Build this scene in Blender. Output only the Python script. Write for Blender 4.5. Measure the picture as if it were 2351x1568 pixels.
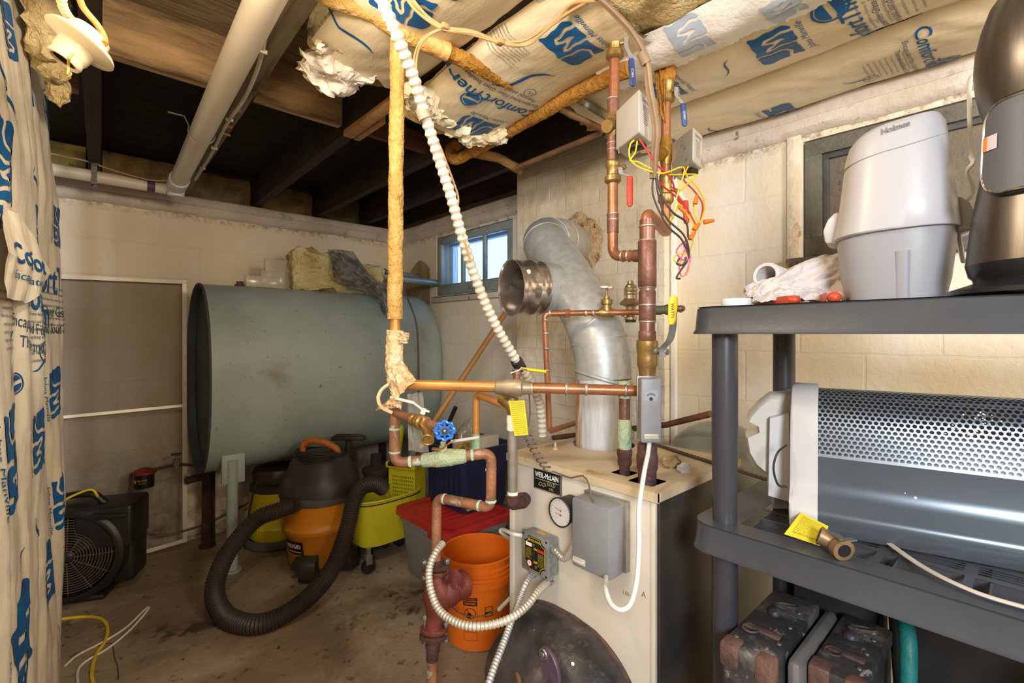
import bpy, bmesh, math, random
from math import sin, cos, pi, radians, sqrt, atan2, exp, floor
from mathutils import Vector, Matrix, noise
for o in list(bpy.data.objects): bpy.data.objects.remove(o)
SC = bpy.context.scene
COL = SC.collection
F = 1100.0; CX = 1175.5; HY = 767.0; ZC = 1.28            # focal length in px, principal column, horizon row, eye height
FW = Vector((.6773, .7365, 0)).normalized(); RT = Vector((FW.y, -FW.x, 0))
def lin(c): c /= 255.0; return c/12.92 if c <= .04045 else ((c+.055)/1.055)**2.4
def S(r, g, b, a=1.0): return (lin(r), lin(g), lin(b), a)
# ---------------------------------------------------------------- camera
cd = bpy.data.cameras.new('camera'); cam = bpy.data.objects.new('camera', cd); COL.objects.link(cam)
cd.sensor_width = 36; cd.lens = 36*F/2351; cd.shift_y = -(784-HY)/2351; cd.clip_start = .02
cam.location = (0, 0, ZC); cam.rotation_euler = (pi/2, 0, atan2(FW.y, FW.x)-pi/2)
SC.camera = cam
# ---------------------------------------------------------------- sky, lamps, exposure
SC.view_settings.view_transform = 'Standard'; SC.view_settings.look = 'None'
SC.view_settings.exposure = 1.06; SC.view_settings.gamma = 1.0; SC.view_settings.use_curve_mapping = False
wd = bpy.data.worlds.new('sky'); SC.world = wd; wd.use_nodes = True
bgn = wd.node_tree.nodes['Background']; bgn.inputs[0].default_value = (.38, .62, 1.0, 1); bgn.inputs[1].default_value = 1.5
def lamp(name, loc, power, color, size=.1, kind='POINT', target=None):
    l = bpy.data.lights.new(name, kind); l.energy = power; l.color = color
    if kind == 'AREA': l.shape = 'DISK'; l.size = size
    else: l.shadow_soft_size = size
    o = bpy.data.objects.new(name, l); COL.objects.link(o); o.location = loc
    if target is not None:
        o.rotation_euler = (Vector(target)-Vector(loc)).to_track_quat('-Z', 'Y').to_euler()
    return o
lamp('bulb_overhead', (.20, .80, 2.0), 12, (1, .83, .62), .08)
lamp('warm_fill_behind_camera', (.85, -1.6, 1.98), 84, (1, .88, .72), .22)  # added warm fill lamp, evens out the room and the left partition
lamp('cool_fill_from_left', (-1.1, -1.3, 1.85), 46, (.84, .90, 1.0), .7, 'AREA', (1.1, .5, .9))  # added cool fill lamp aimed at the shelf items, no window stands here
# ---------------------------------------------------------------- pixel helpers
def at(px, py, t):
    """world point seen at photo pixel (px,py), t metres in front of the camera"""
    return Vector((0, 0, ZC)) + FW*t + RT*((px-CX)/F*t) + Vector((0, 0, (HY-py)/F*t))
def on(px, py, x=None, y=None, z=None):
    d = FW + RT*((px-CX)/F) + Vector((0, 0, (HY-py)/F))
    if x is not None: t = x/d.x
    elif y is not None: t = y/d.y
    else: t = (z-ZC)/d.z
    return Vector((0, 0, ZC)) + d*t
def px2m(n, t): return n/F*t
# ---------------------------------------------------------------- materials
MATS = {}
def M(name, col, col2=None, scale=6, rough=.5, metal=0, bump=0, bscale=60, spots=None, detail=6, mixc=(.35, .65), trans=0, alpha=1, stretch=(1, 1, 1), coat=0, spec=.5, emit=None, bdist=.01, ior=1.45, rvar=0):
    if name in MATS: return MATS[name]
    m = bpy.data.materials.new(name); m.use_nodes = True; nt = m.node_tree; N = nt.nodes; L = nt.links
    b = N['Principled BSDF']; b.inputs['Roughness'].default_value = rough; b.inputs['Metallic'].default_value = metal
    b.inputs['Base Color'].default_value = col; b.inputs['IOR'].default_value = ior
    b.inputs['Transmission Weight'].default_value = trans; b.inputs['Alpha'].default_value = alpha
    b.inputs['Coat Weight'].default_value = coat; b.inputs['Specular IOR Level'].default_value = spec
    if emit: b.inputs['Emission Color'].default_value = emit[0]; b.inputs['Emission Strength'].default_value = emit[1]
    tc = N.new('ShaderNodeTexCoord'); mp = N.new('ShaderNodeMapping'); mp.inputs['Scale'].default_value = stretch
    L.new(tc.outputs['Object'], mp.inputs['Vector']); vec = mp.outputs['Vector']
    out = None
    def noi(s, d=6, r=.6):
        n = N.new('ShaderNodeTexNoise'); n.inputs['Scale'].default_value = s; n.inputs['Detail'].default_value = d
        n.inputs['Roughness'].default_value = r; L.new(vec, n.inputs['Vector']); return n
    def ramp(src, a, bb):
        r = N.new('ShaderNodeMapRange'); r.inputs['From Min'].default_value = a; r.inputs['From Max'].default_value = bb
        L.new(src, r.inputs['Value']); return r.outputs['Result']
    def mix(f, a, bcol):
        x = N.new('ShaderNodeMix'); x.data_type = 'RGBA'; L.new(f, x.inputs['Factor'])
        if isinstance(a, tuple): x.inputs['A'].default_value = a
        else: L.new(a, x.inputs['A'])
        x.inputs['B'].default_value = bcol; return x.outputs['Result']
    if col2 is not None:
        n = noi(scale, detail); out = mix(ramp(n.outputs['Fac'], *mixc), col, col2)
        if rvar: L.new(ramp2(N, L, n.outputs['Fac'], rough-rvar, rough+rvar), b.inputs['Roughness'])
    if spots:
        sp = spots if isinstance(spots, list) else [spots]
        for (sc_, ss, lo, hi) in sp:
            n = noi(ss, 8, .65); n.inputs['Distortion'].default_value = .3
            out = mix(ramp(n.outputs['Fac'], lo, hi), out if out is not None else col, sc_)
    if out is not None: L.new(out, b.inputs['Base Color'])
    if bump:
        n = noi(bscale, 5); bp = N.new('ShaderNodeBump'); bp.inputs['Strength'].default_value = bump; bp.inputs['Distance'].default_value = bdist
        L.new(n.outputs['Fac'], bp.inputs['Height']); L.new(bp.outputs['Normal'], b.inputs['Normal'])
    MATS[name] = m; return m
def ramp2(N, L, src, a, b):
    r = N.new('ShaderNodeMapRange'); r.inputs['To Min'].default_value = a; r.inputs['To Max'].default_value = b; L.new(src, r.inputs['Value']); return r.outputs['Result']
# ---------------------------------------------------------------- mesh builder
def fr(axis):
    a = Vector(axis).normalized(); h = Vector((0, 0, 1)) if abs(a.z) < .95 else Vector((1, 0, 0))
    x = h.cross(a).normalized(); y = a.cross(x); return x, y, a
def MX(loc, x, y, z):
    m = Matrix.Identity(4)
    for i in range(3): m[i][0] = x[i]; m[i][1] = y[i]; m[i][2] = z[i]; m[i][3] = loc[i]
    return m
def along(loc, axis):
    x, y, a = fr(axis); return MX(Vector(loc), x, y, a)
def T(x, y, z): return Matrix.Translation((x, y, z))
def R(a, ax): return Matrix.Rotation(a, 4, ax)
def smooth_path(pts, n=10):
    pts = [Vector(p) for p in pts]; out = []
    P = [pts[0]*2-pts[1]] + pts + [pts[-1]*2-pts[-2]]
    for i in range(1, len(P)-2):
        for k in range(n):
            t = k/n; a, b, c, d = P[i-1], P[i], P[i+1], P[i+2]
            out.append(.5*((2*b)+(c-a)*t+(2*a-5*b+4*c-d)*t*t+(3*b-a-3*c+d)*t*t*t))
    out.append(pts[-1]); return out
def fillet(pts, r, n=7):
    pts = [Vector(p) for p in pts]; out = [pts[0]]
    for i in range(1, len(pts)-1):
        a, b, c = pts[i-1], pts[i], pts[i+1]; u = (a-b); v = (c-b)
        d = min(r, u.length*.49, v.length*.49); p = b+u.normalized()*d; q = b+v.normalized()*d
        for k in range(n+1):
            t = k/n; out.append((1-t)**2*p+2*t*(1-t)*b+t*t*q)
    out.append(pts[-1]); return out
def resample(pts, step):
    out = [pts[0].copy()]; acc = 0; 
    for a, b in zip(pts, pts[1:]):
        L_ = (b-a).length
        if L_ < 1e-9: continue
        s = step-acc
        while s <= L_:
            out.append(a.lerp(b, s/L_)); s += step
        acc = L_-(s-step)
    return out
class MB:
    def __init__(s): s.v = []; s.f = []; s.m = []; s.sm = []; s.mi = 0; s.flat = False
    def add(s, vs, fs, mx=None, smooth=True):
        o = len(s.v)
        s.v += [ (mx @ Vector(p)) if mx else Vector(p) for p in vs ]
        for f in fs: s.f.append([i+o for i in f]); s.m.append(s.mi); s.sm.append(smooth and not s.flat)
        return s
    def box(s, c, d, mx=None, bev=0, seg=2, taper=None):
        bm = bmesh.new(); bmesh.ops.create_cube(bm, size=1)
        for v in bm.verts:
            k = 1.0
            v.co = Vector((v.co.x*d[0], v.co.y*d[1], v.co.z*d[2]))
            if taper and v.co.z < 0: v.co.x *= taper; v.co.y *= taper
        if bev: bmesh.ops.bevel(bm, geom=bm.edges[:], offset=min(bev, min(d)*.48), segments=seg, profile=.5, affect='EDGES')
        t = Matrix.Translation(c); s.addbm(bm, (mx @ t) if mx else t, smooth=bool(bev)); return s
    def box2(s, a, b, bev=0, mx=None):
        a = Vector(a); b = Vector(b); return s.box((a+b)/2, [abs(x) for x in (b-a)], mx, bev)
    def addbm(s, bm, mx=None, smooth=True):
        bm.verts.ensure_lookup_table(); bm.verts.index_update()
        s.add([v.co.copy() for v in bm.verts], [[v.index for v in f.verts] for f in bm.faces], mx, smooth); bm.free(); return s
    def tube(s, pts, r, n=12, caps=True, wob=None, closed=False):
        pts = [Vector(p) for p in pts]; q = [pts[0]]
        idx = [0]
        for i, p in enumerate(pts[1:], 1):
            if (p-q[-1]).length > 1e-6: q.append(p); idx.append(i)
        rr = r if isinstance(r, (list, tuple)) else [r]*len(pts); rr = [rr[i] for i in idx]; pts = q
        tg = []
        for i in range(len(pts)):
            a = pts[max(i-1, 0)]; b = pts[min(i+1, len(pts)-1)]; tg.append((b-a).normalized())
        x, y, _ = fr(tg[0]); vs = []
        for i, p in enumerate(pts):
            if i:
                ax = tg[i-1].cross(tg[i])
                if ax.length > 1e-8:
                    rot = Matrix.Rotation(atan2(ax.length, tg[i-1].dot(tg[i])), 3, ax.normalized()); x = rot @ x
                x = (x-tg[i]*x.dot(tg[i])).normalized()
            y = tg[i].cross(x)
            for k in range(n):
                a = 2*pi*k/n; w = rr[i]*(1+(wob(i, k, n) if wob else 0))
                vs.append(p+x*(cos(a)*w)+y*(sin(a)*w))
        fs = []
        for i in range(len(pts)-1):
            for k in range(n):
                fs.append((i*n+k, i*n+(k+1) % n, (i+1)*n+(k+1) % n, (i+1)*n+k))
        if caps: fs.append(tuple(range(n))[::-1]); fs.append(tuple((len(pts)-1)*n+k for k in range(n)))
        return s.add(vs, fs)
    def cyl(s, a, b, r, r2=None, n=20, caps=True):
        return s.tube([a, b], [r, r2 if r2 is not None else r], n, caps)
    def lathe(s, prof, mx=None, n=28, a0=0, a1=2*pi, oval=1.0):
        vs = []; fs = []; full = abs(a1-a0-2*pi) < 1e-6; m = n if full else n+1
        for (r, z) in prof:
            for k in range(m):
                a = a0+(a1-a0)*k/n; vs.append((cos(a)*r, sin(a)*r*oval, z))
        for i in range(len(prof)-1):
            for k in range(n):
                j = (k+1) % m if full else k+1
                fs.append((i*m+k, i*m+j, (i+1)*m+j, (i+1)*m+k))
        return s.add(vs, fs, mx)
    def loft(s, rings, mx=None, caps=True, closed=True, smooth=True):
        n = len(rings[0]); vs = [p for r_ in rings for p in r_]; fs = []
        for i in range(len(rings)-1):
            for k in range(n if closed else n-1):
                j = (k+1) % n; fs.append((i*n+k, i*n+j, (i+1)*n+j, (i+1)*n+k))
        if caps: fs.append(tuple(range(n))[::-1]); fs.append(tuple((len(rings)-1)*n+k for k in range(n)))
        return s.add(vs, fs, mx, smooth)
    def prism(s, poly, h, mx=None, bev=0, smooth=False):
        bm = bmesh.new(); lo = [bm.verts.new((p[0], p[1], 0)) for p in poly]; f = bm.faces.new(lo)
        r_ = bmesh.ops.extrude_face_region(bm, geom=[f])
        for v in [g for g in r_['geom'] if isinstance(g, bmesh.types.BMVert)]: v.co.z += h
        bmesh.ops.recalc_face_normals(bm, faces=bm.faces[:])
        if bev: bmesh.ops.bevel(bm, geom=bm.edges[:], offset=bev, segments=2, profile=.5, affect='EDGES')
        return s.addbm(bm, mx, smooth or bool(bev))
    def sph(s, c, r, n=14, sc=(1, 1, 1), mx=None):
        vs = []; fs = []; m = n//2
        for i in range(m+1):
            th = pi*i/m
            for k in range(n): a = 2*pi*k/n; vs.append((c[0]+r*sc[0]*sin(th)*cos(a), c[1]+r*sc[1]*sin(th)*sin(a), c[2]+r*sc[2]*cos(th)))
        for i in range(m):
            for k in range(n): fs.append((i*n+k, (i+1)*n+k, (i+1)*n+(k+1) % n, i*n+(k+1) % n))
        return s.add(vs, fs, mx)
    def torus(s, c, Rr, r, axis=(0, 0, 1), n=28, m=10, a0=0, a1=2*pi):
        x, y, a = fr(axis); k = n; c = Vector(c)
        pts = [c+x*(Rr*cos(a0+(a1-a0)*i/k))+y*(Rr*sin(a0+(a1-a0)*i/k)) for i in range(k+1)]
        return s.tube(pts, r, m, caps=abs(a1-a0) < 6.28)
    def grid(s, fn, nu, nv, mx=None):
        vs = [fn(i/nu, j/nv) for j in range(nv+1) for i in range(nu+1)]
        fs = [(j*(nu+1)+i, j*(nu+1)+i+1, (j+1)*(nu+1)+i+1, (j+1)*(nu+1)+i) for j in range(nv) for i in range(nu)]
        return s.add(vs, fs, mx)
    def implicit(s, fn, x0, x1, y0, y1, nx, ny, mp):
        """marching-squares fill of fn(x,y)>0, mapped to 3-D by mp(x,y)"""
        vs = []; fs = []
        g = [[fn(x0+(x1-x0)*i/nx, y0+(y1-y0)*j/ny) for i in range(nx+1)] for j in range(ny+1)]
        for j in range(ny):
            for i in range(nx):
                c = [(i, j), (i+1, j), (i+1, j+1), (i, j+1)]; val = [g[b][a] for a, b in c]
                if max(val) <= 0: continue
                poly = []
                for k in range(4):
                    a, b = c[k], c[(k+1) % 4]; va, vb = val[k], val[(k+1) % 4]
                    if va > 0: poly.append(a)
                    if (va > 0) != (vb > 0):
                        t = va/(va-vb); poly.append((a[0]+(b[0]-a[0])*t, a[1]+(b[1]-a[1])*t))
                if len(poly) < 3: continue
                o = len(vs)
                for p in poly: vs.append(mp(x0+(x1-x0)*p[0]/nx, y0+(y1-y0)*p[1]/ny))
                fs.append(tuple(range(o, o+len(poly))))
        return s.add(vs, fs)
    def text(s, txt, mp, size=1.0, align='CENTER', shear=0, width=None, bold=0):
        """lettering triangles mapped to 3-D by mp(x,y) or a matrix"""
        vs, fs = glyphs(txt, align, shear, bold)
        if width is not None:
            xs = [v[0] for v in vs]; kx = width/(max(xs)-min(xs))
        else: kx = size
        if isinstance(mp, Matrix): m = mp; mp = lambda x, y: m @ Vector((x, y, 0))
        return s.add([mp(v[0]*kx, v[1]*size) for v in vs], fs, None, False)
GL = {}
def glyphs(txt, align, shear, bold=0):
    k = (txt, align, shear, bold)
    if k not in GL:
        c = bpy.data.curves.new('t', 'FONT'); c.body = txt; c.size = 1; c.align_x = align; c.align_y = 'CENTER'; c.shear = shear; c.resolution_u = 3; c.offset = bold
        o = bpy.data.objects.new('t', c); me = bpy.data.meshes.new_from_object(o)
        GL[k] = ([v.co.copy() for v in me.vertices], [tuple(p.vertices) for p in me.polygons])
        bpy.data.meshes.remove(me); bpy.data.objects.remove(o); bpy.data.curves.remove(c)
    return GL[k]
# ---------------------------------------------------------------- objects
ROOT = {}
def thing(name, label, cat, loc=(0, 0, 0), rz=0, group=None):
    o = bpy.data.objects.new(name, None); COL.objects.link(o); o.empty_display_size = .05
    o.location = loc; o.rotation_euler = (0, 0, rz); o['label'] = label; o['category'] = cat
    if group: o['group'] = group
    ROOT[o.name] = (Matrix.Translation(loc) @ Matrix.Rotation(rz, 4, 'Z')); return o
def mesh_of(name, mb, mat, inv=None, ang=40):
    me = bpy.data.meshes.new(name)
    vs = [inv @ v for v in mb.v] if inv else mb.v
    me.from_pydata([tuple(v) for v in vs], [], mb.f); me.validate()
    for m in (mat if isinstance(mat, (list, tuple)) else [mat]): me.materials.append(m)
    if len(me.polygons) == len(mb.m):
        me.polygons.foreach_set('material_index', mb.m); me.polygons.foreach_set('use_smooth', mb.sm)
    bm = bmesh.new(); bm.from_mesh(me); bmesh.ops.recalc_face_normals(bm, faces=bm.faces[:])
    for e in bm.edges:
        if len(e.link_faces) == 2 and e.calc_face_angle(0) > radians(ang): e.smooth = False
    bm.to_mesh(me); bm.free(); me.update(); return me
def root_of(p):
    while p.parent: p = p.parent
    return p
SPLIT = {'solder_joint', 'fitting', 'screw', 'nut', 'tee', 'pipe', 'bolt', 'rivet', 'foot', 'leg', 'caster', 'latch', 'collar', 'elbow', 'seam', 'muntin', 'stud', 'bracket', 'support_leg', 'screw_hole'}
def islands(mb):
    par = list(range(len(mb.v)))
    def find(a):
        while par[a] != a: par[a] = par[par[a]]; a = par[a]
        return a
    for f in mb.f:
        for k in f[1:]: par[find(k)] = find(f[0])
    gr = {}
    for i, f in enumerate(mb.f): gr.setdefault(find(f[0]), []).append(i)
    out = []
    for fs in gr.values():
        n = MB(); mp = {}
        for i in fs:
            g = []
            for k in mb.f[i]:
                if k not in mp: mp[k] = len(n.v); n.v.append(mb.v[k])
                g.append(mp[k])
            n.f.append(g); n.m.append(mb.m[i]); n.sm.append(mb.sm[i])
        out.append(n)
    return out
def part(name, mb, mat, parent, label=None, local=False, kind=None, split=None):
    if split or (split is None and name in SPLIT and kind is None):
        ps = islands(mb)
        if 1 < len(ps) < 60:
            r_ = [part(name, p_, mat, parent, label, local, kind, False) for p_ in ps]; return r_[0]
    inv = None if local else ROOT[root_of(parent).name].inverted()
    o = bpy.data.objects.new(name, mesh_of(name, mb, mat, inv)); COL.objects.link(o); o.parent = parent
    if label: o['label'] = label
    if kind: o['kind'] = kind
    return o
def solo(name, mb, mat, label, cat, group=None, kind=None, matrix=None):
    xs = [v.x for v in mb.v]; ys = [v.y for v in mb.v]; zs = [v.z for v in mb.v]
    c = Vector(((min(xs)+max(xs))/2, (min(ys)+max(ys))/2, min(zs)))
    o = bpy.data.objects.new(name, mesh_of(name, mb, mat, Matrix.Translation(-c))); COL.objects.link(o); o.location = c
    o['label'] = label; o['category'] = cat; ROOT[o.name] = Matrix.Translation(c)
    if group: o['group'] = group
    if kind: o['kind'] = kind
    return o
def struct(name, mb, mat, parent=None):
    if parent: return part(name, mb, mat, parent)
    o = bpy.data.objects.new(name, mesh_of(name, mb, mat)); COL.objects.link(o); o['kind'] = 'structure'; ROOT[o.name] = Matrix.Identity(4); return o
def N3(p, s=1.0, seed=0.0): return noise.noise(Vector((p[0]*s+seed, p[1]*s-seed*.7, p[2]*s+seed*.3)))
# ================================================================ the room
D1 = 3.55; D2 = 2.02; ZJ = 2.14; ZF = 2.34; ZT0 = 2.03; ZT1 = 2.13
def block_wall(name, base, warm, axes, bw=.40, bh=.2025, z0=0.0, mort=.006, dirt=.5, bumpk=.35, offs=0, topdirt=.9):
    m = bpy.data.materials.new(name); m.use_nodes = True; nt = m.node_tree; N = nt.nodes; L = nt.links; b = N['Principled BSDF']
    b.inputs['Roughness'].default_value = .62; b.inputs['Specular IOR Level'].default_value = .35
    tc = N.new('ShaderNodeTexCoord'); sp = N.new('ShaderNodeSeparateXYZ'); L.new(tc.outputs['Object'], sp.inputs[0])
    cb = N.new('ShaderNodeCombineXYZ'); L.new(sp.outputs[axes[0]], cb.inputs[0]); L.new(sp.outputs[axes[1]], cb.inputs[1])
    nd = N.new('ShaderNodeTexNoise'); nd.inputs['Scale'].default_value = 7; nd.inputs['Detail'].default_value = 4; L.new(tc.outputs['Object'], nd.inputs['Vector'])
    vs = N.new('ShaderNodeVectorMath'); vs.operation = 'SCALE'; vs.inputs['Scale'].default_value = .012; L.new(nd.outputs['Color'], vs.inputs[0])
    va = N.new('ShaderNodeVectorMath'); va.operation = 'ADD'; L.new(cb.outputs[0], va.inputs[0]); L.new(vs.outputs[0], va.inputs[1])
    br = N.new('ShaderNodeTexBrick'); br.inputs['Scale'].default_value = 1; br.inputs['Brick Width'].default_value = bw; br.inputs['Row Height'].default_value = bh
    br.inputs['Mortar Size'].default_value = mort; br.inputs['Mortar Smooth'].default_value = .6; br.inputs['Bias'].default_value = 0
    br.offset = .5; L.new(va.outputs[0], br.inputs['Vector'])
    br.inputs['Color1'].default_value = base; br.inputs['Color2'].default_value = tuple(c*.95 for c in base[:3])+(1,); br.inputs['Mortar'].default_value = tuple(c*.92 for c in base[:3])+(1,)
    def noi(s, d, r=.6, st=None):
        n = N.new('ShaderNodeTexNoise'); n.inputs['Scale'].default_value = s; n.inputs['Detail'].default_value = d; n.inputs['Roughness'].default_value = r
        if st:
            mp = N.new('ShaderNodeMapping'); mp.inputs['Scale'].default_value = st; L.new(tc.outputs['Object'], mp.inputs['Vector']); L.new(mp.outputs[0], n.inputs['Vector'])
        else: L.new(tc.outputs['Object'], n.inputs['Vector'])
        return n.outputs['Fac']
    def mr(v, a, bb, c=0, d=1):
        r_ = N.new('ShaderNodeMapRange'); L.new(v, r_.inputs['Value'])
        for k, x in zip(('From Min', 'From Max', 'To Min', 'To Max'), (a, bb, c, d)): r_.inputs[k].default_value = x
        return r_.outputs['Result']
    def mix(f, a, col):
        x = N.new('ShaderNodeMix'); x.data_type = 'RGBA'; L.new(f, x.inputs['Factor']); L.new(a, x.inputs['A']); x.inputs['B'].default_value = col; return x.outputs['Result']
    c = mix(mr(noi(1.7, 4), .42, .68, 0, .8), br.outputs['Color'], warm)
    c = mix(mr(noi(5, 9, .75), .60, .74, 0, dirt*.6), c, S(150, 128, 92))
    c = mix(mr(noi(38, 6, .7), .70, .78, 0, dirt*1.2), c, S(92, 74, 52))
    lowz = mr(sp.outputs[2], 0.0, .75, 1, 0)                       # patchy brown tone, stronger towards the floor
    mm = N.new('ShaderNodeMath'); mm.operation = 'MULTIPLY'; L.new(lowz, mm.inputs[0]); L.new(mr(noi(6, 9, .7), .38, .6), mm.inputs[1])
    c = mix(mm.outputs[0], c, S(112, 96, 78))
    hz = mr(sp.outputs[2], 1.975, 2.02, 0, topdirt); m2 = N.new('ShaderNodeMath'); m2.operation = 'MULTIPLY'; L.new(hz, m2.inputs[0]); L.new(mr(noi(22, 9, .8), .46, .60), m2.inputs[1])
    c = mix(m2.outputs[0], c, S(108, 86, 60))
    L.new(c, b.inputs['Base Color'])
    h = N.new('ShaderNodeMath'); h.operation = 'MULTIPLY_ADD'; L.new(br.outputs['Fac'], h.inputs[0]); h.inputs[1].default_value = -.26; L.new(noi(30, 8, .7), h.inputs[2])
    h2 = N.new('ShaderNodeMath'); h2.operation = 'ADD'; L.new(h.outputs[0], h2.inputs[0]); L.new(mr(noi(5, 3), 0, 1, 0, .9), h2.inputs[1])
    bp = N.new('ShaderNodeBump'); bp.inputs['Strength'].default_value = bumpk; bp.inputs['Distance'].default_value = .012; L.new(h2.outputs[0], bp.inputs['Height']); L.new(bp.outputs[0], b.inputs['Normal'])
    return m
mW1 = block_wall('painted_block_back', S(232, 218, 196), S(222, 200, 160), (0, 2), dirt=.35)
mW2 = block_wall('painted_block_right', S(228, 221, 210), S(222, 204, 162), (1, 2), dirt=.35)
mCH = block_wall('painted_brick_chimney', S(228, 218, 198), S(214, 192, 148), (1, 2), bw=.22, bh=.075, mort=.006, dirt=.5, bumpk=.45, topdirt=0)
mTRIM = M('painted_ledge', S(212, 202, 190), S(190, 176, 158), 4, .6, spots=[(S(84, 66, 46), 26, .63, .72), (S(120, 104, 84), 5, .62, .75)], bump=.5, bscale=25)
mWD = M('dark_old_wood', S(58, 42, 32), S(34, 25, 20), 4, .75, bump=.5, bscale=30, stretch=(6, 1, 6), spots=(S(92, 78, 62), 3, .62, .8))
mWDX = M('dark_old_wood_boards', S(52, 38, 30), S(28, 20, 17), 5, .78, bump=.6, bscale=22, stretch=(1, 6, 1))
mWL = M('light_block_wood', S(186, 150, 104), S(120, 96, 68), 3, .7, bump=.4, bscale=30, stretch=(1, 6, 6), spots=(S(50, 40, 34), 2.2, .50, .68))
mGW = M('grey_whitewashed_wood', S(150, 138, 112), S(104, 92, 72), 3, .75, bump=.5, bscale=30, stretch=(6, 1, 6), spots=(S(52, 42, 34), 3, .56, .7))
mPF = M('concrete_floor', S(152, 132, 106), S(112, 94, 74), 2.2, .58, bump=.35, bscale=45, detail=10, spots=[(S(176, 160, 136), 1.3, .50, .66), (S(74, 58, 44), 2.3, .57, .62), (S(86, 70, 54), 26, .58, .68), (S(58, 46, 36), 9, .64, .68)], rvar=.12)
b = MB(); b.grid(lambda u, v: Vector((-2.6+u*5.2, -2.6+v*6.7, .004*noise.noise(Vector((u*8, v*9, 0))))), 60, 70); b.box2((-2.6, -2.6, -.1), (2.6, 4.1, -.02)); struct('floor', b, mPF)
b = MB(); b.box2((-2.6, D1, 0), (D2+.2, D1+.2, ZT0)); struct('wall_back', b, mW1)
# right wall with its two basement windows
WY0, WY1, WZ0, WZ1 = 2.19, 3.035, 1.565, 2.0
VY0, VY1 = -.32, .585
b = MB(); x0, x1 = D2, D2+.2
for (ya, yb, za, zb) in ((-2.6, D1, 0, WZ0), (-2.6, D1, WZ1, ZT0), (WY1, D1, WZ0, WZ1), (VY1, WY0, WZ0, WZ1), (-2.6, VY0, WZ0, WZ1)): b.box2((x0, ya, za), (x1, yb, zb))
struct('wall_right', b, mW2)
mPl = M('bare_plaster', S(205, 190, 160), S(180, 165, 135), 3, .7)
b = MB(); b.box2((-2.6, -2.8, 0), (D2+.2, -2.6, ZF)); struct('wall_front', b, mPl)
b = MB(); b.box2((-2.8, -2.6, 0), (-2.6, D1+.2, ZF)); struct('wall_left', b, mPl)
# ledges on top of the walls
def ledge(p0, p1, nrm, name):
    b = MB(); d = (p1-p0); L_ = d.length; u = d.normalized(); n = int(L_/.03)
    prof = [(0, ZT0-.012), (.016, ZT0-.006), (.03, ZT0+.012), (.032, ZT0+.045), (.026, ZT0+.05), (.034, ZT0+.062), (.035, ZT1-.008), (.028, ZT1), (-.12, ZT1+.002)]
    rings = []
    for i in range(n+1):
        p = p0+u*(L_*i/n); r_ = []
        for j, (o, z) in enumerate(prof):
            k = noise.noise(Vector((p.x*9, p.y*9, z*20)))*.004; q = p+nrm*(o+k); r_.append(Vector((q.x, q.y, z+k*(2 if j < 2 else .5))))
        rings.append(r_)
    b.loft(rings, caps=False, closed=False); return struct(name, b, mTRIM)
ledge(Vector((-2.6, D1, 0)), Vector((D2, D1, 0)), Vector((0, -1, 0)), 'trim_1')
ledge(Vector((D2, D1, 0)), Vector((D2, -2.6, 0)), Vector((-1, 0, 0)), 'trim_2')
# subfloor boards
b = MB(); y = -2.6; random.seed(4)
while y < D1+.2:
    b.box2((-2.6, y+.002, ZF+random.uniform(0, .002)), (D2+.4, y+.138, ZF+.03)); y += .14
struct('ceiling', b, mWDX)
b = MB(); y = .2
while y < 1.9:
    b.box2((-.6, y+.002, ZF-.003), (.87, y+.128, ZF-.0005)); y += .13
struct('ceiling', b, M('whitewashed_boards', S(156, 138, 108), S(100, 84, 62), 3, .75, bump=.5, bscale=20, stretch=(.6, 5, 1), spots=[(S(66, 52, 40), 3, .56, .7)]))
# rim boards above the walls
b = MB(); b.box2((-2.6, D1+.07, ZT1), (D2+.15, D1+.11, ZF)); struct('trim_3', b, M('rim_board', S(66, 54, 40), S(40, 32, 26), 5, .8, bump=.5, bscale=18))
b = MB(); b.box2((D2+.06, -2.6, ZT1), (D2+.10, D1+.07, ZF)); b.box2((D2-.006, 2.05, ZT1+.001), (D2+.06, D1+.06, ZT1+.04)); struct('trim_4', b, M('rim_board_brown', S(88, 64, 44), S(56, 42, 32), 5, .8, bump=.5, bscale=18, stretch=(1, .3, 3)))
# ---- window 1: blue-grey sash with three panes in a deep sill
mSash = M('blue_grey_sash', S(150, 160, 156), S(120, 126, 120), 5, .6, spots=(S(60, 56, 48), 12, .62, .72), bump=.3)
mGlass = M('window_glass', S(225, 238, 248), rough=.04, trans=1.0, ior=1.1)
w = bpy.data.objects.new('window_1', None); COL.objects.link(w); w['kind'] = 'structure'; ROOT['window_1'] = Matrix.Identity(4)
def frame_boxes(b, x, d, y0, y1, z0, z1, wd_, bot=None, bev=.003):
    bot = bot or wd_
    b.box2((x, y0, z1-wd_), (x+d, y1, z1), bev); b.box2((x, y0, z0), (x+d, y1, z0+bot), bev)
    b.box2((x, y0, z0+bot-.001), (x+d, y0+wd_, z1-wd_+.001), bev); b.box2((x, y1-wd_, z0+bot-.001), (x+d, y1, z1-wd_+.001), bev)
b = MB(); frame_boxes(b, D2+.004, .05, WY0+.005, WY1-.005, WZ0+.003, WZ1-.003, .052, .078); part('window_frame', b, mSash, w)
b = MB(); gy0, gy1 = WY0+.057, WY1-.057
for k in (1, 2): y = gy0+(gy1-gy0)*k/3; b.box2((D2+.012, y-.012, WZ0+.08), (D2+.04, y+.012, WZ1-.054), .002)
b.box2((D2-.006, (WY0+WY1)/2-.03, WZ0+.03), (D2+.004, (WY0+WY1)/2+.03, WZ0+.045), .002); part('muntin', b, mSash, w)
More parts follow.
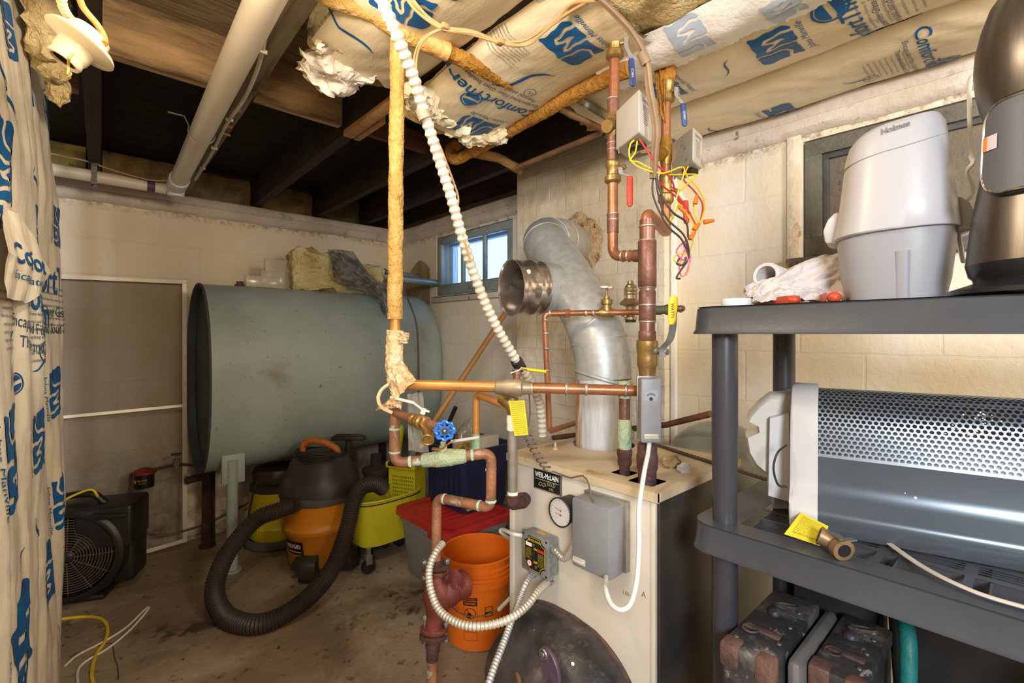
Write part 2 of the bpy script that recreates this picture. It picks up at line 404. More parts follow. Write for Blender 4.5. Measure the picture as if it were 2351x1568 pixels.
for k in range(3):
    b = MB(); ya = gy0+(gy1-gy0)*k/3+.010; yb = gy0+(gy1-gy0)*(k+1)/3-.010; b.box2((D2+.024, ya, WZ0+.082), (D2+.028, yb, WZ1-.056)); part('pane', b, mGlass, w)
b = MB(); frame_boxes(b, D2+.10, .04, WY0+.02, WY1-.02, WZ0+.02, WZ1-.01, .05, .06)
part('storm_frame', b, M('storm_white', S(226, 234, 244), rough=.5), w)
b = MB(); b.grid(lambda u, v: Vector((D2-.032+.034*1.0*v, WY0-.02+u*(WY1-WY0+.05), WZ0-.012+.01*v+.003*noise.noise(Vector((u*9, v*3, 0))))), 30, 3); b.box2((D2-.03, WY0-.02, WZ0-.05), (D2-.001, WY1+.03, WZ0-.014), .004); part('window_sill', b, mTRIM, w)
# ground level and a snow-bright light well outside the window
b = MB(); b.box2((D2+.2, WY0-.5, WZ0-.5), (D2+1.4, WY1+.5, WZ0-.1)); b.box2((D2+1.2, WY0-.6, WZ0-.1), (D2+1.3, WY1+.6, WZ1-.12)); struct('trim_5', b, M('snowy_light_well', S(222, 234, 248), S(180, 196, 214), 6, .8, bump=.4, bscale=9))
# ---- window 2: boarded, behind the appliances
w = bpy.data.objects.new('window_2', None); COL.objects.link(w); w['kind'] = 'structure'; ROOT['window_2'] = Matrix.Identity(4)
mWF2 = M('weathered_grey_frame', S(112, 110, 100), S(84, 80, 68), 6, .7, spots=[(S(190, 150, 84), 4, .60, .66), (S(56, 50, 42), 14, .6, .7)], bump=.4)
b = MB(); frame_boxes(b, D2+.004, .05, VY0+.005, VY1-.005, WZ0+.003, WZ1-.003, .055, .07); part('window_frame', b, mWF2, w)
b = MB(); frame_boxes(b, D2+.016, .03, VY0+.06, VY1-.06, WZ0+.073, WZ1-.058, .02); part('inner_frame', b, M('sash_dark_grey', S(84, 88, 86), S(62, 64, 60), 8, .6), w)
b = MB(); b.box2((D2+.03, VY0+.07, WZ0+.08), (D2+.04, VY1-.07, WZ1-.06)); part('board', b, M('dusty_board', S(122, 108, 88), S(96, 92, 88), 3, .75, bump=.4, spots=(S(70, 62, 50), 22, .6, .7)), w)
b = MB(); b.box2((D2-.012, VY1+.004, WZ0-.06), (D2+.02, VY1+.052, ZT0+.01), .004); part('casing', b, M('flaking_cream_casing', S(224, 214, 196), S(206, 190, 160), 8, .65, bump=.6, bscale=30, spots=(S(170, 130, 60), 9, .62, .68)), w)
b = MB(); b.box2((D2-.03, VY0, WZ0-.03), (D2+.03, VY1+.05, WZ0), .005); part('window_sill', b, mWF2, w)
# ---- joists
def joist(a, c, wdt=.045, z0=ZJ, z1=ZF-.001, mat=mWD, label='', name='ceiling_joist', grp='ceiling joists'):
    a = Vector((a[0], a[1], 0)); c = Vector((c[0], c[1], 0)); u = (c-a).normalized(); nn = Vector((-u.y, u.x, 0)); b = MB(); rings = []; n = max(2, int((c-a).length/.06))
    for i in range(n+1):
        p = a.lerp(c, i/n); k = .003*noise.noise(p*6)
        rings.append([p+nn*(wdt/2+k)+Vector((0, 0, z0+.003)), p+nn*(wdt/2+k)+Vector((0, 0, z1)), p-nn*(wdt/2-k)+Vector((0, 0, z1)), p-nn*(wdt/2-k)+Vector((0, 0, z0+.002)), p-nn*(wdt/2-.004)+Vector((0, 0, z0+k*.5)), p+nn*(wdt/2-.004)+Vector((0, 0, z0+k*.5))])
    b.loft(rings, smooth=False); return solo(name, b, mat, label, 'joist' if 'joist' in name else 'board', grp)
joist((.0, .6), (.10, 3.62), .05, label='dark joist end above the white pipe strap, nearest the wrapped insulation')
joist((.425, .3), (.505, 3.62), .05, mat=mGW, label='pale dusty ceiling joist running beside the thick white drain pipe')
joist((.845, .2), (.925, 3.62), .05, label='dark ceiling joist with wood scabs nailed under it, left of the wrapped vertical pipe')
joist((1.30, .2), (1.335, 3.62), .045, label='dark ceiling joist passing behind the wrapped vertical pipe')
joist((1.665, .2), (1.70, 3.62), .045, label='thin dark ceiling joist closest to the small window')
joist((.03, 1.96), (.425, 1.965), .045, z0=ZJ+.01, z1=ZF-.002, mat=mWL, label='blocking board with pale drip marks left of the white drain pipe', name='blocking_board', grp=None)
joist((.50, 1.965), (.83, 1.97), .045, z0=ZJ+.01, z1=ZF-.002, mat=mWL, label='half-lit blocking board right of the white drain pipe', name='blocking_board', grp=None)
joist((-.55, 2.35), (.02, 2.36), .04, z0=ZJ+.02, z1=ZJ+.11, mat=mWL, label='short light board behind the plastic-wrapped insulation at upper left', name='blocking_board', grp=None)
joist((.95, 2.02), (1.30, 2.03), .03, z0=ZJ+.03, z1=ZJ+.12, mat=M('red_brown_wood', S(104, 66, 42), S(70, 46, 34), 4, .75, stretch=(1, 5, 5)), label='thin reddish bridging strip between two dark joists behind the wrapped pipe', name='bridging_board', grp=None)
# scabs of newer wood under joist three
mNW = M('newer_pine', S(196, 150, 96), S(160, 118, 74), 3, .65, stretch=(1, 7, 7), bump=.2)
b = MB(); b.box2((.865, 1.48, ZJ-.005), (.895, 1.99, ZJ+.075), .002); b.box2((.84, 1.50, ZJ-.03), (.88, 1.96, ZJ-.004), .002); b.box2((.90, 1.75, ZJ-.02), (.925, 1.99, ZJ+.05), .002)
solo('wood_scab', b, mNW, 'raw pine strips nailed along the joist where the half-lit blocking meets it', 'board')
# pocket infill between joist ends
cols = [(S(206, 178, 84), S(120, 96, 60)), (S(190, 160, 96), S(90, 72, 56)), (S(160, 140, 110), S(96, 74, 50)), (S(150, 128, 70), S(70, 56, 44)), (S(120, 104, 60), S(60, 48, 38))]
segs = [(-.5, .06, 'behind the plastic-wrapped insulation edge'), (.13, .47, 'above the thin white pipe along the wall'), (.53, .895, 'right of where the two white pipes meet'), (.95, 1.305, 'between the two joist ends nearest the tank middle'), (1.36, 1.67, 'left of the wrapped vertical pipe at the ledge')]
for i, (a, c, lab) in enumerate(segs):
    b = MB(); b.grid(lambda u, v: Vector((a+(c-a)*u, D1+.045+.018*noise.noise(Vector((u*4+i, v*3, i))), ZT1+.003+(ZF-.01-ZT1)*v*(.85 if i > 1 else .97))), 14, 8)
    b.box2((a+.004, D1+.066, ZT1+.003), (c-.004, D1+.069, ZF-.02))
    solo('joist_pocket_insulation', b, M('pocket%d' % i, cols[i][0], cols[i][1], 6, .85, bump=.8, bscale=20, spots=(S(40, 32, 26), 7, .58, .66)), 'stained yellowish infill in the joist pocket '+lab, 'insulation', 'infill between joist ends')
# ---- chimney
CHX, CY0, CY1 = 1.95, 1.115, 2.075
b = MB()
def chf(u, v):
    y = CY0+(CY1-CY0)*u; z = 2.33*v; k = .006*noise.noise(Vector((y*5, z*6, 3)))+.0025*noise.noise(Vector((y*20, z*24, 1)))
    row = abs(((z/.075) % 1)-.5)*2; k += .0025*max(0, row-.8)*5
    return Vector((CHX-k, y, z))
b.grid(chf, 90, 200)
b.grid(lambda u, v: Vector((CHX+(D2-CHX)*u+.002, CY0, 2.33*v))if u > 0 else Vector((chf(0, v).x, CY0, 2.33*v)), 4, 200)
b.grid(lambda u, v: Vector((CHX+(D2-CHX)*u, CY1, 2.33*v))if u > 0 else Vector((chf(1, v).x, CY1, 2.33*v)), 4, 200)
b.box2((CHX+.02, CY0+.01, 0), (D2+.05, CY1-.01, 2.33))
solo('chimney', b, mCH, 'rough cream-painted brick chimney standing against the wall beside the small window', 'chimney')
# crack wire / conduit strip at the chimney's right edge
b = MB(); b.box2((D2-.028, CY0-.03, 0.02), (D2-.001, CY0-.004, ZT0-.02), .006)
solo('corner_strip', b, M('white_strip', S(224, 220, 212), rough=.5), 'narrow white vertical strip in the corner right of the chimney', 'trim')
# ================================================================ printed insulation facing
mFace = M('insulation_facing', S(236, 222, 192), S(226, 208, 170), 2.2, .36, spots=(S(196, 172, 124), 2.2, .62, .80), bump=.28, bscale=16, bdist=.015, stretch=(1, .35, 1))
mFaceL = M('insulation_facing_left', S(238, 230, 212), S(230, 216, 190), 2.5, .34, spots=(S(206, 188, 150), 3, .62, .80), bump=.30, bscale=18, bdist=.012, stretch=(1, 1, .45))
mInk = M('blue_ink', S(14, 98, 160), S(26, 82, 140), 8, .45)
mInkD = M('grey_blue_ink', S(60, 84, 118), rough=.5)
mWool = M('glass_wool', S(232, 212, 160), S(196, 168, 110), 9, .95, bump=1.0, bscale=60, bdist=.02, spots=(S(150, 122, 74), 7, .60, .72))
mWoolY = M('yellow_glass_wool', S(206, 172, 88), S(178, 138, 60), 8, .95, bump=1.0, bscale=70, bdist=.02, spots=(S(96, 76, 48), 6, .58, .68))
def dseg(px, py, a, b):
    vx, vy = b[0]-a[0], b[1]-a[1]; l = vx*vx+vy*vy; t = max(0, min(1, ((px-a[0])*vx+(py-a[1])*vy)/l)) if l else 0
    return sqrt((px-a[0]-vx*t)**2+(py-a[1]-vy*t)**2)
J_ = [(-.10, .5), (-.13, .05), (-.2, -.14), (-.33, -.2), (-.52, -.12)]
M_ = [(-.02, -.5), (.02, .16), (.10, .12), (.17, -.16), (.26, .16), (.33, .12), (.40, -.5)]
def logo_fn(x, y):
    wx = x+.02*sin(9*y)+.012*sin(23*y+x*7); wy = y+.03*sin(7*x)+.012*sin(19*x)
    r = .06; qx = abs(wx)-.5+r; qy = abs(wy)-.36+r
    d = r-(sqrt(max(qx, 0)**2+max(qy, 0)**2)+min(max(qx, qy), 0))
    for P in (J_, M_): d = min(d, min(dseg(wx, wy, a, b) for a, b in zip(P, P[1:]))-.032)
    return d
def swoosh_fn(x, y):
    c = .16*sin(3.2*x)+.05*sin(8*x); return .045*(1-abs(x)*1.9)-abs(y-c)
def badge_fn(x, y):
    r = sqrt(x*x+y*y); d = min(.5-r, max(r-.43, .38-r))
    if abs(y-.22*x) < .13 and r < .38: d = min(d, abs(y-.22*x)-.09 if abs(y-.22*x) < .13 else d)
    return d
def prt(b, mp, kind, c, size, ang=0, ka=1.0):
    """stamp one printed mark on a surface; mp(a,b) maps surface metres to 3-D"""
    ca, sa = cos(ang), sin(ang)
    g = lambda x, y: mp(c[0]+(ca*x-sa*y)*size*ka, c[1]+(sa*x+ca*y)*size)
    if kind == 'logo': b.mi = 1; b.implicit(logo_fn, -.56, .56, -.44, .44, 44, 34, g); b.text('Johns Manville', lambda x, y: g(x, y-.50), .17, 'CENTER', .35)
    if kind == 'logo_only': b.mi = 1; b.implicit(logo_fn, -.56, .56, -.44, .44, 44, 34, g)
    if kind == 'swoosh': b.mi = 1; b.implicit(swoosh_fn, -.5, .5, -.35, .35, 40, 24, g)
    if kind == 'comfort': b.mi = 1; b.text('ComfortTherm', g, .26, 'CENTER', .05, bold=.012); b.mi = 2; b.text('Encapsulated Fiber Glass Insulation', lambda x, y: g(x, y-.20), .095); b.text('Thermal and Sound Control', lambda x, y: g(x, y-.31), .095)
    if kind == 'badge': b.mi = 1; b.implicit(badge_fn, -.52, .52, -.52, .52, 30, 30, g)
    if kind == 'lines':
        b.mi = 2
        for k in range(8): b.text(['When installed properly and inspected', 'the R value depends on thickness of', 'insulation and the size of the space', 'follow directions on the package label', 'keep facing away from open flame', 'read the seller fact sheet on values', 'higher value means greater power', 'to insulate walls floors and attics'][k], lambda x, y: g(x, y+.35-.1*k), .062)
    if kind == 'ul': b.mi = 2; b.implicit(lambda x, y: min(.42-sqrt(x*x+y*y), max(sqrt(x*x+y*y)-.37, -1)), -.5, .5, -.5, .5, 22, 22, g); b.text('UL', lambda x, y: g(x-.03, y), .42)
def bay(name, x0, x1, y0, y1, zb, sag, marks, label, seed=0, endfn=None, extra=None, nx=22, flip=1):
    def surf(x, y):
        u = (x-x0)/(x1-x0); v = (y-y0)/(y1-y0)
        z = zb-sag*max(0, 1-abs(2*u-1)**2.6)
        z += .009*noise.noise(Vector((x*7+seed, y*4, seed)))+.0022*noise.noise(Vector((x*26+y*12, y*20-x*8, seed+5)))*min(1, 4*u, 4*(1-u))
        z += .004*sin((y*1.0+x*1.3)*58+5*noise.noise(Vector((x*3, y*3, seed))))*max(0, noise.noise(Vector((x*5, y*5, seed+9)))+.2)
        edge = abs(2*u-1)
        if edge > .9: z += (edge-.9)/.1*.02
        if endfn: z += endfn(u, v)
        return Vector((x, y, z))
    b = MB()
    def g(u, v):
        yy = y0+(y1-y0)*v
        if v > .999: yy += .03*noise.noise(Vector((u*6, seed, 2)))
        return surf(x0+(x1-x0)*u, yy)
    b.grid(g, nx, int((y1-y0)/.018))
    root = thing(name, label, 'insulation', ((x0+x1)/2, (y0+y1)/2, zb-sag))
    for (kind, px, py, size, ang) in marks:
        p = on(px, py, z=zb-sag*.8)
        prt(b, lambda a, bb, p=p: surf(p.x-flip*a, p.y+flip*bb)+Vector((0, 0, -.0022)), kind, (0, 0), size, ang)
    part('plastic_facing', b, [mFace, mInk, mInkD], root)
    b = MB()
    def w(u, v):
        x = x0+(x1-x0)*u; yy = y0+(y1-y0)*v; p = surf(x, min(yy, y1)); k = noise.noise(Vector((u*9, v*20, seed+3)))
        ext = .055*v**8*(1+.8*noise.noise(Vector((u*7, seed, 1)))); return Vector((x, yy+ext, p.z+.012+.01*k+(.05*v**30)))
    b.grid(w, 20, 60)
    # ragged end and body up to the floorboards
    b.grid(lambda u, v: Vector((x0+.004+(x1-x0-.008)*u, y1+.05*(1+.6*noise.noise(Vector((u*7, seed, 1))))+.02*noise.noise(Vector((u*14, v*9, seed)))-.03*v, surf(x0+(x1-x0)*u, y1).z+.012+(ZF-.012-surf(x0+(x1-x0)*u, y1).z)*v*.93)), 20, 10)
    part('glass_wool', b, mWool, root)
    if extra: extra(root, surf)
    return root
bay('ceiling_insulation_batt',   .525, .865, .25, 1.45, 2.135, .035,
    [('logo_only', 925, 8, .15, .3), ('swoosh', 800, 85, .17, -.4), ('logo', 1010, -60, .14, .2)], 'plastic-faced ceiling insulation left of the wrapped vertical pipe, bulging white end hanging down', 1)
bay('ceiling_insulation_batt', .872, 1.30, .72, 1.50, 2.125, .04,
    [('logo', 1312, 100, .155, 0), ('comfort', 1125, 212, .26, 0), ('badge', 1082, 208, .075, 0), ('logo', 1090, 268, .16, 0), ('swoosh', 1200, 175, .22, .6), ('ul', 1217, 203, .05, 0), ('lines', 1165, 120, .12, 0)],
    'plastic-faced ceiling insulation drooping between the yellow wrapped pipes, torn end showing wool', 3, endfn=lambda u, v: -.055*max(0, v-.45)/.55*(1-.5*u))
bay('ceiling_insulation_batt', 1.335, 1.668, -.15, 1.16, 2.13, .035,
    [('logo', 1782, 104, .15, 0), ('swoosh', 1668, 152, .10, -.8), ('comfort', 1965, 45, .24, 0), ('badge', 1905, 20, .085, 0), ('lines', 2045, 12, .17, 0), ('logo', 1530, 205, .13, 0), ('swoosh', 1590, 260, .1, .3)], 'long plastic-faced ceiling batt with blue print, second from the right wall', 5)
bay('ceiling_insulation_batt', 1.672, 2.008, -.45, 1.20, 2.135, .035,
    [('logo', 1792, 252, .125, 0), ('swoosh', 1966, 185, .09, .6), ('comfort', 2135, 125, .20, 0), ('badge', 2165, 140, .08, .3), ('lines', 2035, 150, .14, 0), ('ul', 2000, 178, .05, 0), ('logo', 1535, 330, .12, 0), ('swoosh', 1638, 300, .13, -.5)], 'long plastic-faced ceiling batt with blue print, running right along the ledge', 7, flip=-1)
# bare wool where the facing is torn away, and the torn flap
b = MB(); b.grid(lambda u, v: Vector((.89+.40*u, -.1+.86*v, 2.14-.03*sin(pi*u)+.016*noise.noise(Vector((u*5, v*8, 4)))+.006*noise.noise(Vector((u*20, v*40, 4))))), 30, 60)
b.grid(lambda u, v: Vector((.89+.40*u, .76+.01*v, 2.14-.03*sin(pi*u)+.15*v)), 20, 3)
solo('bare_wool_batt', b, mWool, 'bare yellowish glass wool showing above the long torn white flap', 'insulation')
b = MB()
def flap(u, v):
    y = .92-1.05*u; x = 1.17+.18*v+.006*noise.noise(Vector((u*8, v*3, 1)))
    z = 2.108-.026*sin(pi*min(1, v*1.1))+.004*noise.noise(Vector((u*14, v*5, 7)))-.020*v
    if v > .98: x += .012*noise.noise(Vector((u*70, 3, 1)))+.008*noise.noise(Vector((u*190, 3, 1)))+.02*(noise.noise(Vector((u*5, 1, 8))))
    return Vector((x, y, z))
b.grid(flap, 200, 14)
p0 = on(1590, 85, z=2.09)
for (px, py, s_) in ((1585, 82, .17), (1800, 10, .15)):
    p = on(px, py, z=2.09); prt(b, lambda a, bb, p=p: flap((.92-(p.y+bb))/1.05, (p.x-a-1.17)/.18)+Vector((0, 0, -.002)), 'logo_only', (0, 0), s_*.75, 0)
solo('torn_facing_flap', b, [M('torn_white_facing', S(240, 240, 236), S(228, 222, 208), 4, .35, bump=.3, bscale=22, bdist=.02), M('faded_blue_ink', S(176, 190, 206), rough=.5), mInkD], 'torn white facing flap with frayed edge and faded blue print hanging under the joist', 'insulation')
# crumpled white end of the left batt
b = MB()
def crump(u, v):
    x = .515+.20*u; y = 1.38+.15*v; f = noise.noise(Vector((u*3.2, v*3, 2))); r = noise.noise(Vector((u*9, v*8, 5)))
    return Vector((x+.02*r, y+.03*f, 2.095-.05*sin(pi*u)*v+.03*f+.022*abs(r)+.05*(1-v)*.3))
b.grid(crump, 46, 34)
b2 = MB(); b2.grid(lambda u, v: crump(u, v)+Vector((0, .012+.02*v, .016+.01*noise.noise(Vector((u*12, v*12, 1))))), 30, 20)
r_ = thing('crumpled_facing_end', 'crumpled white plastic end of insulation beside the pale joist and thick white pipe', 'insulation', (.6, 1.45, 2.05)); part('plastic', b, M('crumpled_white', S(240, 234, 224), S(222, 208, 186), 4, .35, bump=.6, bscale=24, bdist=.02), r_); part('glass_wool', b2, mWool, r_)
# hanging shreds at the droop
b = MB(); q = at(1205, 285, 1.98)
b.grid(lambda u, v: at(1218-40*v+24*u*(1-v)+6*sin(v*5), 222+100*v, 1.97+.03*sin(u*4+v*3)), 8, 26)
solo('facing_shred', b, mFace, 'pointed strip of plastic hanging off the drooping batt next to the yellow pipe', 'insulation')
b = MB(); random.seed(9)
for i in range(9):
    px_ = 950+i*25; py_ = (222, 243, 264, 286, 306, 318, 324, 326, 322)[i]; c = on(px_+random.uniform(-4, 4), py_-8, z=2.06); r = random.uniform(.034, .044)
    b.sph(c, r, 36, (1.35, 1.1, .75))
b.v = [v+Vector((N3(v, 60, 1), N3(v, 60, 4), N3(v, 60, 8)))*.014+Vector((N3(v, 17, 1), N3(v, 17, 4), N3(v, 17, 8)))*.024 for v in b.v]
solo('hanging_wool_tuft', b, M('cream_wool', S(244, 234, 206), S(226, 208, 168), 9, .95, bump=.6, bscale=60, bdist=.012), 'fluffy cream wool spilling out under the drooping plastic-faced batt', 'insulation', kind=None)
# ================================================================ wrapped partition at the far left
A0 = Vector((-.15, .90, 0)); A1 = Vector((-.022, 2.30, 0)); AU = (A1-A0).normalized(); AN = Vector((AU.y, -AU.x, 0)); AL = (A1-A0).length
def lsurf(s, z, o=0.0):
    s_ = s
    k = .030*noise.noise(Vector((s*3.1, z*.9, 2)))+.015*noise.noise(Vector((s*13, z*1.6, 5)))+.0035*noise.noise(Vector((s*22, z*6, 8)))+.0016*noise.noise(Vector((s*40, z*34, 8)))+.004*abs(noise.noise(Vector((s*9+z*3, z*7-s*4, 4))))
    k += -.055*max(0, (z-1.72)/.5)**1.0 if z > 1.72 else 0
    e = max(0, s-(AL-.05))/.05
    p = A0+AU*s_+AN*(k+o)+Vector((0, 0, z)); return p-AN*(.06*e*e)
def lhit(px, py):
    d = FW+RT*((px-CX)/F)+Vector((0, 0, (HY-py)/F)); n = AN; t = (A0-Vector((0, 0, 0))).dot(n)/d.dot(n)
    p = Vector((0, 0, ZC))+d*t; return ((p-A0).dot(AU), p.z)
b = MB(); b.grid(lambda u, v: lsurf(-.9+(AL+.9)*u, .0+2.22*v), 190, 170)
ZA = 0
def lpr(kind, px, py, size, ang=0, ka=1.9):
    s0, z0 = lhit(px, py)
    prt(b, lambda a, bb: lsurf(s0+a, z0+bb, .0018), kind, (0, 0), size, ang, ka)
root = thing('wrapped_partition', 'plastic-wrapped insulated partition with blue print filling the left edge of the view', 'partition', (-.1, 1.5, 0))
for (k, px, py, sz, an, ka) in (('logo', 112, 200, .115, -1.45, 1), ('logo', 138, 262, .12, -1.45, 1), ('swoosh', 35, 215, .2, -.8, 1), ('logo', 22, 372, .17, -1.6, 1), ('swoosh', 92, 405, .16, -.7, 1), ('logo_only', 8, 492, .07, 0, 1),
    ('logo', 97, 520, .12, -1.6, 1), ('logo', 137, 522, .13, -1.6, 1), ('lines', 25, 735, .17, 0, .9), ('comfort', 85, 690, .42, -.1, .9), ('lines', 82, 765, .2, 0, 1), ('ul', 82, 808, .07, 0, 1.3), ('comfort', 128, 645, .5, 0, 1), ('lines', 130, 710, .2, 0, 1.6),
    ('swoosh', 25, 825, .16, .9, 1.3), ('swoosh', 78, 835, .09, .1, 1.3), ('logo', 131, 900, .15, -1.4, 1), ('logo', 76, 1012, .15, -1.5, 1), ('logo', 14, 1050, .20, -1.5, 1.2), ('logo', 132, 1150, .16, -1.5, 1), ('swoosh', 76, 1230, .16, -1.2, 1),
    ('logo', 106, 1320, .17, -1.5, 1), ('swoosh', 30, 1325, .14, .5, 1), ('lines', 138, 1290, .2, -1.5, 1), ('logo', 30, 1490, .24, -1.2, 1.1), ('lines', 128, 1500, .22, -1.2, 1), ('badge', 40, 880, .05, 0, 1.4), ('logo', 60, 80, .13, -1.4, 1)):
    lpr(k, px, py, sz, an, ka)
part('plastic_facing', b, [mFaceL, mInk, mInkD], root)
# the loose label flap
b = MB(); s0, z0 = lhit(40, 610)
def fl(a, c): return lsurf(s0+a, z0+c, .012+.02*max(0, 1-abs(c)*8))
poly = lambda x, y: .075-abs(y-.01)*.8-max(0, x-.02)*.42-max(0, -x-.2)
b.implicit(poly, -.25, .20, -.11, .11, 44, 30, fl); b.mi = 1
b.text('Comfort', lambda x, y: fl(x*1.0-.02, y+.012)+AN*.002, .060, 'CENTER', width=.28, bold=.02); b.text('Encapsulated', lambda x, y: fl(x-.03, y-.032)+AN*.002, .024, 'CENTER', width=.26)
part('label_flap', b, [mFaceL, mInk], root, 'loose white flap reading Comfort')
b = MB(); b.grid(lambda u, v: lsurf(-.9+(AL+.87)*u, 2.2*v)-AN*(.02+.012*noise.noise(Vector((u*20, v*30, 1)))), 60, 60)
b.grid(lambda u, v: lsurf(AL-.03, 2.2*v)-AN*(.11*u+.01)+AU*(.015*noise.noise(Vector((u*5, v*30, 1)))), 6, 60)
part('glass_wool', b, mWool, root)
b = MB()
for i in range(5): b.box2(A0+AU*(.2+i*.4)-AN*.10+Vector((-.04, 0, 0)), A0+AU*(.24+i*.4)-AN*.14+Vector((-.04, 0, 2.2)))
part('stud', b, mNW, root)
# wool poking out of the top edge
b = MB(); random.seed(3)
for (px, py, r, t) in ((122, 90, .055, 1.34), (128, 150, .05, 1.38), (140, 205, .035, 1.42), (118, 30, .06, 1.32), (133, 120, .035, 1.36)):
    b.sph(at(px-8, py, t), r, 22, (.8, .7, 1.2))
b.v = [v+Vector((N3(v, 55, 1), N3(v, 55, 4), N3(v, 55, 8)))*.014+Vector((N3(v, 15, 1), N3(v, 15, 4), N3(v, 15, 8)))*.02 for v in b.v]
solo('edge_wool', b, mWool, 'ragged glass wool poking out beside the porcelain lamp holder', 'insulation')
# ================================================================ pipes
mCu = M('copper', S(184, 122, 82), S(140, 92, 64), 9, .36, metal=.5, spots=[(S(92, 62, 50), 10, .60, .72), (S(214, 150, 92), 5, .6, .75)], bump=.08, rvar=.1)
mCuY = M('varnished_copper', S(206, 146, 76), S(178, 118, 62), 9, .36, metal=.4, spots=(S(130, 78, 40), 14, .62, .75))
mCuD = M('dark_copper', S(140, 96, 76), S(100, 72, 64), 12, .42, metal=.4, spots=[(S(96, 150, 136), 18, .62, .7), (S(60, 44, 42), 7, .56, .7)], bump=.2)
mCuP = M('patina_copper', S(172, 118, 84), S(126, 86, 62), 12, .5, metal=.25, spots=[(S(164, 190, 168), 17, .58, .66), (S(214, 206, 184), 26, .66, .72)], bump=.3)
mVerd = M('verdigris_valve', S(150, 178, 152), S(186, 186, 140), 16, .8, metal=.1, spots=[(S(196, 150, 60), 22, .58, .64), (S(96, 120, 108), 12, .6, .7)], bump=1, bscale=60)
mBr = M('brass', S(176, 142, 84), S(142, 116, 72), 12, .4, metal=.7, spots=(S(110, 92, 66), 16, .58, .7), bump=.1)
mSol = M('solder', S(196, 186, 170), S(150, 134, 118), 30, .4, metal=.7)
mIron = M('rusty_iron', S(94, 62, 52), S(64, 44, 40), 20, .8, metal=.2, bump=.8, bscale=90, spots=(S(132, 96, 80), 26, .6, .7))
mGalv = M('galvanised', S(176, 174, 166), S(150, 148, 142), 18, .38, metal=.75, spots=(S(132, 108, 84), 9, .66, .76))
mCond = M('flex_conduit_metal', S(216, 206, 190), S(188, 176, 158), 20, .34, metal=.6)
mCondW = M('white_flex_conduit', S(210, 202, 188), S(186, 174, 152), 14, .5)
mBlk = M('black_rubber', S(30, 29, 29), S(42, 40, 38), 12, .5)
mRedG = M('red_grip', S(206, 62, 34), S(176, 50, 30), 12, .45)
mYelG = M('yellow_grip', S(236, 206, 36), S(214, 182, 30), 12, .4)
mBluG = M('blue_grip', S(52, 76, 138), S(42, 60, 112), 14, .45)
mSteel = M('steel', S(172, 170, 166), S(132, 128, 122), 14, .35, metal=.85)
mWrap = M('yellow_wrap', S(212, 174, 104), S(194, 146, 74), 10, .55, bump=1.0, bscale=45, bdist=.02, spots=[(S(232, 204, 150), 13, .56, .7), (S(128, 84, 36), 9, .66, .74)])
mWrapD = M('golden_wool_wrap', S(198, 142, 52), S(160, 106, 34), 11, .8, bump=1.0, bscale=60, bdist=.02, spots=(S(110, 72, 28), 10, .60, .7))
mTapeW = M('frayed_white_wrap', S(232, 206, 168), S(214, 176, 126), 14, .45, bump=.8, bscale=40, bdist=.015, spots=(S(196, 140, 84), 9, .6, .7))
mCable = M('tan_cable', S(188, 150, 100), S(160, 124, 80), 10, .55)
mCableW = M('white_cable', S(228, 222, 208), S(210, 200, 180), 10, .5)
mCableG = M('grey_cable', S(112, 96, 84), S(84, 72, 66), 10, .55)
mPVC = M('pvc', S(236, 228, 212), S(226, 214, 190), 2.2, .38, spots=(S(196, 176, 144), 3, .64, .8))
def P(L): return [at(*q) for q in L]
def ring(b, p, ax, r, w=.004, h=.0025):
    a = Vector(ax).normalized(); p = Vector(p); b.tube([p-a*w, p-a*w*.4, p+a*w*.4, p+a*w], [r, r+h, r+h, r], 18, caps=False)
def sleeve(b, p0, p1, r, lip=.0012): # coupling
    p0, p1 = Vector(p0), Vector(p1); d = (p1-p0).normalized(); b.tube([p0, p0+d*.002, p1-d*.002, p1], [r, r+lip, r+lip, r], 20)
def rib(b, pts, r, pitch=.0075, amp=.16, n=12, per=5):
    q = resample(smooth_path(pts, 24), pitch/per); rr = [r*(1+amp*(.5+.5*sin(2*pi*i/per))-amp*.5) for i in range(len(q))]; b.tube(q, rr, n)
def cord(b, pts, r, n=8, k=10): b.tube(smooth_path(pts, k), r, n)
def hexn(b, p, ax, r, h): b.add([], []); x, y, a = fr(ax); b.prism([(cos(k*pi/3)*r, sin(k*pi/3)*r) for k in range(6)], h, MX(Vector(p)-a*h/2, x, y, a), bev=.001)
# ---- white drain pipes
b = MB(); A = Vector((.335, .95, 2.098)); B_ = Vector((.425, 3.17, 2.098)); b.tube([A, B_], .041, 32); root = thing('drain_pipe', 'thick white plastic drain pipe running diagonally below the joists', 'pipe', tuple(B_))
part('pipe', b, mPVC, root)
b = MB(); d = (B_-A).normalized(); sleeve(b, B_-d*.13, B_-d*.02, .046); b.tube([B_-d*.03, B_+d*.04, B_+d*.055+Vector((0, 0, -.01)), B_+d*.06+Vector((0, 0, -.05))], [.046, .046, .044, .04], 28); part('elbow', b, M('pvc_fitting', S(222, 228, 234), rough=.4), root)
b = MB(); c = A.lerp(B_, .60)
hk = [c+RT*.0+Vector((-.06, 0, .05))]+[c+Vector((cos(a)*.047, 0, sin(a)*.047)) for a in [pi*.9+k*pi*1.2/10 for k in range(11)]]+[c+Vector((.06, 0, .05))]
cord(b, hk, .0025, 6, 3); b.box(tuple(c+Vector((-.085, .02, .055))), (.05, .012, .002), R(0, 'Z')); part('hanger_wire', b, mGalv, root)
b = MB(); b.tube([Vector((-.6, 3.25, 2.09)), Vector((.385, 3.25, 2.085))], .03, 28); root = thing('drain_pipe', 'thinner white plastic pipe running level along the back wall ledge', 'pipe', (0, 3.25, 2.08)); part('pipe', b, mPVC, root)
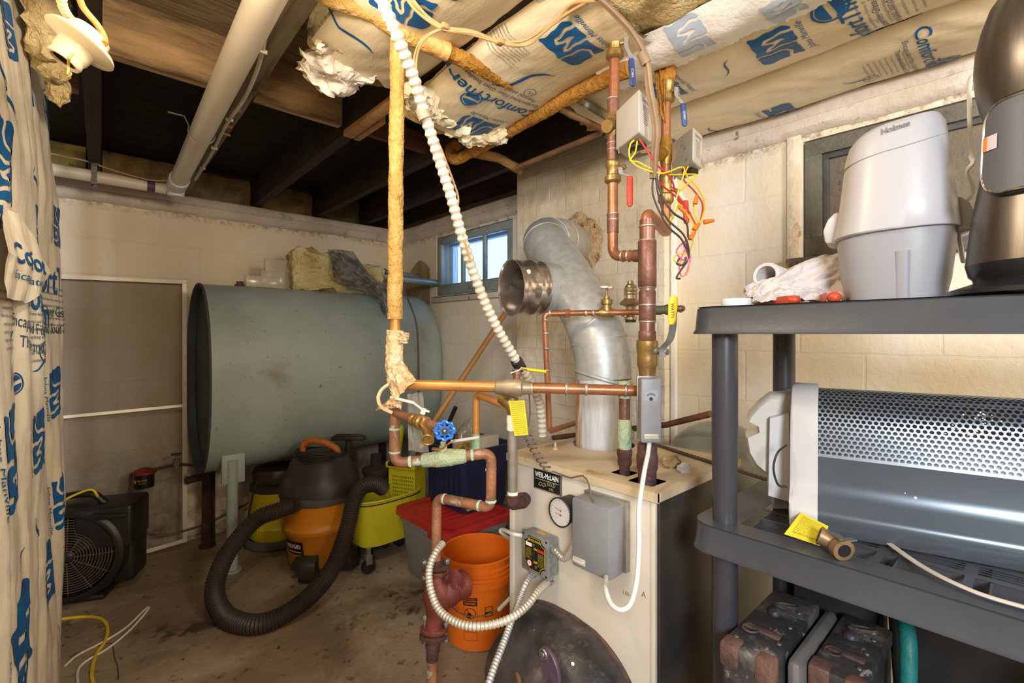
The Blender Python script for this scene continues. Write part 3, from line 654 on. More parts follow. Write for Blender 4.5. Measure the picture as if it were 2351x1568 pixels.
b = MB(); sleeve(b, (.30, 3.25, 2.085), (.335, 3.25, 2.085), .0302, .0004); part('primer_band', b, M('purple_primer', S(96, 66, 104), rough=.5), root, 'purple primer band')
b = MB(); b.box((.085, 3.215, 2.10), (.022, .0015, .12)); b.box((.085, 3.25, 2.052), (.022, .07, .0015)); b.box((.085, 3.285, 2.10), (.022, .0015, .12)); part('strap', b, M('perforated_strap', S(132, 130, 122), S(84, 78, 70), 60, .5, metal=.6), root)
b = MB(); cord(b, [Vector((-.4, 3.21, 2.16)), Vector((.05, 3.20, 2.145)), Vector((.12, 3.2, 2.13)), Vector((.3, 3.2, 2.105)), Vector((.42, 3.19, 2.125))], .0045, 8); solo('wall_cable', b, M('pinkish_cable', S(196, 160, 140), rough=.55), 'thin pinkish cable sagging just above the level white pipe', 'cable')
b = MB(); cp = [on(622, -20, z=2.128), on(614, 40, z=2.128), on(602, 120, z=2.128), on(585, 175, z=2.125), on(560, 228, z=2.125), on(530, 270, z=2.12), on(512, 300, z=2.125), on(490, 345, z=2.125), on(465, 385, z=2.12), on(448, 412, z=2.11)]
for a_ in cp: a_.x = min(a_.x, .50)
cord(b, cp, .0065); root = thing('staple_cable', 'white plastic cable stapled beside the thick white drain pipe', 'cable', tuple(cp[4])); part('cable', b, mCableW, root)
for px, py in ((603, 118), (527, 275), (492, 340), (465, 386)): b = MB(); q = on(px, py, z=2.122); b.box(tuple(q), (.026, .008, .012), bev=.002); part('staple', b, mPVC, root)
random.seed(2)
for (px, py), lb_ in zip(((545, 252), (524, 290), (519, 308)), ('uppermost wood splinter stuck by the stapled white cable', 'middle wood splinter hanging by the stapled white cable', 'lowest and smallest wood splinter by the stapled white cable')): b = MB(); q = on(px, py, z=2.128); b.box((0, 0, 0), (.03, .010, .008), Matrix.Translation(q) @ R(random.uniform(0, 3), 'Z') @ R(.4, 'X')); solo('wood_splinter', b, mNW, lb_, 'wood scrap', 'splinters by the stapled cable')
# ---- porcelain lamp holder
mPor = M('porcelain', S(232, 220, 194), S(222, 206, 172), 5, .22, spots=(S(186, 150, 100), 8, .66, .78), coat=.4)
c = at(186, 100, .92); ax = (RT*-.36+Vector((0, 0, -.80))-FW*.30).normalized(); m = along(c, ax)
root = thing('lamp_holder', 'empty porcelain lamp holder dangling from wires at the upper left', 'lamp holder', tuple(c))
b = MB(); b.lathe([(0, -.030), (.030, -.030), (.034, -.026), (.036, -.008), (.052, -.006), (.056, -.002), (.0575, .002), (.055, .005), (.036, .010), (.030, .014), (.028, .034), (.0265, .036), (.0265, .040), (.0275, .046), (.0255, .050), (.021, .050), (.0195, .046), (.0195, .012), (0, .012)], m, 44); part('body', b, mPor, root)
b = MB(); b.lathe([(.0192, .046), (.0185, .04), (.0192, .036), (.0185, .032), (.0192, .028), (.0185, .024), (.0185, .0135), (0, .0135)], m, 24); part('socket', b, M('dark_brass_shell', S(92, 78, 54), rough=.4, metal=.8), root)
b = MB(); b.box((.037, .012, .0065), (.010, .006, .003), m, .001); b.box((-.03, -.015, .0075), (.006, .004, .003), m, .001); part('screw', b, mBr, root)
b = MB(); cord(b, [m @ Vector((.03, -.01, .036)), m @ Vector((.034, -.012, .05)), at(157, 150, .90), at(156, 172, .90)], .0022, 6); cord(b, [at(158, 165, .90), at(164, 170, .9), at(157, 176, .9)], .0012, 5); part('pull_chain_stub', b, M('frayed_string', S(206, 164, 92), rough=.8), root)
b = MB(); q = [at(140, -25, .86), at(143, 10, .88), at(152, 30, .90), at(166, 48, .93)]; rib(b, q, .0075, .008, .22, 10); part('braided_wire', b, M('white_braid', S(226, 212, 184), rough=.7), root)
b = MB(); cord(b, [at(178, -25, .88), at(190, 15, .9), at(222, 55, .92), at(238, 82, .93), at(241, 100, .925)], .0058, 10); part('wire', b, M('old_yellow_wire', S(206, 166, 100), S(176, 134, 72), 20, .5), root)
# ---- wrapped pipes
def wrapped(b, pts, r, amp=.10, step=.006, n=22, seed=0, spiral=True):
    q = resample(smooth_path(pts, 20), step)
    def wob(i, k, n_):
        s = i*step; a = 2*pi*k/n_
        w = amp*.5*noise.noise(Vector((cos(a)*1.6, sin(a)*1.6, s*22+seed)))+amp*.7*noise.noise(Vector((cos(a)*5, sin(a)*5, s*70+seed)))
        if spiral: w += .05*(1 if ((s*9+a/(2*pi)) % 1) < .12 else 0)*-1
        w += .07*noise.noise(Vector((s*9+seed, 1, seed)))
        return w
    b.tube(q, r, n, True, wob)
XV = 911
root = thing('wrapped_riser', 'yellow-wrapped vertical pipe hanging from the ceiling down to the copper run', 'pipe', tuple(at(905, 900, 1.33)))
b = MB(); wrapped(b, [at(915, 55, 1.30), at(913, 120, 1.32), at(911, 260, 1.33), at(909, 420, 1.33), at(908, 560, 1.33), at(907, 660, 1.33), at(907, 735, 1.33)], .0205, .16, seed=2); part('yellow_wrap', b, mWrap, root)
b = MB(); b.tube([at(907, 560, 1.33), at(907, 800, 1.33)], .0143, 20); part('pipe', b, mCuY, root)
b = MB(); wrapped(b, [at(908, 758, 1.33), at(906, 800, 1.33), at(905, 850, 1.33), at(907, 885, 1.32)], .0225, .35, .005, 26, 6, False)
def sheet(b, c0, c1, c2, c3, amp=.012, seed=0, n=14):
    c0, c1, c2, c3 = map(Vector, (c0, c1, c2, c3)); nn = (c1-c0).cross(c3-c0).normalized()
    b.grid(lambda u, v: c0*(1-u)*(1-v)+c1*u*(1-v)+c2*u*v+c3*(1-u)*v+nn*(amp*noise.noise(Vector((u*4+seed, v*5, seed)))+amp*.4*noise.noise(Vector((u*13, v*12, seed)))), n, n)
sheet(b, at(925, 830, 1.30), at(890, 850, 1.30), at(905, 920, 1.29), at(955, 872, 1.28), .02, 3)
sheet(b, at(888, 870, 1.31), at(910, 880, 1.30), at(925, 945, 1.29), at(905, 930, 1.3), .016, 5)
sheet(b, at(915, 760, 1.31), at(940, 765, 1.29), at(935, 788, 1.30), at(915, 790, 1.31), .014, 8)
part('frayed_tape', b, mTapeW, root, 'torn pale plastic tape')
b = MB(); cord(b, [at(895, 880, 1.31), at(876, 895, 1.30), at(868, 915, 1.29), at(876, 935, 1.29), at(900, 948, 1.3)], .005, 6); sheet(b, at(892, 926, 1.30), at(905, 915, 1.3), at(868, 935, 1.31), at(862, 943, 1.32), .01, 8); sheet(b, at(892, 915, 1.3), at(930, 915, 1.29), at(915, 935, 1.3), at(880, 940, 1.3), .014, 12); part('loose_wrap', b, mTapeW, root)
b = MB(); sheet(b, at(935, 905, 1.34), at(970, 900, 1.34), at(985, 1040, 1.40), at(938, 1035, 1.40), .008, 21, 20); part('plastic_sheet', b, M('thin_clear_plastic', S(222, 214, 196), rough=.25, alpha=.30, bump=.4, bscale=18), root)
root = thing('wrapped_pipe', 'yellow-wrapped pipe slung under the ceiling across to the torn wool sleeve', 'pipe', tuple(at(1040, 125, 1.35)))
b = MB(); wrapped(b, [at(700, -35, 1.22), at(765, 0, 1.24), at(850, 30, 1.26), at(900, 62, 1.28), at(940, 85, 1.31), at(1000, 108, 1.36)], .0205, .16, seed=12); part('yellow_wrap', b, mWrap, root)
b = MB(); wrapped(b, [at(965, 92, 1.33), at(1030, 120, 1.38)], .0265, .14, seed=15, spiral=False); part('paper_sleeve', b, M('tan_wool_sleeve', S(214, 174, 108), S(190, 148, 84), 12, .75, bump=.8, bscale=50), root)
b = MB(); wrapped(b, [at(1025, 118, 1.38), at(1080, 145, 1.44), at(1130, 168, 1.5), at(1175, 192, 1.56)], .0215, .3, seed=18, spiral=False); part('wool_wrap', b, mWrapD, root)
root = thing('wrapped_pipe', 'golden wool-wrapped pipe rising right to the copper pipe beside the grey actuator box', 'pipe', tuple(at(1200, 290, 1.8)))
b = MB(); wrapped(b, [at(1445, 158, 1.42), at(1400, 178, 1.47), at(1310, 222, 1.60), at(1240, 262, 1.74), at(1170, 300, 1.88), at(1090, 345, 2.02), at(1045, 366, 2.08), at(1035, 345, 2.12), at(1050, 330, 2.14)], .0235, .22, seed=22); part('wool_wrap', b, mWrapD, root)
b = MB(); wrapped(b, [at(1085, 350, 2.06), at(1140, 362, 2.12), at(1175, 380, 2.16), at(1196, 392, 2.2)], .021, .2, seed=25); part('branch', b, M('brown_wool_wrap', S(150, 108, 56), S(112, 80, 46), 10, .85, bump=1, bscale=60), root)
# ---- grey conduit and copper up at the ceiling
mOldG = M('old_painted_pipe', S(150, 150, 126), S(112, 106, 84), 9, .55, spots=(S(206, 214, 206), 12, .6, .7), bump=.4)
b = MB(); b.tube(P([(1150, 115, 1.47), (1230, 168, 1.56), (1320, 222, 1.67), (1405, 275, 1.78)]), .0135, 16); b.sph(at(1148, 113, 1.46), .019, 16); solo('old_conduit', b, mOldG, 'old grey-green painted conduit with a blob fitting under the plastic batts', 'conduit')
b = MB(); b.tube(P([(1262, -25, 1.2), (1185, 72, 1.36)]), .016, 18); root = thing('blue_grey_pipe', 'pale blue pipe stub entering a dark sleeve at top centre', 'pipe', tuple(at(1185, 72, 1.36))); part('pipe', b, M('pale_blue_pipe', S(196, 206, 196), S(170, 178, 160), 8, .5, spots=(S(90, 84, 66), 16, .58, .66)), root)
b = MB(); b.tube(P([(1202, 50, 1.33), (1182, 78, 1.38)]), [.021, .019], 16); part('sleeve', b, M('dark_tape_sleeve', S(104, 92, 74), rough=.7, bump=.5), root)
b = MB(); b.tube(P([(1210, -25, 1.26), (1042, 102, 1.46)]), .0075, 12); b.tube(P([(1180, -25, 1.26), (1030, 96, 1.46)]), .006, 12); solo('ceiling_conduit', b, M('dull_grey_conduit', S(138, 128, 108), rough=.45, metal=.5), 'pair of dull thin conduits running along the joist at top centre', 'conduit')
b = MB(); b.tube(fillet(P([(1285, 250, 1.68), (1392, 300, 1.80), (1188, 384, 2.14)]), .05), .011, 16); solo('ceiling_copper_pipe', b, M('dusty_copper', S(150, 112, 78), S(112, 84, 60), 12, .5, metal=.4), 'thin dusty brown copper pipe bent back along the top of the chimney', 'pipe')
b = MB(); b.tube(P([(1195, 290, 1.75), (1400, 410, 2.1)]), .001, 4)
# ---- cable bundles
b = MB()
for k, o in enumerate(((0, 0), (7, 5), (-5, 6))):
    cord(b, [at(925+o[0], -25, 1.15), at(960+o[0], 18+o[1], 1.17), at(1015, 60+o[1], 1.2), at(1085+o[0], 72+o[1], 1.22), at(1148, 95+o[1]*.6, 1.24), at(1205+o[0], 92+o[1]*2, 1.26), at(1260, 58+o[1], 1.24), at(1320+o[0]*2, 20-o[1]*1.5, 1.2), at(1366, -4+o[1], 1.16)], .0038)
for px, py, t in ((1020, 62, 1.2), (1148, 96, 1.24)): b.box(tuple(at(px, py, t)), (.020, .020, .014), bev=.003)
solo('cable_bundle', b, mCable, 'bundle of tan cables looping across the ceiling plastic from the conduit to the copper pipe', 'cable')
b = MB()
for o in (0, 6): cord(b, [at(1020+o, 62, 1.2), at(985+o, 78, 1.2), at(962+o, 100, 1.2), at(950+o, 140, 1.22), at(955+o, 190, 1.22), at(985+o, 290, 1.22), at(1010+o, 350, 1.22), at((1042 if o else 1020), 420, 1.22), at((1052 if o else 1036), 455, 1.22), at(1052, 500, 1.22), at(1080, 600, 1.25)], .0028)
solo('thin_cable', b, mCable, 'thin tan cable following the ribbed white conduit down', 'cable')
# ---- ribbed white conduit
root = thing('flexible_conduit', 'long ribbed white conduit hanging from the ceiling down behind the copper run', 'conduit', tuple(at(1247, 1000, 1.58)))
b = MB(); rib(b, P([(862, -35, .98), (885, 20, 1.0), (915, 90, 1.03), (950, 180, 1.08), (975, 262, 1.12), (1003, 350, 1.16), (1035, 450, 1.2), (1060, 540, 1.24), (1092, 640, 1.29), (1135, 740, 1.35), (1190, 835, 1.43), (1225, 890, 1.50), (1241, 940, 1.55), (1246, 1000, 1.58)]), .0132, .0185, .26, 14, 7); part('ribbed_sleeve', b, mCondW, root)
b = MB(); q0, q1 = at(968, 250, 1.115), at(977, 274, 1.12); b.tube([q0, q1], .016, 14); part('tape_band', b, M('grey_tape_band', S(150, 138, 118), rough=.5), root)
b = MB(); q0, q1 = at(1185, 828, 1.42), at(1196, 846, 1.44); b.tube([q0, q1], .018, 14); part('clamp', b, mBlk, root)
# ---- main copper riser out of the boiler
RX, RT_ = 1486, 1.24
def rz(y): return at(RX, y, RT_)
RAX = Vector((0, 0, 1))
root = thing('copper_riser', 'thick copper riser standing out of the boiler top with tee and elbow', 'pipe', tuple(rz(1108)))
b = MB(); b.tube([rz(780), rz(505)], .0195, 26); b.tube([rz(1050), rz(850)], .0195, 26); part('pipe', b, M('brown_copper', S(150, 104, 84), S(112, 78, 68), 10, .36, metal=.45, spots=(S(176, 120, 84), 6, .58, .72)), root)
b = MB(); sleeve(b, rz(660), rz(553), .0222); sleeve(b, rz(738), rz(668), .0205); sleeve(b, rz(780), rz(760), .0213)
tl = at(1407, 0, 1.335); zc = rz(585).z
LP = Vector((tl.x, tl.y, zc+.012)); b.tube([rz(587), rz(587).lerp(LP, .35)], .0165, 20)
part('fitting', b, mCuD, root)
b = MB()
for y in (553, 660, 700, 738, 765, 520): ring(b, rz(y), RAX, .0203, .003, .002)
part('solder_joint', b, mSol, root)
b = MB(); e0 = rz(510); e1 = at(1530, 505, 1.44); b.tube(fillet([rz(530), Vector((e0.x, e0.y, rz(492).z)), Vector((e1.x, e1.y, rz(492).z))], .035), .0165, 22); part('elbow', b, mCu, root)
b = MB(); rings = [(780, .0215), (783, .0275), (800, .0280), (803, .0262), (822, .0255), (838, .026), (842, .024), (850, .022), (862, .0205)]
b.tube([rz(y) for y, r in rings], [r for y, r in rings], 28); vb = part('ball_valve', b, mBr, root, 'brass ball valve with yellow lever')
b = MB(); s0 = rz(808); s1 = at(1512, 806, 1.215); b.tube([s0, s1], .009, 16); s2 = at(1528, 808, 1.20); b.tube([s1, s2], .006, 14); hexn(b, s2, s2-s1, .009, .012); part('stem', b, M('corroded_stem', S(140, 110, 110), S(120, 160, 150), 40, .5, metal=.5), vb)
b = MB()
hp = P([(1521, 820, 1.195), (1522, 800, 1.195), (1538, 780, 1.19), (1545, 750, 1.185), (1546, 718, 1.18)])
for i in range(len(hp)-1):
    pass
x, y, a = RT, FW, Vector((0, 0, 1))
q = smooth_path(hp, 6); b.loft([[p+RT*sx*.0085+FW*sy*.0018 for sx, sy in ((-1, -1), (1, -1), (1, 1), (-1, 1))] for p in q], smooth=False); part('lever', b, mSteel, vb)
b = MB(); q = [at(1541, 745, 1.183), at(1543, 735, 1.183), at(1545, 700, 1.18), at(1546, 685, 1.18), at(1547, 679, 1.18)]; wd_ = [.006, .0105, .0115, .011, .006]
b.loft([[p+RT*(cos(t_)*w_)+FW*(sin(t_)*.0045) for t_ in [2*pi*k/14 for k in range(14)]] for p, w_ in zip(q, wd_)]); part('grip', b, mYelG, vb, 'yellow plastic grip')
b = MB(); mm = MX(at(1544, 713, 1.173), Vector((0, 0, -1)), RT, FW*-1); b.text('WATTS', mm, .011); part('grip_lettering', b, mBlk, vb)
b = MB(); b.tube([rz(y) for y in (1015, 1022, 1040, 1043, 1048, 1075, 1080, 1112)], [.0205, .025, .025, .027, .0275, .0265, .0235, .023], 26); part('union', b, M('purple_brown_union', S(104, 78, 78), S(72, 52, 56), 18, .6, metal=.4, bump=.4, spots=(S(150, 140, 130), 20, .6, .7)), root)
# ---- left zone pipe
ZL = (1407, 1.335)
def zl(y): return at(ZL[0], y, ZL[1])
root = thing('zone_pipe', 'left copper zone pipe dropping through two ball valves to the riser tee', 'pipe', tuple(zl(550)))
b = MB(); b.tube([at(1417, -30, 1.32), at(1413, 80, 1.325)], .0143, 20); b.tube([at(1411, 135, 1.33), at(1409, 262, 1.335)], .0143, 20)
b.tube(fillet([zl(300), zl(560)+Vector((0, 0, zc-zl(560).z+.012)), rz(587).lerp(LP, .33)+Vector((0, 0, 0))], .028), .0143, 20); part('pipe', b, mCu, root)
b = MB(); b.tube([at(1408, 226, 1.335), at(1408, 262, 1.335)], .0163, 18); b.tube([zl(315), zl(400)], .0165, 18); b.tube([zl(492), zl(535)], .0162, 18); part('fitting', b, mCuD, root)
b = MB()
for y in (228, 330, 345, 492, 505): ring(b, zl(y), RAX, .0155, .003, .002)
d = (rz(587)-LP).normalized()
for k in (.12, .3): ring(b, LP.lerp(rz(587), k+.2), d, .0146, .003, .002)
part('solder_joint', b, mSol, root)
def bvalve(parent, ptop, pbot, r, stem_to, leverpts, lw, gripm, griplen, txt=None, mat=None, label=None):
    b = MB(); L_ = [0, .06, .12, .3, .36, .64, .7, .9, .96, 1]; rr = [1.15, 1.5, 1.55, 1.5, 1.3, 1.32, 1.75, 1.8, 1.5, 1.2]
    b.tube([ptop.lerp(pbot, l) for l in L_], [r*k for k in rr], 24); v = part('ball_valve', b, mat or mBr, parent, label)
    b = MB(); m_ = ptop.lerp(pbot, .42); b.tube([m_, stem_to], .0065, 12); hexn(b, stem_to, stem_to-m_, .0075, .008); part('stem', b, mBr, v)
    b = MB(); q = smooth_path(leverpts[:-1], 6); b.loft([[p+RT*sx*lw*.7+FW*sy*.0012 for sx, sy in ((-1, -1), (1, -1), (1, 1), (-1, 1))] for p in q], smooth=False); part('lever', b, mGalv, v)
    b = MB(); a_, c_ = leverpts[-2], leverpts[-1]; q = [a_, a_.lerp(c_, .06), a_.lerp(c_, .5), a_.lerp(c_, .94), c_]
    b.loft([[p+RT*(cos(t_)*lw*w_)+FW*(sin(t_)*.0045) for t_ in [2*pi*k/14 for k in range(14)]] for p, w_ in zip(q, (.7, 1, 1.05, 1, .5))]); part('grip', b, gripm, v)
    if txt: b = MB(); mm = MX(a_.lerp(c_, .55)-FW*.006, (a_-c_).normalized(), RT*-1, FW*-1); b.text(txt, mm, .008); part('grip_lettering', b, mPVC, v)
bvalve(root, at(1413, 76, 1.325), at(1411, 138, 1.33), .0135, at(1440, 96, 1.31), P([(1438, 82, 1.30), (1438, 108, 1.30), (1446, 125, 1.30), (1449, 135, 1.30), (1453, 198, 1.30)]), .0085, mBluG, 0, 'NIBCO', label='upper brass ball valve with blue lever')
bvalve(root, at(1407, 368, 1.335), at(1407, 422, 1.335), .0128, at(1433, 383, 1.31), P([(1424, 385, 1.30), (1426, 398, 1.3), (1438, 402, 1.3), (1446, 404, 1.3), (1446, 474, 1.3)]), .0085, mRedG, 0, label='lower brass ball valve with red lever')
b = MB(); b.tube([at(1408, y, 1.335) for y in (252, 262, 270, 290, 308, 316)], [.015, .0165, .022, .0255, .021, .0165], 24); b.tube([at(1408, 288, 1.335), at(1393, 290, 1.31)], [.024, .017], 20); part('valve_body', b, mBr, root)
# ---- right zone pipe
def zr(y): return at(1529, y, 1.46)
root = thing('zone_pipe', 'right zone pipe with torn golden wrap above its blue lever', 'pipe', tuple(zr(505)))
b = MB(); b.tube([zr(232), zr(316)], .0143, 18); b.tube(fillet([zr(430), Vector((zr(0).x, zr(0).y, rz(492).z)), Vector((e1.x, e1.y, rz(492).z))+RT*-.01], .02), .0143, 18); b.tube([zr(380), zr(440)], .0150, 18); part('pipe', b, mCu, root)
b = MB(); b.tube([zr(313), zr(322), zr(335), zr(352), zr(370), zr(380)], [.015, .0165, .022, .023, .017, .016], 22); b.tube([zr(350), at(1513, 358, 1.44)], [.02, .016], 18); part('valve_body', b, M('varnished_brass', S(190, 142, 54), S(160, 112, 44), 14, .35, metal=.5), root)
bvalve(root, at(1533, 180, 1.46), at(1531, 238, 1.46), .0128, at(1556, 210, 1.44), P([(1553, 200, 1.43), (1553, 218, 1.43), (1562, 232, 1.43), (1568, 238, 1.43), (1572, 290, 1.43)]), .0085, mBluG, 0, 'NIBCO', label='brass ball valve with blue lever')
bvalve(root, zr(398), zr(470), .0128, at(1558, 440, 1.44), P([(1560, 440, 1.43), (1566, 452, 1.43), (1572, 458, 1.43), (1574, 460, 1.43), (1576, 514, 1.43)]), .0085, mRedG, 0, label='brass drain valve with red lever')
b = MB(); wrapped(b, [at(1535, 128, 1.46), at(1534, 160, 1.46), at(1533, 190, 1.46)], .022, .4, .004, 22, 31, False); b2 = MB()
sheet(b, at(1500, 145, 1.47), at(1528, 150, 1.45), at(1528, 285, 1.44), at(1512, 255, 1.45), .012, 33, 18); sheet(b, at(1512, 150, 1.45), at(1535, 150, 1.44), at(1528, 240, 1.44), at(1520, 230, 1.44), .014, 35, 16); part('torn_wrap', b, mWrapD, root, 'torn golden glass-wool wrap')
# ---- actuator boxes
mBoxG = M('actuator_box', S(214, 210, 204), S(196, 190, 182), 5, .4, metal=.35, spots=(S(110, 100, 88), 30, .72, .8))
mBoxD = M('actuator_box_dirty', S(206, 202, 190), S(182, 176, 160), 5, .42, metal=.35, spots=[(S(104, 98, 84), 26, .58, .72)])
def qbox(b, pts, zt, zb, bev=.004):
    """pts: left, corner, right as (px,t); builds an upright box"""
    a_, c_, d_ = [at(px, HY, t) for px, t in pts]; e_ = a_+d_-c_
    bm = bmesh.new(); vs = []
    for z in (zb, zt):
        for p in (a_, c_, d_, e_): vs.append(bm.verts.new((p.x, p.y, z)))
    for f in ((0, 1, 2, 3), (7, 6, 5, 4), (0, 4, 5, 1), (1, 5, 6, 2), (2, 6, 7, 3), (3, 7, 4, 0)): bm.faces.new([vs[i] for i in f])
    bmesh.ops.recalc_face_normals(bm, faces=bm.faces[:])
    if bev: bmesh.ops.bevel(bm, geom=bm.edges[:], offset=bev, segments=3, profile=.5, affect='EDGES')
    b.addbm(bm); return a_, c_, d_
def actuator(pts, yt, yb, label, mat, wires):
    c0 = at(pts[1][0], yt, pts[1][1]); zt = c0.z; zb = at(pts[1][0], yb, pts[1][1]).z
    root = thing('zone_actuator', label, 'actuator', (c0.x, c0.y, zb), group=None)
    b = MB(); a_, c_, d_ = qbox(b, pts, zt, zb); part('cover', b, mat, root)
    b = MB(); u = (d_-c_).normalized(); nn = Vector((-u.y, u.x, 0)); nn = nn if nn.dot(FW) < 0 else -nn
    w_ = (d_-c_).length
    def mp(x, y): return c_+u*(w_*.5+x)+nn*.0006+Vector((0, 0, y+zt-c_.z))
    b.text('CAUTION', lambda x, y: mp(x, y-.018), .011, 'CENTER')
    for k in range(9): b.text(['disconnect power', 'before removing', 'cover or wiring', 'to avoid shock', 'see instructions', 'use copper wire', 'rated for 75 C', 'class 2 circuit', 'keep cover on'][k], lambda x, y: mp(x, y-.030-k*.0055), .0052, 'CENTER')
    part('warning_print', b, mBlk, root)
    b = MB(); b.box(tuple(c_.lerp(a_, .35)+(d_-c_)*.5+Vector((0, 0, zb-c_.z-.006))), (.035, .035, .012), bev=.002); b.cyl(c_.lerp(a_, .6)+(d_-c_)*.4+Vector((0, 0, zb-c_.z)), c_.lerp(a_, .6)+(d_-c_)*.4+Vector((0, 0, zb-c_.z-.014)), .004); part('motor_plate', b, mBlk, root)
    b = MB()
    for k in (.5, 1.0): b.cyl(a_.lerp(c_, .15)+Vector((0, 0, zb-c_.z+.002)), a_.lerp(c_, .15)+Vector((0, 0, zb-c_.z-.016)), .0028)
    part('screw', b, mSteel, root)
    return root
actuator([(1414, 1.30), (1467, 1.18), (1498, 1.25)], 203, 303, 'larger light-grey actuator box on the left zone pipe with wires hanging below', mBoxG, None)
actuator([(1542, 1.44), (1591, 1.32), (1613, 1.38)], 290, 370, 'smaller dirt-speckled actuator box on the right zone pipe', mBoxD, None)
# ---- thermostat wire tangle
mWY = M('yellow_wire', S(226, 196, 40), rough=.4); mWR = M('red_wire', S(200, 52, 50), rough=.4); mWP = M('pink_wire', S(214, 84, 150), rough=.4); mWDk = M('dark_wire', S(72, 62, 58), rough=.5)
root = thing('control_wiring', 'tangle of yellow, red and brown control wires with orange nuts hanging below the actuators', 'wiring', tuple(at(1560, 640, 1.3)))
def wires(nm, mat, Ls, r=.0019):
    for L_ in Ls: b = MB(); cord(b, P(L_), r, 6, 8); part(nm, b, mat, root)
wires('yellow_wire', mWY, [[(1455, 322, 1.2), (1446, 335, 1.18), (1447, 365, 1.18), (1470, 385, 1.19), (1520, 398, 1.2), (1570, 385, 1.22), (1557, 440, 1.23), (1540, 500, 1.24), (1532, 515, 1.24), (1545, 500, 1.25), (1560, 465, 1.25)],
    [(1463, 325, 1.2), (1458, 350, 1.19), (1447, 368, 1.18), (1465, 372, 1.19), (1490, 385, 1.2), (1530, 400, 1.22), (1590, 400, 1.25), (1597, 405, 1.25), (1570, 430, 1.25), (1555, 455, 1.25), (1580, 495, 1.25), (1595, 520, 1.25)],
    [(1580, 382, 1.34), (1575, 400, 1.32), (1600, 430, 1.3), (1618, 465, 1.28), (1610, 505, 1.27), (1590, 525, 1.26), (1590, 560, 1.26), (1570, 600, 1.25), (1548, 598, 1.25), (1556, 583, 1.25), (1575, 585, 1.25), (1582, 620, 1.25), (1562, 638, 1.25)],
    [(1592, 470, 1.27), (1598, 500, 1.26), (1606, 512, 1.26)]], .0021)
wires('red_wire', mWR, [[(1468, 320, 1.2), (1485, 345, 1.2), (1505, 375, 1.2), (1540, 410, 1.22), (1553, 445, 1.24), (1575, 475, 1.25), (1597, 515, 1.25)], [(1495, 395, 1.2), (1520, 425, 1.22), (1550, 450, 1.24), (1585, 490, 1.25)], [(1573, 385, 1.33), (1568, 410, 1.31), (1595, 440, 1.29), (1613, 470, 1.28), (1608, 510, 1.27)]], .0023)
wires('pink_wire', mWP, [[(1590, 545, 1.26), (1565, 560, 1.25), (1553, 580, 1.25), (1575, 600, 1.25), (1580, 570, 1.25), (1570, 560, 1.25), (1582, 610, 1.25), (1566, 635, 1.25), (1560, 610, 1.25), (1572, 575, 1.25), (1585, 590, 1.25), (1575, 632, 1.25)]], .0021)
wires('brown_wire', mWDk, [[(1505, 400, 1.2), (1512, 450, 1.21), (1530, 500, 1.22), (1570, 540, 1.24), (1582, 580, 1.25), (1575, 605, 1.25)], [(1500, 400, 1.2), (1500, 450, 1.21), (1530, 515, 1.22), (1565, 550, 1.24), (1580, 590, 1.25), (1560, 625, 1.25), (1553, 638, 1.25), (1562, 640, 1.25)], [(1505, 395, 1.2), (1520, 450, 1.21), (1545, 488, 1.22), (1575, 510, 1.24), (1580, 545, 1.25)], [(1560, 593, 1.25), (1554, 605, 1.25), (1568, 608, 1.25), (1575, 590, 1.25)]], .0028)
for (px, py, dx, dy) in ((1598, 458, 4, -20), (1628, 508, 24, -4), (1565, 480, -18, -14), (1600, 520, 12, -16), (1590, 540, 12, -18)):
    b = MB(); a_ = at(px-dx*.5, py-dy*.5, 1.25); c_ = at(px+dx*.5, py+dy*.5, 1.25); b.tube([a_, a_.lerp(c_, .3), a_.lerp(c_, .9), c_], [.0062, .0060, .0042, .003], 10); part('wire_nut', b, M('orange_nut', S(226, 120, 32), rough=.45), root)
b = MB()
for o, (dx, t) in enumerate(((0, 0), (6, .004), (-5, .004), (3, -.006))):
    cord(b, [at(1366+dx*.3, -10, 1.16+t), at(1395+dx, 15, 1.16+t), at(1440+dx, 62, 1.16+t), at(1468+dx, 105, 1.16+t), at(1484+dx*.7, 145, 1.17+t), at(1490+dx, 200, 1.18+t), at(1500+dx, 255, 1.19+t), at(1506+dx, 300, 1.19+t), at(1503+dx, 350, 1.2+t), at(1500+dx, 410, 1.2+t)], .0045)
for (px, py, t) in ((1477, 130, 1.165),): b.cyl(at(1472, 120, 1.165), at(1484, 146, 1.17), .0125, n=14)
solo('cable_bundle', b, M('brown_cable_bundle', S(150, 124, 94), S(112, 90, 72), 6, .55), 'brown cable bundle curving down past the two actuator boxes', 'cable')
# ---- horizontal copper run
root = thing('copper_run', 'level copper pipe crossing from the wrapped riser to the boiler risers', 'pipe', tuple(at(1180, 888, 1.31)))
h0, h1 = at(912, 883, 1.325), at(1462, 897, 1.29)
b = MB(); b.tube([h0, at(1145, 888, 1.31)], .0146, 22); part('pipe', b, mCuY, root)
b = MB(); b.tube([at(1215, 890, 1.31), h1], .0146, 22); part('pipe', b, mCu, root)
b = MB(); hd = (h1-h0).normalized()
for px in (934, 1143, 1224, 1303, 1348, 1437): ring(b, h0.lerp(h1, (px-912)/550), hd, .0148, .004, .002)
part('solder_joint', b, mSol, root)
b = MB(); q = [h0.lerp(h1, (px-912)/550) for px in (1140, 1145, 1160, 1164, 1180, 1184, 1200, 1204, 1222)]; b.tube(q, [.0155, .019, .0195, .0225, .0235, .025, .025, .019, .017], 26); v = part('ball_valve', b, M('dull_bronze', S(176, 158, 128), S(142, 126, 104), 12, .45, metal=.5), root)
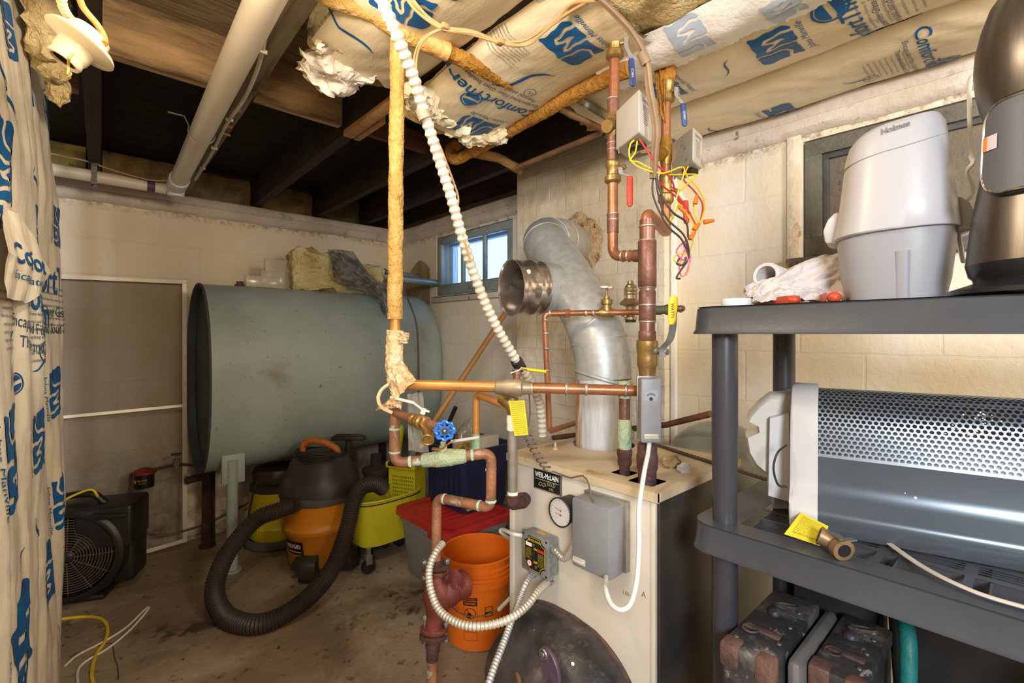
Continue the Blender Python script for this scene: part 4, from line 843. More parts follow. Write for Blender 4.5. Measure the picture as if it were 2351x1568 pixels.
b = MB(); c_ = h0.lerp(h1, (1190-912)/550); b.cyl(c_, c_+Vector((0, 0, .045)), .010); b.cyl(c_+Vector((0, 0, .035)), c_+Vector((0, 0, .05)), .013); part('stem', b, mCuD, v)
b = MB(); q = P([(1172, 856, 1.30), (1190, 850, 1.30), (1196, 846, 1.3), (1210, 848, 1.29)]); b.loft([[p+FW*sx*.010+Vector((0, 0, sy*.0015)) for sx, sy in ((-1, -1), (1, -1), (1, 1), (-1, 1))] for p in q], smooth=False); part('lever', b, mSteel, v)
b = MB(); q = P([(1196, 846, 1.3), (1200, 847, 1.3), (1225, 850, 1.29), (1250, 853, 1.28), (1254, 853, 1.28)]); b.loft([[p+FW*(cos(t_)*w_)+Vector((0, 0, sin(t_)*.0045)) for t_ in [2*pi*k/14 for k in range(14)]] for p, w_ in zip(q, (.007, .011, .011, .010, .005))]); part('grip', b, mYelG, v)
# ---- second riser left of the main one
def r2(y): return at(1434, y, 1.315)
root = thing('copper_riser', 'thinner verdigris-stained riser joining the level copper run to the boiler top', 'pipe', tuple(r2(1085)))
b = MB(); b.tube([r2(880), r2(985)], .0150, 20); part('pipe', b, mCuD, root)
b = MB(); b.tube([r2(y) for y in (875, 882, 905, 914)], [.017, .0185, .0185, .0165], 20); b.tube([r2(y) for y in (962, 968, 1000, 1025, 1032)], [.0165, .0185, .0195, .019, .017], 20); b.tube([r2(998), at(1452, 998, 1.32)], [.015, .013], 16); part('tee', b, mVerd, root)
b = MB(); b.tube([r2(y) for y in (1030, 1034, 1046, 1050, 1062, 1066, 1072, 1090)], [.018, .021, .0205, .018, .0195, .018, .0145, .0145], 20); part('union', b, mIron, root)
# ---- lower left loop
root = thing('return_pipework', 'patina-stained copper return pipe stepping down from the wrapped riser to the red pump', 'pipe', tuple(at(1000, 1300, 1.42)))
def v1(y): return at(906, y, 1.33)
b = MB(); lp = [v1(925), v1(1064), at(1128, 1040, 1.34), at(1127, 1166, 1.36), at(1003, 1142, 1.44), at(1001, 1290, 1.44)]; b.tube(fillet(lp, .028, 8), .0146, 22); part('pipe', b, mCuP, root)
b = MB()
d = (lp[2]-lp[1])
for k in (.16, .40, .80): ring(b, lp[1]+d*k, d, .0148, .004, .0014)
for y in (985, 1038): ring(b, v1(y), RAX, .0148, .003, .001)
for y in (1078, 1150): ring(b, at(1127, y, 1.35), RAX, .0148, .004, .0012)
d = lp[4]-lp[3]
for k in (.2, .85): ring(b, lp[3]+d*k, d, .0148, .004, .0012)
part('solder_joint', b, M('white_green_crust', S(196, 206, 184), S(150, 180, 156), 40, .8, bump=.8), root)
b = MB(); d = lp[2]-lp[1]; q = [lp[1]+d*k for k in (.28, .30, .38, .42, .58, .62, .70, .74)]; b.tube(q, [.017, .0195, .0195, .023, .024, .021, .020, .017], 22, wob=lambda i, k, n: .05*sin(k*3.1+i)); v = part('ball_valve', b, mVerd, root, 'valve crusted with green and white corrosion')
b = MB(); c_ = lp[1]+d*.50; b.cyl(c_, c_+Vector((0, 0, .034)), .011); b.cyl(c_+Vector((0, 0, .034)), c_+Vector((0, 0, .046)), .008); part('stem', b, mVerd, v)
b = MB(); q = P([(992, 1030, 1.33), (1015, 1030, 1.32), (1030, 1018, 1.3), (1045, 1010, 1.3)]); b.loft([[p+FW*sx*.009+Vector((0, 0, sy*.0016)) for sx, sy in ((-1, -1), (1, -1), (1, 1), (-1, 1))] for p in smooth_path(q, 4)], smooth=False); part('lever', b, M('rusty_orange_lever', S(190, 124, 48), S(140, 84, 40), 20, .7), v)
b = MB(); b.tube(P([(1036, 1014, 1.3), (1100, 1004, 1.28)]), .0045, 10); part('grip', b, M('worn_grey_grip', S(188, 180, 170), rough=.5), v)
# drain valve with blue wheel
b = MB(); dl = P([(900, 944, 1.33), (945, 962, 1.28), (1000, 980, 1.2)]); b.tube(dl, .0125, 18); dv = part('drain_branch', b, mCuP, root)
b = MB(); dd = (dl[2]-dl[1]).normalized(); q0 = dl[1]
b.tube([q0+dd*k for k in (0, .004, .014, .018, .03, .034, .05, .055)], [.014, .017, .017, .014, .0155, .019, .019, .014], 20); hexn(b, q0+dd*.064, dd, .019, .016)
sp = dl[1]+dd*.052; b.tube([sp, at(985, 998, 1.2), at(982, 1008, 1.18)], [.012, .012, .0145], 18); b.torus(at(982, 1010, 1.178), .0135, .0028, (at(982, 1010, 1.178)-at(985, 998, 1.2))); part('drain_valve', b, M('bright_brass', S(190, 156, 92), S(166, 132, 74), 12, .32, metal=.75), dv)
b = MB(); wc = at(1021, 989, 1.14); wx_ = (RT*.95-FW*.55+Vector((0, 0, -.1))).normalized(); wax = (-FW*.93+RT*.15).normalized()
x_, y_, a_ = fr(wax); n = 64
rp = [wc+x_*(cos(2*pi*k/n)*(.0215+.0022*cos(8*2*pi*k/n)))+y_*(sin(2*pi*k/n)*(.0215+.0022*cos(8*2*pi*k/n))) for k in range(n+1)]; b.tube(rp, .0033, 8)
for k in range(8): aa = 2*pi*k/8; b.tube([wc+x_*cos(aa)*.009+y_*sin(aa)*.009, wc+x_*cos(aa)*.022+y_*sin(aa)*.022], .0026, 6)
b.lathe([(0, .003), (.0115, .003), (.0120, 0), (.0115, -.004), (0, -.004)], MX(wc, x_, y_, a_), 20); part('hand_wheel', b, M('blue_wheel', S(24, 104, 196), rough=.35, coat=.3), dv, 'blue scalloped hand wheel')
b = MB(); b.lathe([(0, .0045), (.009, .004), (.009, .003)], MX(wc, x_, y_, a_), 20); part('wheel_badge', b, M('wheel_plate', S(50, 54, 60), rough=.4), dv)
b = MB(); b.lathe([(0, .0075), (.003, .007), (.0035, .004)], MX(wc, x_, y_, a_), 12); b.cyl(wc, wc+(q0+dd*.06-wc)*.95, .004); part('wheel_screw', b, mSteel, dv)
b = MB(); b.tube(P([(897, 912, 1.3), (950, 925, 1.27)]), .0042, 10); b.tube(P([(948, 924, 1.27), (972, 942, 1.26), (985, 945, 1.25)]), .003, 8); b.cyl(at(970, 950, 1.255), at(974, 938, 1.255), .007); part('white_lever', b, mPVC, dv)
# ---- relief pipe on the boiler front
root = thing('relief_valve_pipe', 'grey relief pipe with brass valve and rusty elbow at the boiler front corner', 'pipe', tuple(at(1180, 1160, 1.36)))
b = MB(); b.tube(P([(1176, 975, 1.36), (1177, 1140, 1.37)]), .0142, 20); part('pipe', b, M('dull_steel_pipe', S(172, 168, 158), S(142, 132, 118), 8, .35, metal=.65, spots=(S(120, 90, 70), 10, .64, .74)), root)
b = MB(); b.tube(P([(1176, 952, 1.36), (1176, 956, 1.36), (1176, 970, 1.36), (1176, 974, 1.36), (1176, 984, 1.36), (1176, 988, 1.36)]), [.014, .0165, .0165, .0152, .0165, .0145], 20); b.tube(P([(1177, 1128, 1.37), (1177, 1139, 1.37)]), .0153, 18); part('collar', b, mPVC, root)
e0 = at(1177, 1150, 1.37); e2 = on(1208, 1146, x=1.034)
b = MB(); b.tube(fillet([at(1177, 1136, 1.37), at(1177, 1156, 1.37), e0.lerp(e2, .75)+Vector((0, 0, -.008))], .025), .0185, 20); b.tube([e0.lerp(e2, .62), e0.lerp(e2, .85), e2], [.021, .021, .016], 20); b.torus(at(1177, 1137, 1.37), .0185, .003, (0, 0, 1)); part('iron_elbow', b, mIron, root, 'rusty iron elbow')
b = MB(); b.tube(P([(1176, 955, 1.36), (1178, 940, 1.36), (1170, 925, 1.36), (1150, 914, 1.38)]), [.013, .017, .019, .0155], 20); b.cyl(at(1175, 930, 1.36), at(1177, 912, 1.36), .016); part('valve_body', b, mBr, root)
b = MB(); b.box(tuple(at(1172, 912, 1.36)), (.036, .010, .002), R(0, 'Z'), .0008); b.cyl(at(1182, 917, 1.36), at(1182, 909, 1.36), .004); part('test_lever', b, mSteel, root)
b = MB(); b.tube(fillet(P([(1155, 928, 1.38), (1094, 905, 1.46), (1093, 1000, 1.46)]), .02), .0115, 18); part('discharge_pipe', b, mCuY, root)
b = MB(); b.tube(P([(1093, 996, 1.46), (1093, 1010, 1.46), (1093, 1014, 1.46), (1093, 1030, 1.46)]), [.012, .0135, .015, .016], 18); part('corroded_fitting', b, M('green_fitting', S(96, 150, 104), S(150, 170, 140), 30, .7, bump=.5), root)
mTag = M('yellow_tag', S(222, 206, 52), S(206, 188, 40), 8, .5)
mTagI = M('tag_ink', S(110, 96, 30), rough=.6)
c0, c1, c2, c3 = P([(1168, 921, 1.335), (1204, 919, 1.325), (1213, 998, 1.33), (1181, 1001, 1.34)])
def tagp(u, v): return c0*(1-u)*(1-v)+c1*u*(1-v)+c2*u*v+c3*(1-u)*v-FW*(.004*sin(v*3))
b = MB(); b.grid(tagp, 6, 10); b.grid(lambda u, v: tagp(u, v)+FW*.0006, 6, 10)
b.mi = 1
for k in range(16): b.text(['DANGER do not remove this tag', 'relief valve must be installed', 'by qualified service personnel', 'read all of the instructions', 'pressure setting thirty psi', 'annual inspection is needed', 'discharge line must be piped', 'to a safe place of disposal'][k % 8], lambda x, y: tagp(.5+x/.042, .06+k*.058-y/.078)-FW*.0006, .0032, width=.034)
part('warning_tag', b, [mTag, mTagI], root, 'yellow printed warning tag')
# ---- red circulator pump
mRed = M('oxide_red_casting', S(124, 60, 48), S(88, 42, 36), 14, .5, metal=.15, bump=.4, bscale=60, spots=(S(160, 132, 110), 12, .64, .74))
pc = at(1000, 1365, 1.44); root = thing('circulator_pump', 'oxide-red circulator pump bolted between flanges above the floor', 'pump', tuple(at(990, 1500, 1.44)))
def pv(y, px=1000): return at(px, y, 1.44)
b = MB(); b.tube([pv(1312), pv(1325), pv(1345, 1004), pv(1375, 1006), pv(1400, 1003), pv(1425, 998), pv(1440, 996)], [.024, .028, .040, .045, .034, .024, .026], 26)
ma = (RT*.75+FW*.66).normalized(); mo = at(1012, 1362, 1.44); part('volute', b, mRed, root)
b = MB(); b.tube([mo, mo+ma*.012, mo+ma*.035, mo+ma*.04, mo+ma*.088, mo+ma*.094], [.036, .047, .047, .042, .041, .034], 30); part('motor', b, mRed, root)
b = MB(); b.grid(lambda u, v: at(1030+38*u-6*v, 1306+30*u-12*sin(pi*u)+40*v-22*v*u, 1.40-.02*sin(pi*u)), 10, 8); part('bracket', b, mRed, root)
for (y, px, mt, nm) in ((1300, 1000, mIron, 'flange'), (1313, 1000, mRed, 'flange'), (1445, 996, mRed, 'flange'), (1460, 995, mIron, 'flange')):
    b = MB(); c_ = pv(y, px); x_, y_, a_ = RT, FW, Vector((0, 0, 1)); b.prism([(cos(t_)*.042*(1 if abs(cos(t_)) > .5 else .8), sin(t_)*.028) for t_ in [2*pi*k/24 for k in range(24)]], .013, MX(c_-a_*.006, x_, y_, a_), bev=.002); part(nm, b, mt, root)
for (px, y0_, y1_) in ((1027, 1282, 1345), (975, 1285, 1330), (1024, 1425, 1475), (976, 1410, 1475)):
    b = MB(); b.cyl(pv(y0_, px), pv(y1_, px), .0055, n=12); hexn(b, pv(y0_+6, px), (0, 0, 1), .0105, .011); hexn(b, pv(y1_-6, px), (0, 0, 1), .0105, .010); part('bolt', b, mSteel, root)
b = MB(); b.tube([pv(1285), pv(1300)], [.02, .022], 18); b.tube([pv(1466, 995), pv(1480, 994), pv(1500, 993), pv(1515, 992)], [.024, .023, .019, .018], 20); part('nut', b, mIron, root)
b = MB(); b.tube([pv(1500, 992), Vector((pv(1500, 989).x, pv(1500, 989).y, .0))], .0155, 20); part('down_pipe', b, mCuP, root)
# ================================================================ boiler
BX0, BX1, BY0, BY1, BZ = 1.035, 1.49, .611, 1.13, .90
mBe = M('boiler_beige', S(208, 200, 184), S(200, 190, 170), 3, .38, spots=(S(168, 140, 100), 18, .70, .78))
mBeT = M('boiler_top_dusty', S(204, 186, 156), S(188, 162, 124), 6, .6, spots=[(S(140, 90, 60), 7, .60, .70), (S(196, 160, 64), 3.5, .60, .70)], bump=.2)
mBs = M('boiler_side_dark', S(92, 84, 72), S(70, 68, 66), 4, .33, metal=.55, spots=[(S(130, 100, 66), 2.2, .58, .75), (S(200, 190, 170), 60, .74, .78)])
root = thing('boiler', 'beige oil boiler cabinet with dark side panel, pipes rising from its rusty top', 'boiler', ((BX0+BX1)/2, (BY0+BY1)/2, 0))
b = MB(); b.box2((BX0, BY0+.012, .02), (BX0+.012, BY1, BZ-.012), .003); b.box2((BX0-.003, BY0+.004, .02), (BX0+.010, BY0+.018, BZ-.014), .003); part('front_panel', b, mBe, root)
b = MB(); b.box2((BX0+.012, BY1-.008, .02), (BX1, BY1, BZ-.012), .003); b.box2((BX0-.004, BY1-.016, .02), (BX0+.02, BY1+.004, BZ-.012), .003); part('side_panel', b, mBe, root)
b = MB(); b.box2((BX0+.014, BY0, .02), (BX1, BY0+.012, BZ-.014), .003); part('dark_side_panel', b, mBs, root, 'dark reflective side panel')
b = MB(); b.box2((BX1-.01, BY0+.02, .02), (BX1, BY1-.02, BZ-.012)); part('back_panel', b, mBe, root)
b = MB(); b.box2((BX0+.02, BY0+.02, 0), (BX1-.02, BY1-.02, .02)); part('base', b, mBlk, root)
# top with holes: strips around flue collar and pipe openings
pf = Vector((1.357, 1.008, BZ)); pa = rz(1108); pb = r2(1085)
holes = [(pf.x, pf.y, .106, 'c'), (pa.x, pa.y, .036, 's'), (pb.x, pb.y, .027, 's')]
def topfn(x, y):
    d = min(x-(BX0-.010), BX1+.004-x, y-(BY0-.010), BY1+.010-y)
    for (hx, hy, r, k) in holes:
        d = min(d, (sqrt((x-hx)**2+(y-hy)**2) if k == 'c' else max(abs(x-hx), abs(y-hy)))-r)
    return d
b = MB(); b.implicit(topfn, BX0-.012, BX1+.006, BY0-.012, BY1+.012, 90, 100, lambda x, y: Vector((x, y, BZ+.0015*noise.noise(Vector((x*9, y*9, 1))))))
b.box2((BX0-.0115, BY0-.0115, BZ-.022), (BX0-.009, BY1+.0115, BZ+.001)); b.box2((BX0-.0115, BY0-.0115, BZ-.020), (BX1+.005, BY0-.009, BZ+.001)); b.box2((BX0-.0115, BY1+.009, BZ-.022), (BX1+.005, BY1+.0115, BZ+.001)); part('top_panel', b, mBeT, root)
b = MB(); b.box2((BX0+.02, BY0+.02, BZ-.06), (BX1-.02, BY1-.02, BZ-.05)); part('inner_block', b, M('inner_dark', S(34, 28, 24), rough=.9), root)  # dark sheet below the top panel, seen through its openings
b = MB(); p0_ = on(1508, 1016, z=BZ+.008); p1_ = on(1770, 1098, z=BZ+.008); u_ = (p1_-p0_); nn_ = Vector((-u_.y, u_.x, 0)).normalized()
nt_ = 60; poly_ = []
for i in range(nt_+1): q_ = p0_+u_*(i/nt_)-nn_*(.004 if i % 2 else -.004); poly_.append((q_.x, q_.y))
for i in (nt_, 0): q_ = p0_+u_*(i/nt_)+nn_*(-.022+.0); poly_.append((q_.x, q_.y))
b.prism(poly_, .002, Matrix.Translation((0, 0, BZ+.0035))); solo('saw_blade', b, M('old_saw_blade', S(70, 60, 46), S(44, 38, 32), 14, .6, metal=.3), 'dark toothed saw blade lying across the rear of the boiler top', 'saw blade')
# screws, bracket clip on top
b = MB(); q = on(1275, 1032, z=BZ); b.torus(q+Vector((0, 0, .013)), .008, .004, (.6, -.7, 0), 16, 8); b.cyl(q, q+Vector((0, 0, .008)), .010, .007, 12); part('lifting_eye', b, mBeT, root)
# nameplate
def onF(px, py, o=0.0): p = on(px, py, x=BX0-o); return p
def fy(px, x=None): return on(px, 767, x=BX0 if x is None else x).y
y0, y1 = onF(1290, 1100).y, onF(1226, 1100).y; zt = onF(1226, 1063).z; zb = onF(1226, 1111).z-.010; zc_ = (zt+zb)/2; yc = (y0+y1)/2
b = MB(); b.box2((BX0-.0035, y0, zb), (BX0-.0005, y1, zt), .0015); np_ = part('nameplate', b, M('plate_black', S(34, 36, 38), rough=.35, metal=.3), root, 'black WEIL-McLAIN GOLD OIL nameplate')
FM = lambda y, z, o=.004: MX(Vector((BX0-o, y, z)), Vector((0, -1, 0)), Vector((0, 0, 1)), Vector((-1, 0, 0)))
b = MB(); b.text('WEIL-McLAIN', FM(yc, zt-.029, .0042), .021, width=(y1-y0)*.84, bold=.03); part('lettering', b, M('plate_white', S(238, 236, 230), rough=.4), np_)
b = MB(); b.text('GOLD', FM(yc-.018, zc_-.013, .0042), .015, width=.032); b.text('OIL', FM(yc-.019, zc_-.026, .0042), .011, width=.018); w_ = (y1-y0)
b.box2((BX0-.0044, yc-w_*.42, zt-.0425), (BX0-.0036, yc+w_*.42, zt-.041))
for (a_, c_) in (((y0+.002, zb+.002), (y1-.002, zb+.003)), ((y0+.002, zt-.003), (y1-.002, zt-.002)), ((y0+.002, zb+.002), (y0+.003, zt-.002)), ((y1-.003, zb+.002), (y1-.002, zt-.002))): b.box2((BX0-.0043, a_[0], a_[1]), (BX0-.0036, c_[0], c_[1]))
b.tube([Vector((BX0-.0042, yc+.018+.014*cos(t_), zc_-.022+.010*sin(t_)*(1+.3*sin(3*t_)))) for t_ in [pi*k/12 for k in range(13)]], .0007, 5); b.tube([Vector((BX0-.0042, yc+.034-.03*k/8, zc_-.022+.003*sin(k*1.9))) for k in range(9)], .0006, 5)
part('gold_lettering', b, M('plate_gold', S(206, 190, 140), rough=.4, metal=.3), np_)
# gauge
gc = onF(1290, 1174); gx = BX0-.055
gface = on(1286, 1176, x=gx)
b = MB(); gm = MX(Vector((BX0, gface.y, gface.z)), Vector((0, -1, 0)), Vector((0, 0, 1)), Vector((-1, 0, 0)))
b.lathe([(0, 0), (.034, 0), (.036, .004), (.036, .050), (.040, .052), (.0405, .058), (.038, .060), (.0365, .056)], gm, 36); g_ = part('gauge', b, mBlk, root)
b = MB(); b.lathe([(0, .0555), (.0368, .0555)], gm, 36); part('dial', b, M('dial_white', S(234, 234, 230), rough=.4), g_, 'white round dial')
b = MB()
for k in range(21): a_ = -2.2+4.4*k/20; r0 = .031 if k % 5 else .028; b.box((0, 0, 0), (.0007, .035-r0, .0003), gm @ T((r0+.035)/2*sin(a_), (r0+.035)/2*cos(a_), .0560) @ R(-a_, 'Z'))
b.text('PSI', gm @ T(.002, -.010, .0562), .006); b.text('F', gm @ T(.002, .012, .0562), .006)
part('dial_print', b, mBlk, g_)
b = MB()
for (yy, a_) in ((.006, 1.25), (-.006, 1.5)): b.box((0, 0, 0), (.0012, .024, .0004), gm @ T(-.006, yy, .0566) @ R(a_, 'Z')); b.lathe([(0, .0572), (.0022, .0570)], gm @ T(.004, yy, 0), 10)
part('needle', b, M('needle_red', S(150, 40, 40), rough=.4), g_)
b = MB(); b.lathe([(.0368, .0585), (0, .0590)], gm, 36); part('lens', b, M('lens', S(250, 250, 250), rough=.03, trans=1, ior=1.05), g_)
# aquastat
mHG = M('control_grey', S(134, 136, 138), S(120, 122, 124), 6, .42, spots=(S(150, 150, 148), 30, .7, .78))
b = MB(); b.box2((.956, .692, .68), (BX0-.016, .812, .857), .007); aq = part('aquastat_cover', b, mHG, root, 'grey control box cover')
b = MB(); b.box2((BX0-.018, .686, .683), (BX0-.001, .818, .86), .001); part('aquastat_back', b, mGalv, root)
b = MB(); b.box2((.9535, .766, .692), (.9565, .806, .7075), .001); part('badge', b, M('badge_beige', S(186, 180, 160), rough=.4), aq)
b = MB(); b.text('Honeywell', MX(Vector((.9532, .786, .6995)), Vector((0, -1, 0)), Vector((0, 0, 1)), Vector((-1, 0, 0))), .0068, width=.034, bold=.02); part('lettering', b, M('plate_white', S(238, 236, 230)), aq)
b = MB(); b.cyl((1.0, .75, .682), (1.0, .75, .674), .008); part('screw', b, mBlk, aq)
# vertical control box strapped to the riser
c_ = at(1491, 940, 1.195); nrm = (-FW*.93-RT*.05+Vector((0, 0, 0))).normalized(); xr = Vector((nrm.y*-1, nrm.x, 0)); xr = xr if xr.dot(RT) > 0 else -xr
mm = MX(c_, xr, Vector((0, 0, 1)), nrm)
ab = thing('strap_on_aquastat', 'tall slim grey control box strapped to the thick copper riser', 'control box', tuple(c_-Vector((0, 0, .08))))
b = MB(); b.box((0, 0, 0), (.050, .158, .042), mm, .004, 3); part('cover', b, mHG, ab)
b = MB(); b.box((0, .001, -.024), (.052, .160, .008), mm, .001); part('back_plate', b, mGalv, ab)
b = MB(); b.box((-.001, .037, .0213), (.034, .026, .0008), mm, 0); part('dial_window', b, M('win_grey', S(146, 148, 150), rough=.4), ab)
b = MB(); 
for k in range(-4, 5): a_ = k*.2; b.box((0, 0, 0), (.0012, .003, .0004), mm @ T(.012*sin(a_)-.001, .030+.012*cos(a_), .0219) @ R(-a_, 'Z'))
b.lathe([(0, .0222), (.0045, .0222)], mm @ T(-.001, .029, 0), 16); b.tube([mm @ Vector((-.001+.014*sin(a_), .030+.010*cos(a_), .0219)) for a_ in [-.9+k*.18 for k in range(11)]], .0004, 5); part('dial_scale', b, mBlk, ab)
b = MB(); b.box((0, -.063, .0213), (.034, .011, .0012), mm, .0004); part('badge', b, M('badge_beige', S(186, 180, 160)), ab)
b = MB(); b.text('Honeywell', mm @ T(0, -.063, .0222), .006, width=.029); part('lettering', b, mHG, ab)
b = MB(); b.torus(rz(900), .0215, .0018, (0, 0, 1), 24, 6); b.torus(rz(985), .0215, .0018, (0, 0, 1), 24, 6); part('strap', b, mGalv, ab)
# white cable loop
b = MB(); cord(b, [at(1491, 1012, 1.19), at(1488, 1040, 1.17), at(1478, 1090, 1.12), at(1467, 1170, 1.06), at(1467, 1250, 1.03), at(1462, 1330, 1.01), at(1448, 1385, 1.0), at(1425, 1400, 1.0), at(1402, 1385, 1.02), at(1390, 1350, 1.06), at(1391, 1325, 1.15)], .0056, 12)
solo('white_cable', b, M('white_pvc_cable', S(204, 204, 202), rough=.42), 'thick white cable looping in front of the boiler panel between two grey control boxes', 'cable')
# capillary tube, coiled
b = MB(); q = smooth_path([at(1212, 1000, 1.33), at(1222, 1025, 1.32), at(1240, 1055, 1.31), at(1262, 1082, 1.30)], 60); n = len(q)
cc = [at(1215, 905, 1.31), at(1217, 950, 1.33), at(1213, 985, 1.34)]+[p+RT*(.0115*cos(i*2*pi*8/n))+FW*(.0115*sin(i*2*pi*8/n)) for i, p in enumerate(q)]+[at(1290, 1090, 1.28), at(1312, 1097, 1.26), at(1338, 1092, 1.24), at(1352, 1112, 1.22), at(1358, 1145, 1.205), at(1372, 1162, 1.2), at(1392, 1166, 1.19)]
b.tube(smooth_path(cc, 2), .0021, 8); solo('capillary_tube', b, M('brown_capillary', S(120, 104, 90), S(88, 74, 66), 20, .5, metal=.4), 'coiled thin brown capillary tube across the nameplate corner', 'tube')
# pencil marking
b = MB(); b.text('1.00-80', FM(fy(1443), onF(1443, 1365).z, .0005), .014, width=.034); b.text('A', FM(fy(1478), onF(1478, 1366).z, .0005), .02); part('pencil_mark', b, M('pencil', S(96, 90, 84), rough=.7), root)
# service switch box
ss = thing('service_switch', 'metal service switch box with black and yellow plate on the boiler front', 'switch', (.99, .975, .585))
mCast = M('cast_grey', S(172, 174, 172), S(142, 144, 140), 26, .45, metal=.6, bump=.2)
sx0, sx1, sy0, sy1, sz0, sz1 = .986, BX0-.001, .923, 1.026, .588, .698
b = MB(); b.box2((sx0+.008, sy0, sz0), (sx1, sy1, sz1), .006); part('box', b, mCast, ss)
b = MB(); b.box2((sx0-.001, sy0-.003, sz0-.003), (sx0+.008, sy1+.003, sz1+.003), .004); part('cover_plate', b, mCast, ss)
def notch(x, y, w, h, r=.016):
    d = min(w-abs(x), h-abs(y)); dd = sqrt((abs(x)-w)**2+(abs(y)-h)**2)-r; return min(d, dd)
sm_ = MX(Vector((sx0-.0016, (sy0+sy1)/2, (sz0+sz1)/2)), Vector((0, -1, 0)), Vector((0, 0, 1)), Vector((-1, 0, 0)))
b = MB(); b.implicit(lambda x, y: notch(x, y, .042, .049), -.046, .046, -.052, .052, 60, 60, lambda x, y: sm_ @ Vector((x, y, 0))); pl = part('label_plate', b, M('plate_black2', S(30, 32, 26), rough=.4), ss)
b = MB(); b.implicit(lambda x, y: min(notch(x, y, .040, .047, .018), .0012-notch(x, y, .040, .047, .018)), -.046, .046, -.052, .052, 90, 90, lambda x, y: sm_ @ Vector((x, y, .0004)))
b.text('SERVICE SWITCH', sm_ @ T(0, .038, .0005), .0075, width=.052, bold=.02); b.text('ON', sm_ @ T(.004, .016, .0005), .009, bold=.03); b.text('OFF', sm_ @ T(.004, -.022, .0005), .009, bold=.03)
for k in range(9): b.text(['turn off the', 'power before', 'opening box', 'or servicing', 'any burner', 'equipment', 'keep switch', 'accessible', 'at all times'][k], sm_ @ T(-.023, .012-k*.0035, .0005), .0032, width=.022); b.text(['shut off when', 'leaving empty', 'unit for long', 'check the oil', 'call service', 'if it stops', 'do not press', 'reset more', 'than once'][k], sm_ @ T(.025, .006-k*.0042, .0005), .0032, width=.022)
part('yellow_print', b, mYelG, pl)
b = MB(); b.box((.025, .016, .0006), (.024, .008, .0006), sm_); part('red_strip', b, M('label_red', S(206, 40, 44), rough=.4), pl)
b = MB(); b.box((-.023, .024, .0006), (.024, .010, .0006), sm_); b.lathe([(0, .0006), (.0085, .0006)], sm_ @ T(-.020, -.030, 0), 20); part('white_patch', b, M('plate_white', S(238, 236, 230)), pl)
b = MB(); b.torus(sm_ @ Vector((-.020, -.030, .0008)), .0085, .0007, (-1, 0, 0), 24, 5); b.tube([sm_ @ Vector((-.023, -.026, .001)), sm_ @ Vector((-.020, -.031, .001)), sm_ @ Vector((-.017, -.026, .001))], .0012, 6); part('red_symbol', b, M('label_red', S(206, 40, 44)), pl)
b = MB(); b.box((.001, .0, .003), (.010, .020, .006), sm_, .001); b.box((.001, .006, .010), (.006, .009, .014), sm_ @ R(.5, 'X'), .002); part('toggle', b, mBlk, ss)
b = MB()
for (x, y) in ((-.004, .026), (.006, -.034)): b.lathe([(0, .002), (.0042, .0014), (.0046, 0)], sm_ @ T(x, y, 0), 14)
part('screw', b, mSteel, ss)
b = MB()
for (x, y) in ((-.046, .049), (.046, -.049), (.046, .049)): b.lathe([(0, .0045), (.003, .004), (.0035, .002)], sm_ @ T(x, y, -.003), 10)
part('corner_screw', b, mBlk, ss, split=True)
b = MB(); b.box2((sx0+.018, sy0+.03, sz1+.0002), (sx0+.040, sy1-.035, sz1+.0008)); part('top_sticker', b, M('sticker', S(196, 176, 120), S(160, 120, 80), 60, .5), ss)
for k in (0, 1, 2): b = MB(); b.lathe([(.011, 0), (.0115, .0008), (.0095, .001), (0, .0004)], MX(Vector((sx1-.024, sy0-.0002, sz0+.022+k*.028)), Vector((1, 0, 0)), Vector((0, 0, 1)), Vector((0, -1, 0))), 22); part('knockout', b, mCast, ss)
cA = Vector((sx0+.024, sy1-.018, sz0)); cB = Vector((sx0+.024, sy0+.022, sz0)); cC = Vector((sx1-.026, sy0, sz1-.030))
for c_ in (cA, cB):
    b = MB(); b.cyl(c_+Vector((0, 0, -.002)), c_+Vector((0, 0, -.012)), .0145); b.cyl(c_+Vector((0, 0, -.010)), c_+Vector((0, 0, -.030)), .0115); b.box(tuple(c_+Vector((0, -.014, -.018))), (.012, .012, .008), bev=.001); part('connector', b, mCast, ss)
b = MB(); b.cyl(cC, cC+Vector((0, -.012, 0)), .013); part('connector', b, mCast, ss)
b = MB(); rib(b, [cC+Vector((0, -.008, 0)), cC+Vector((-.004, -.05, -.006)), Vector((.985, .812, .742))], .0092, .0085, .22, 14, 6); solo('short_conduit', b, mCond, 'short ribbed metal conduit joining the switch box to the grey control box', 'conduit')
mCond2 = M('bright_flex', S(206, 204, 198), S(176, 174, 170), 16, .34, metal=.55)
b = MB(); rib(b, [cA+Vector((0, 0, -.02)), at(1205, 1345, 1.37), at(1180, 1410, 1.33), at(1160, 1465, 1.27), at(1135, 1530, 1.20), at(1112, 1600, 1.14)], .0088, .0088, .24, 14, 6); solo('floor_conduit', b, mCond2, 'ribbed metal conduit running from the switch box down out of the frame', 'conduit')
b = MB(); rib(b, [cB+Vector((0, 0, -.02)), at(1235, 1358, 1.30), at(1205, 1395, 1.25), at(1160, 1425, 1.21), at(1100, 1438, 1.2), at(1050, 1430, 1.22), at(1008, 1400, 1.26), at(988, 1350, 1.30), at(986, 1305, 1.34), at(1002, 1265, 1.38), at(1016, 1248, 1.42)], .0098, .0098, .24, 14, 6); solo('pump_conduit', b, M('cream_flex', S(214, 206, 190), S(190, 180, 160), 16, .36, metal=.5), 'cream ribbed conduit curving in front of the orange bucket to the red pump', 'conduit')
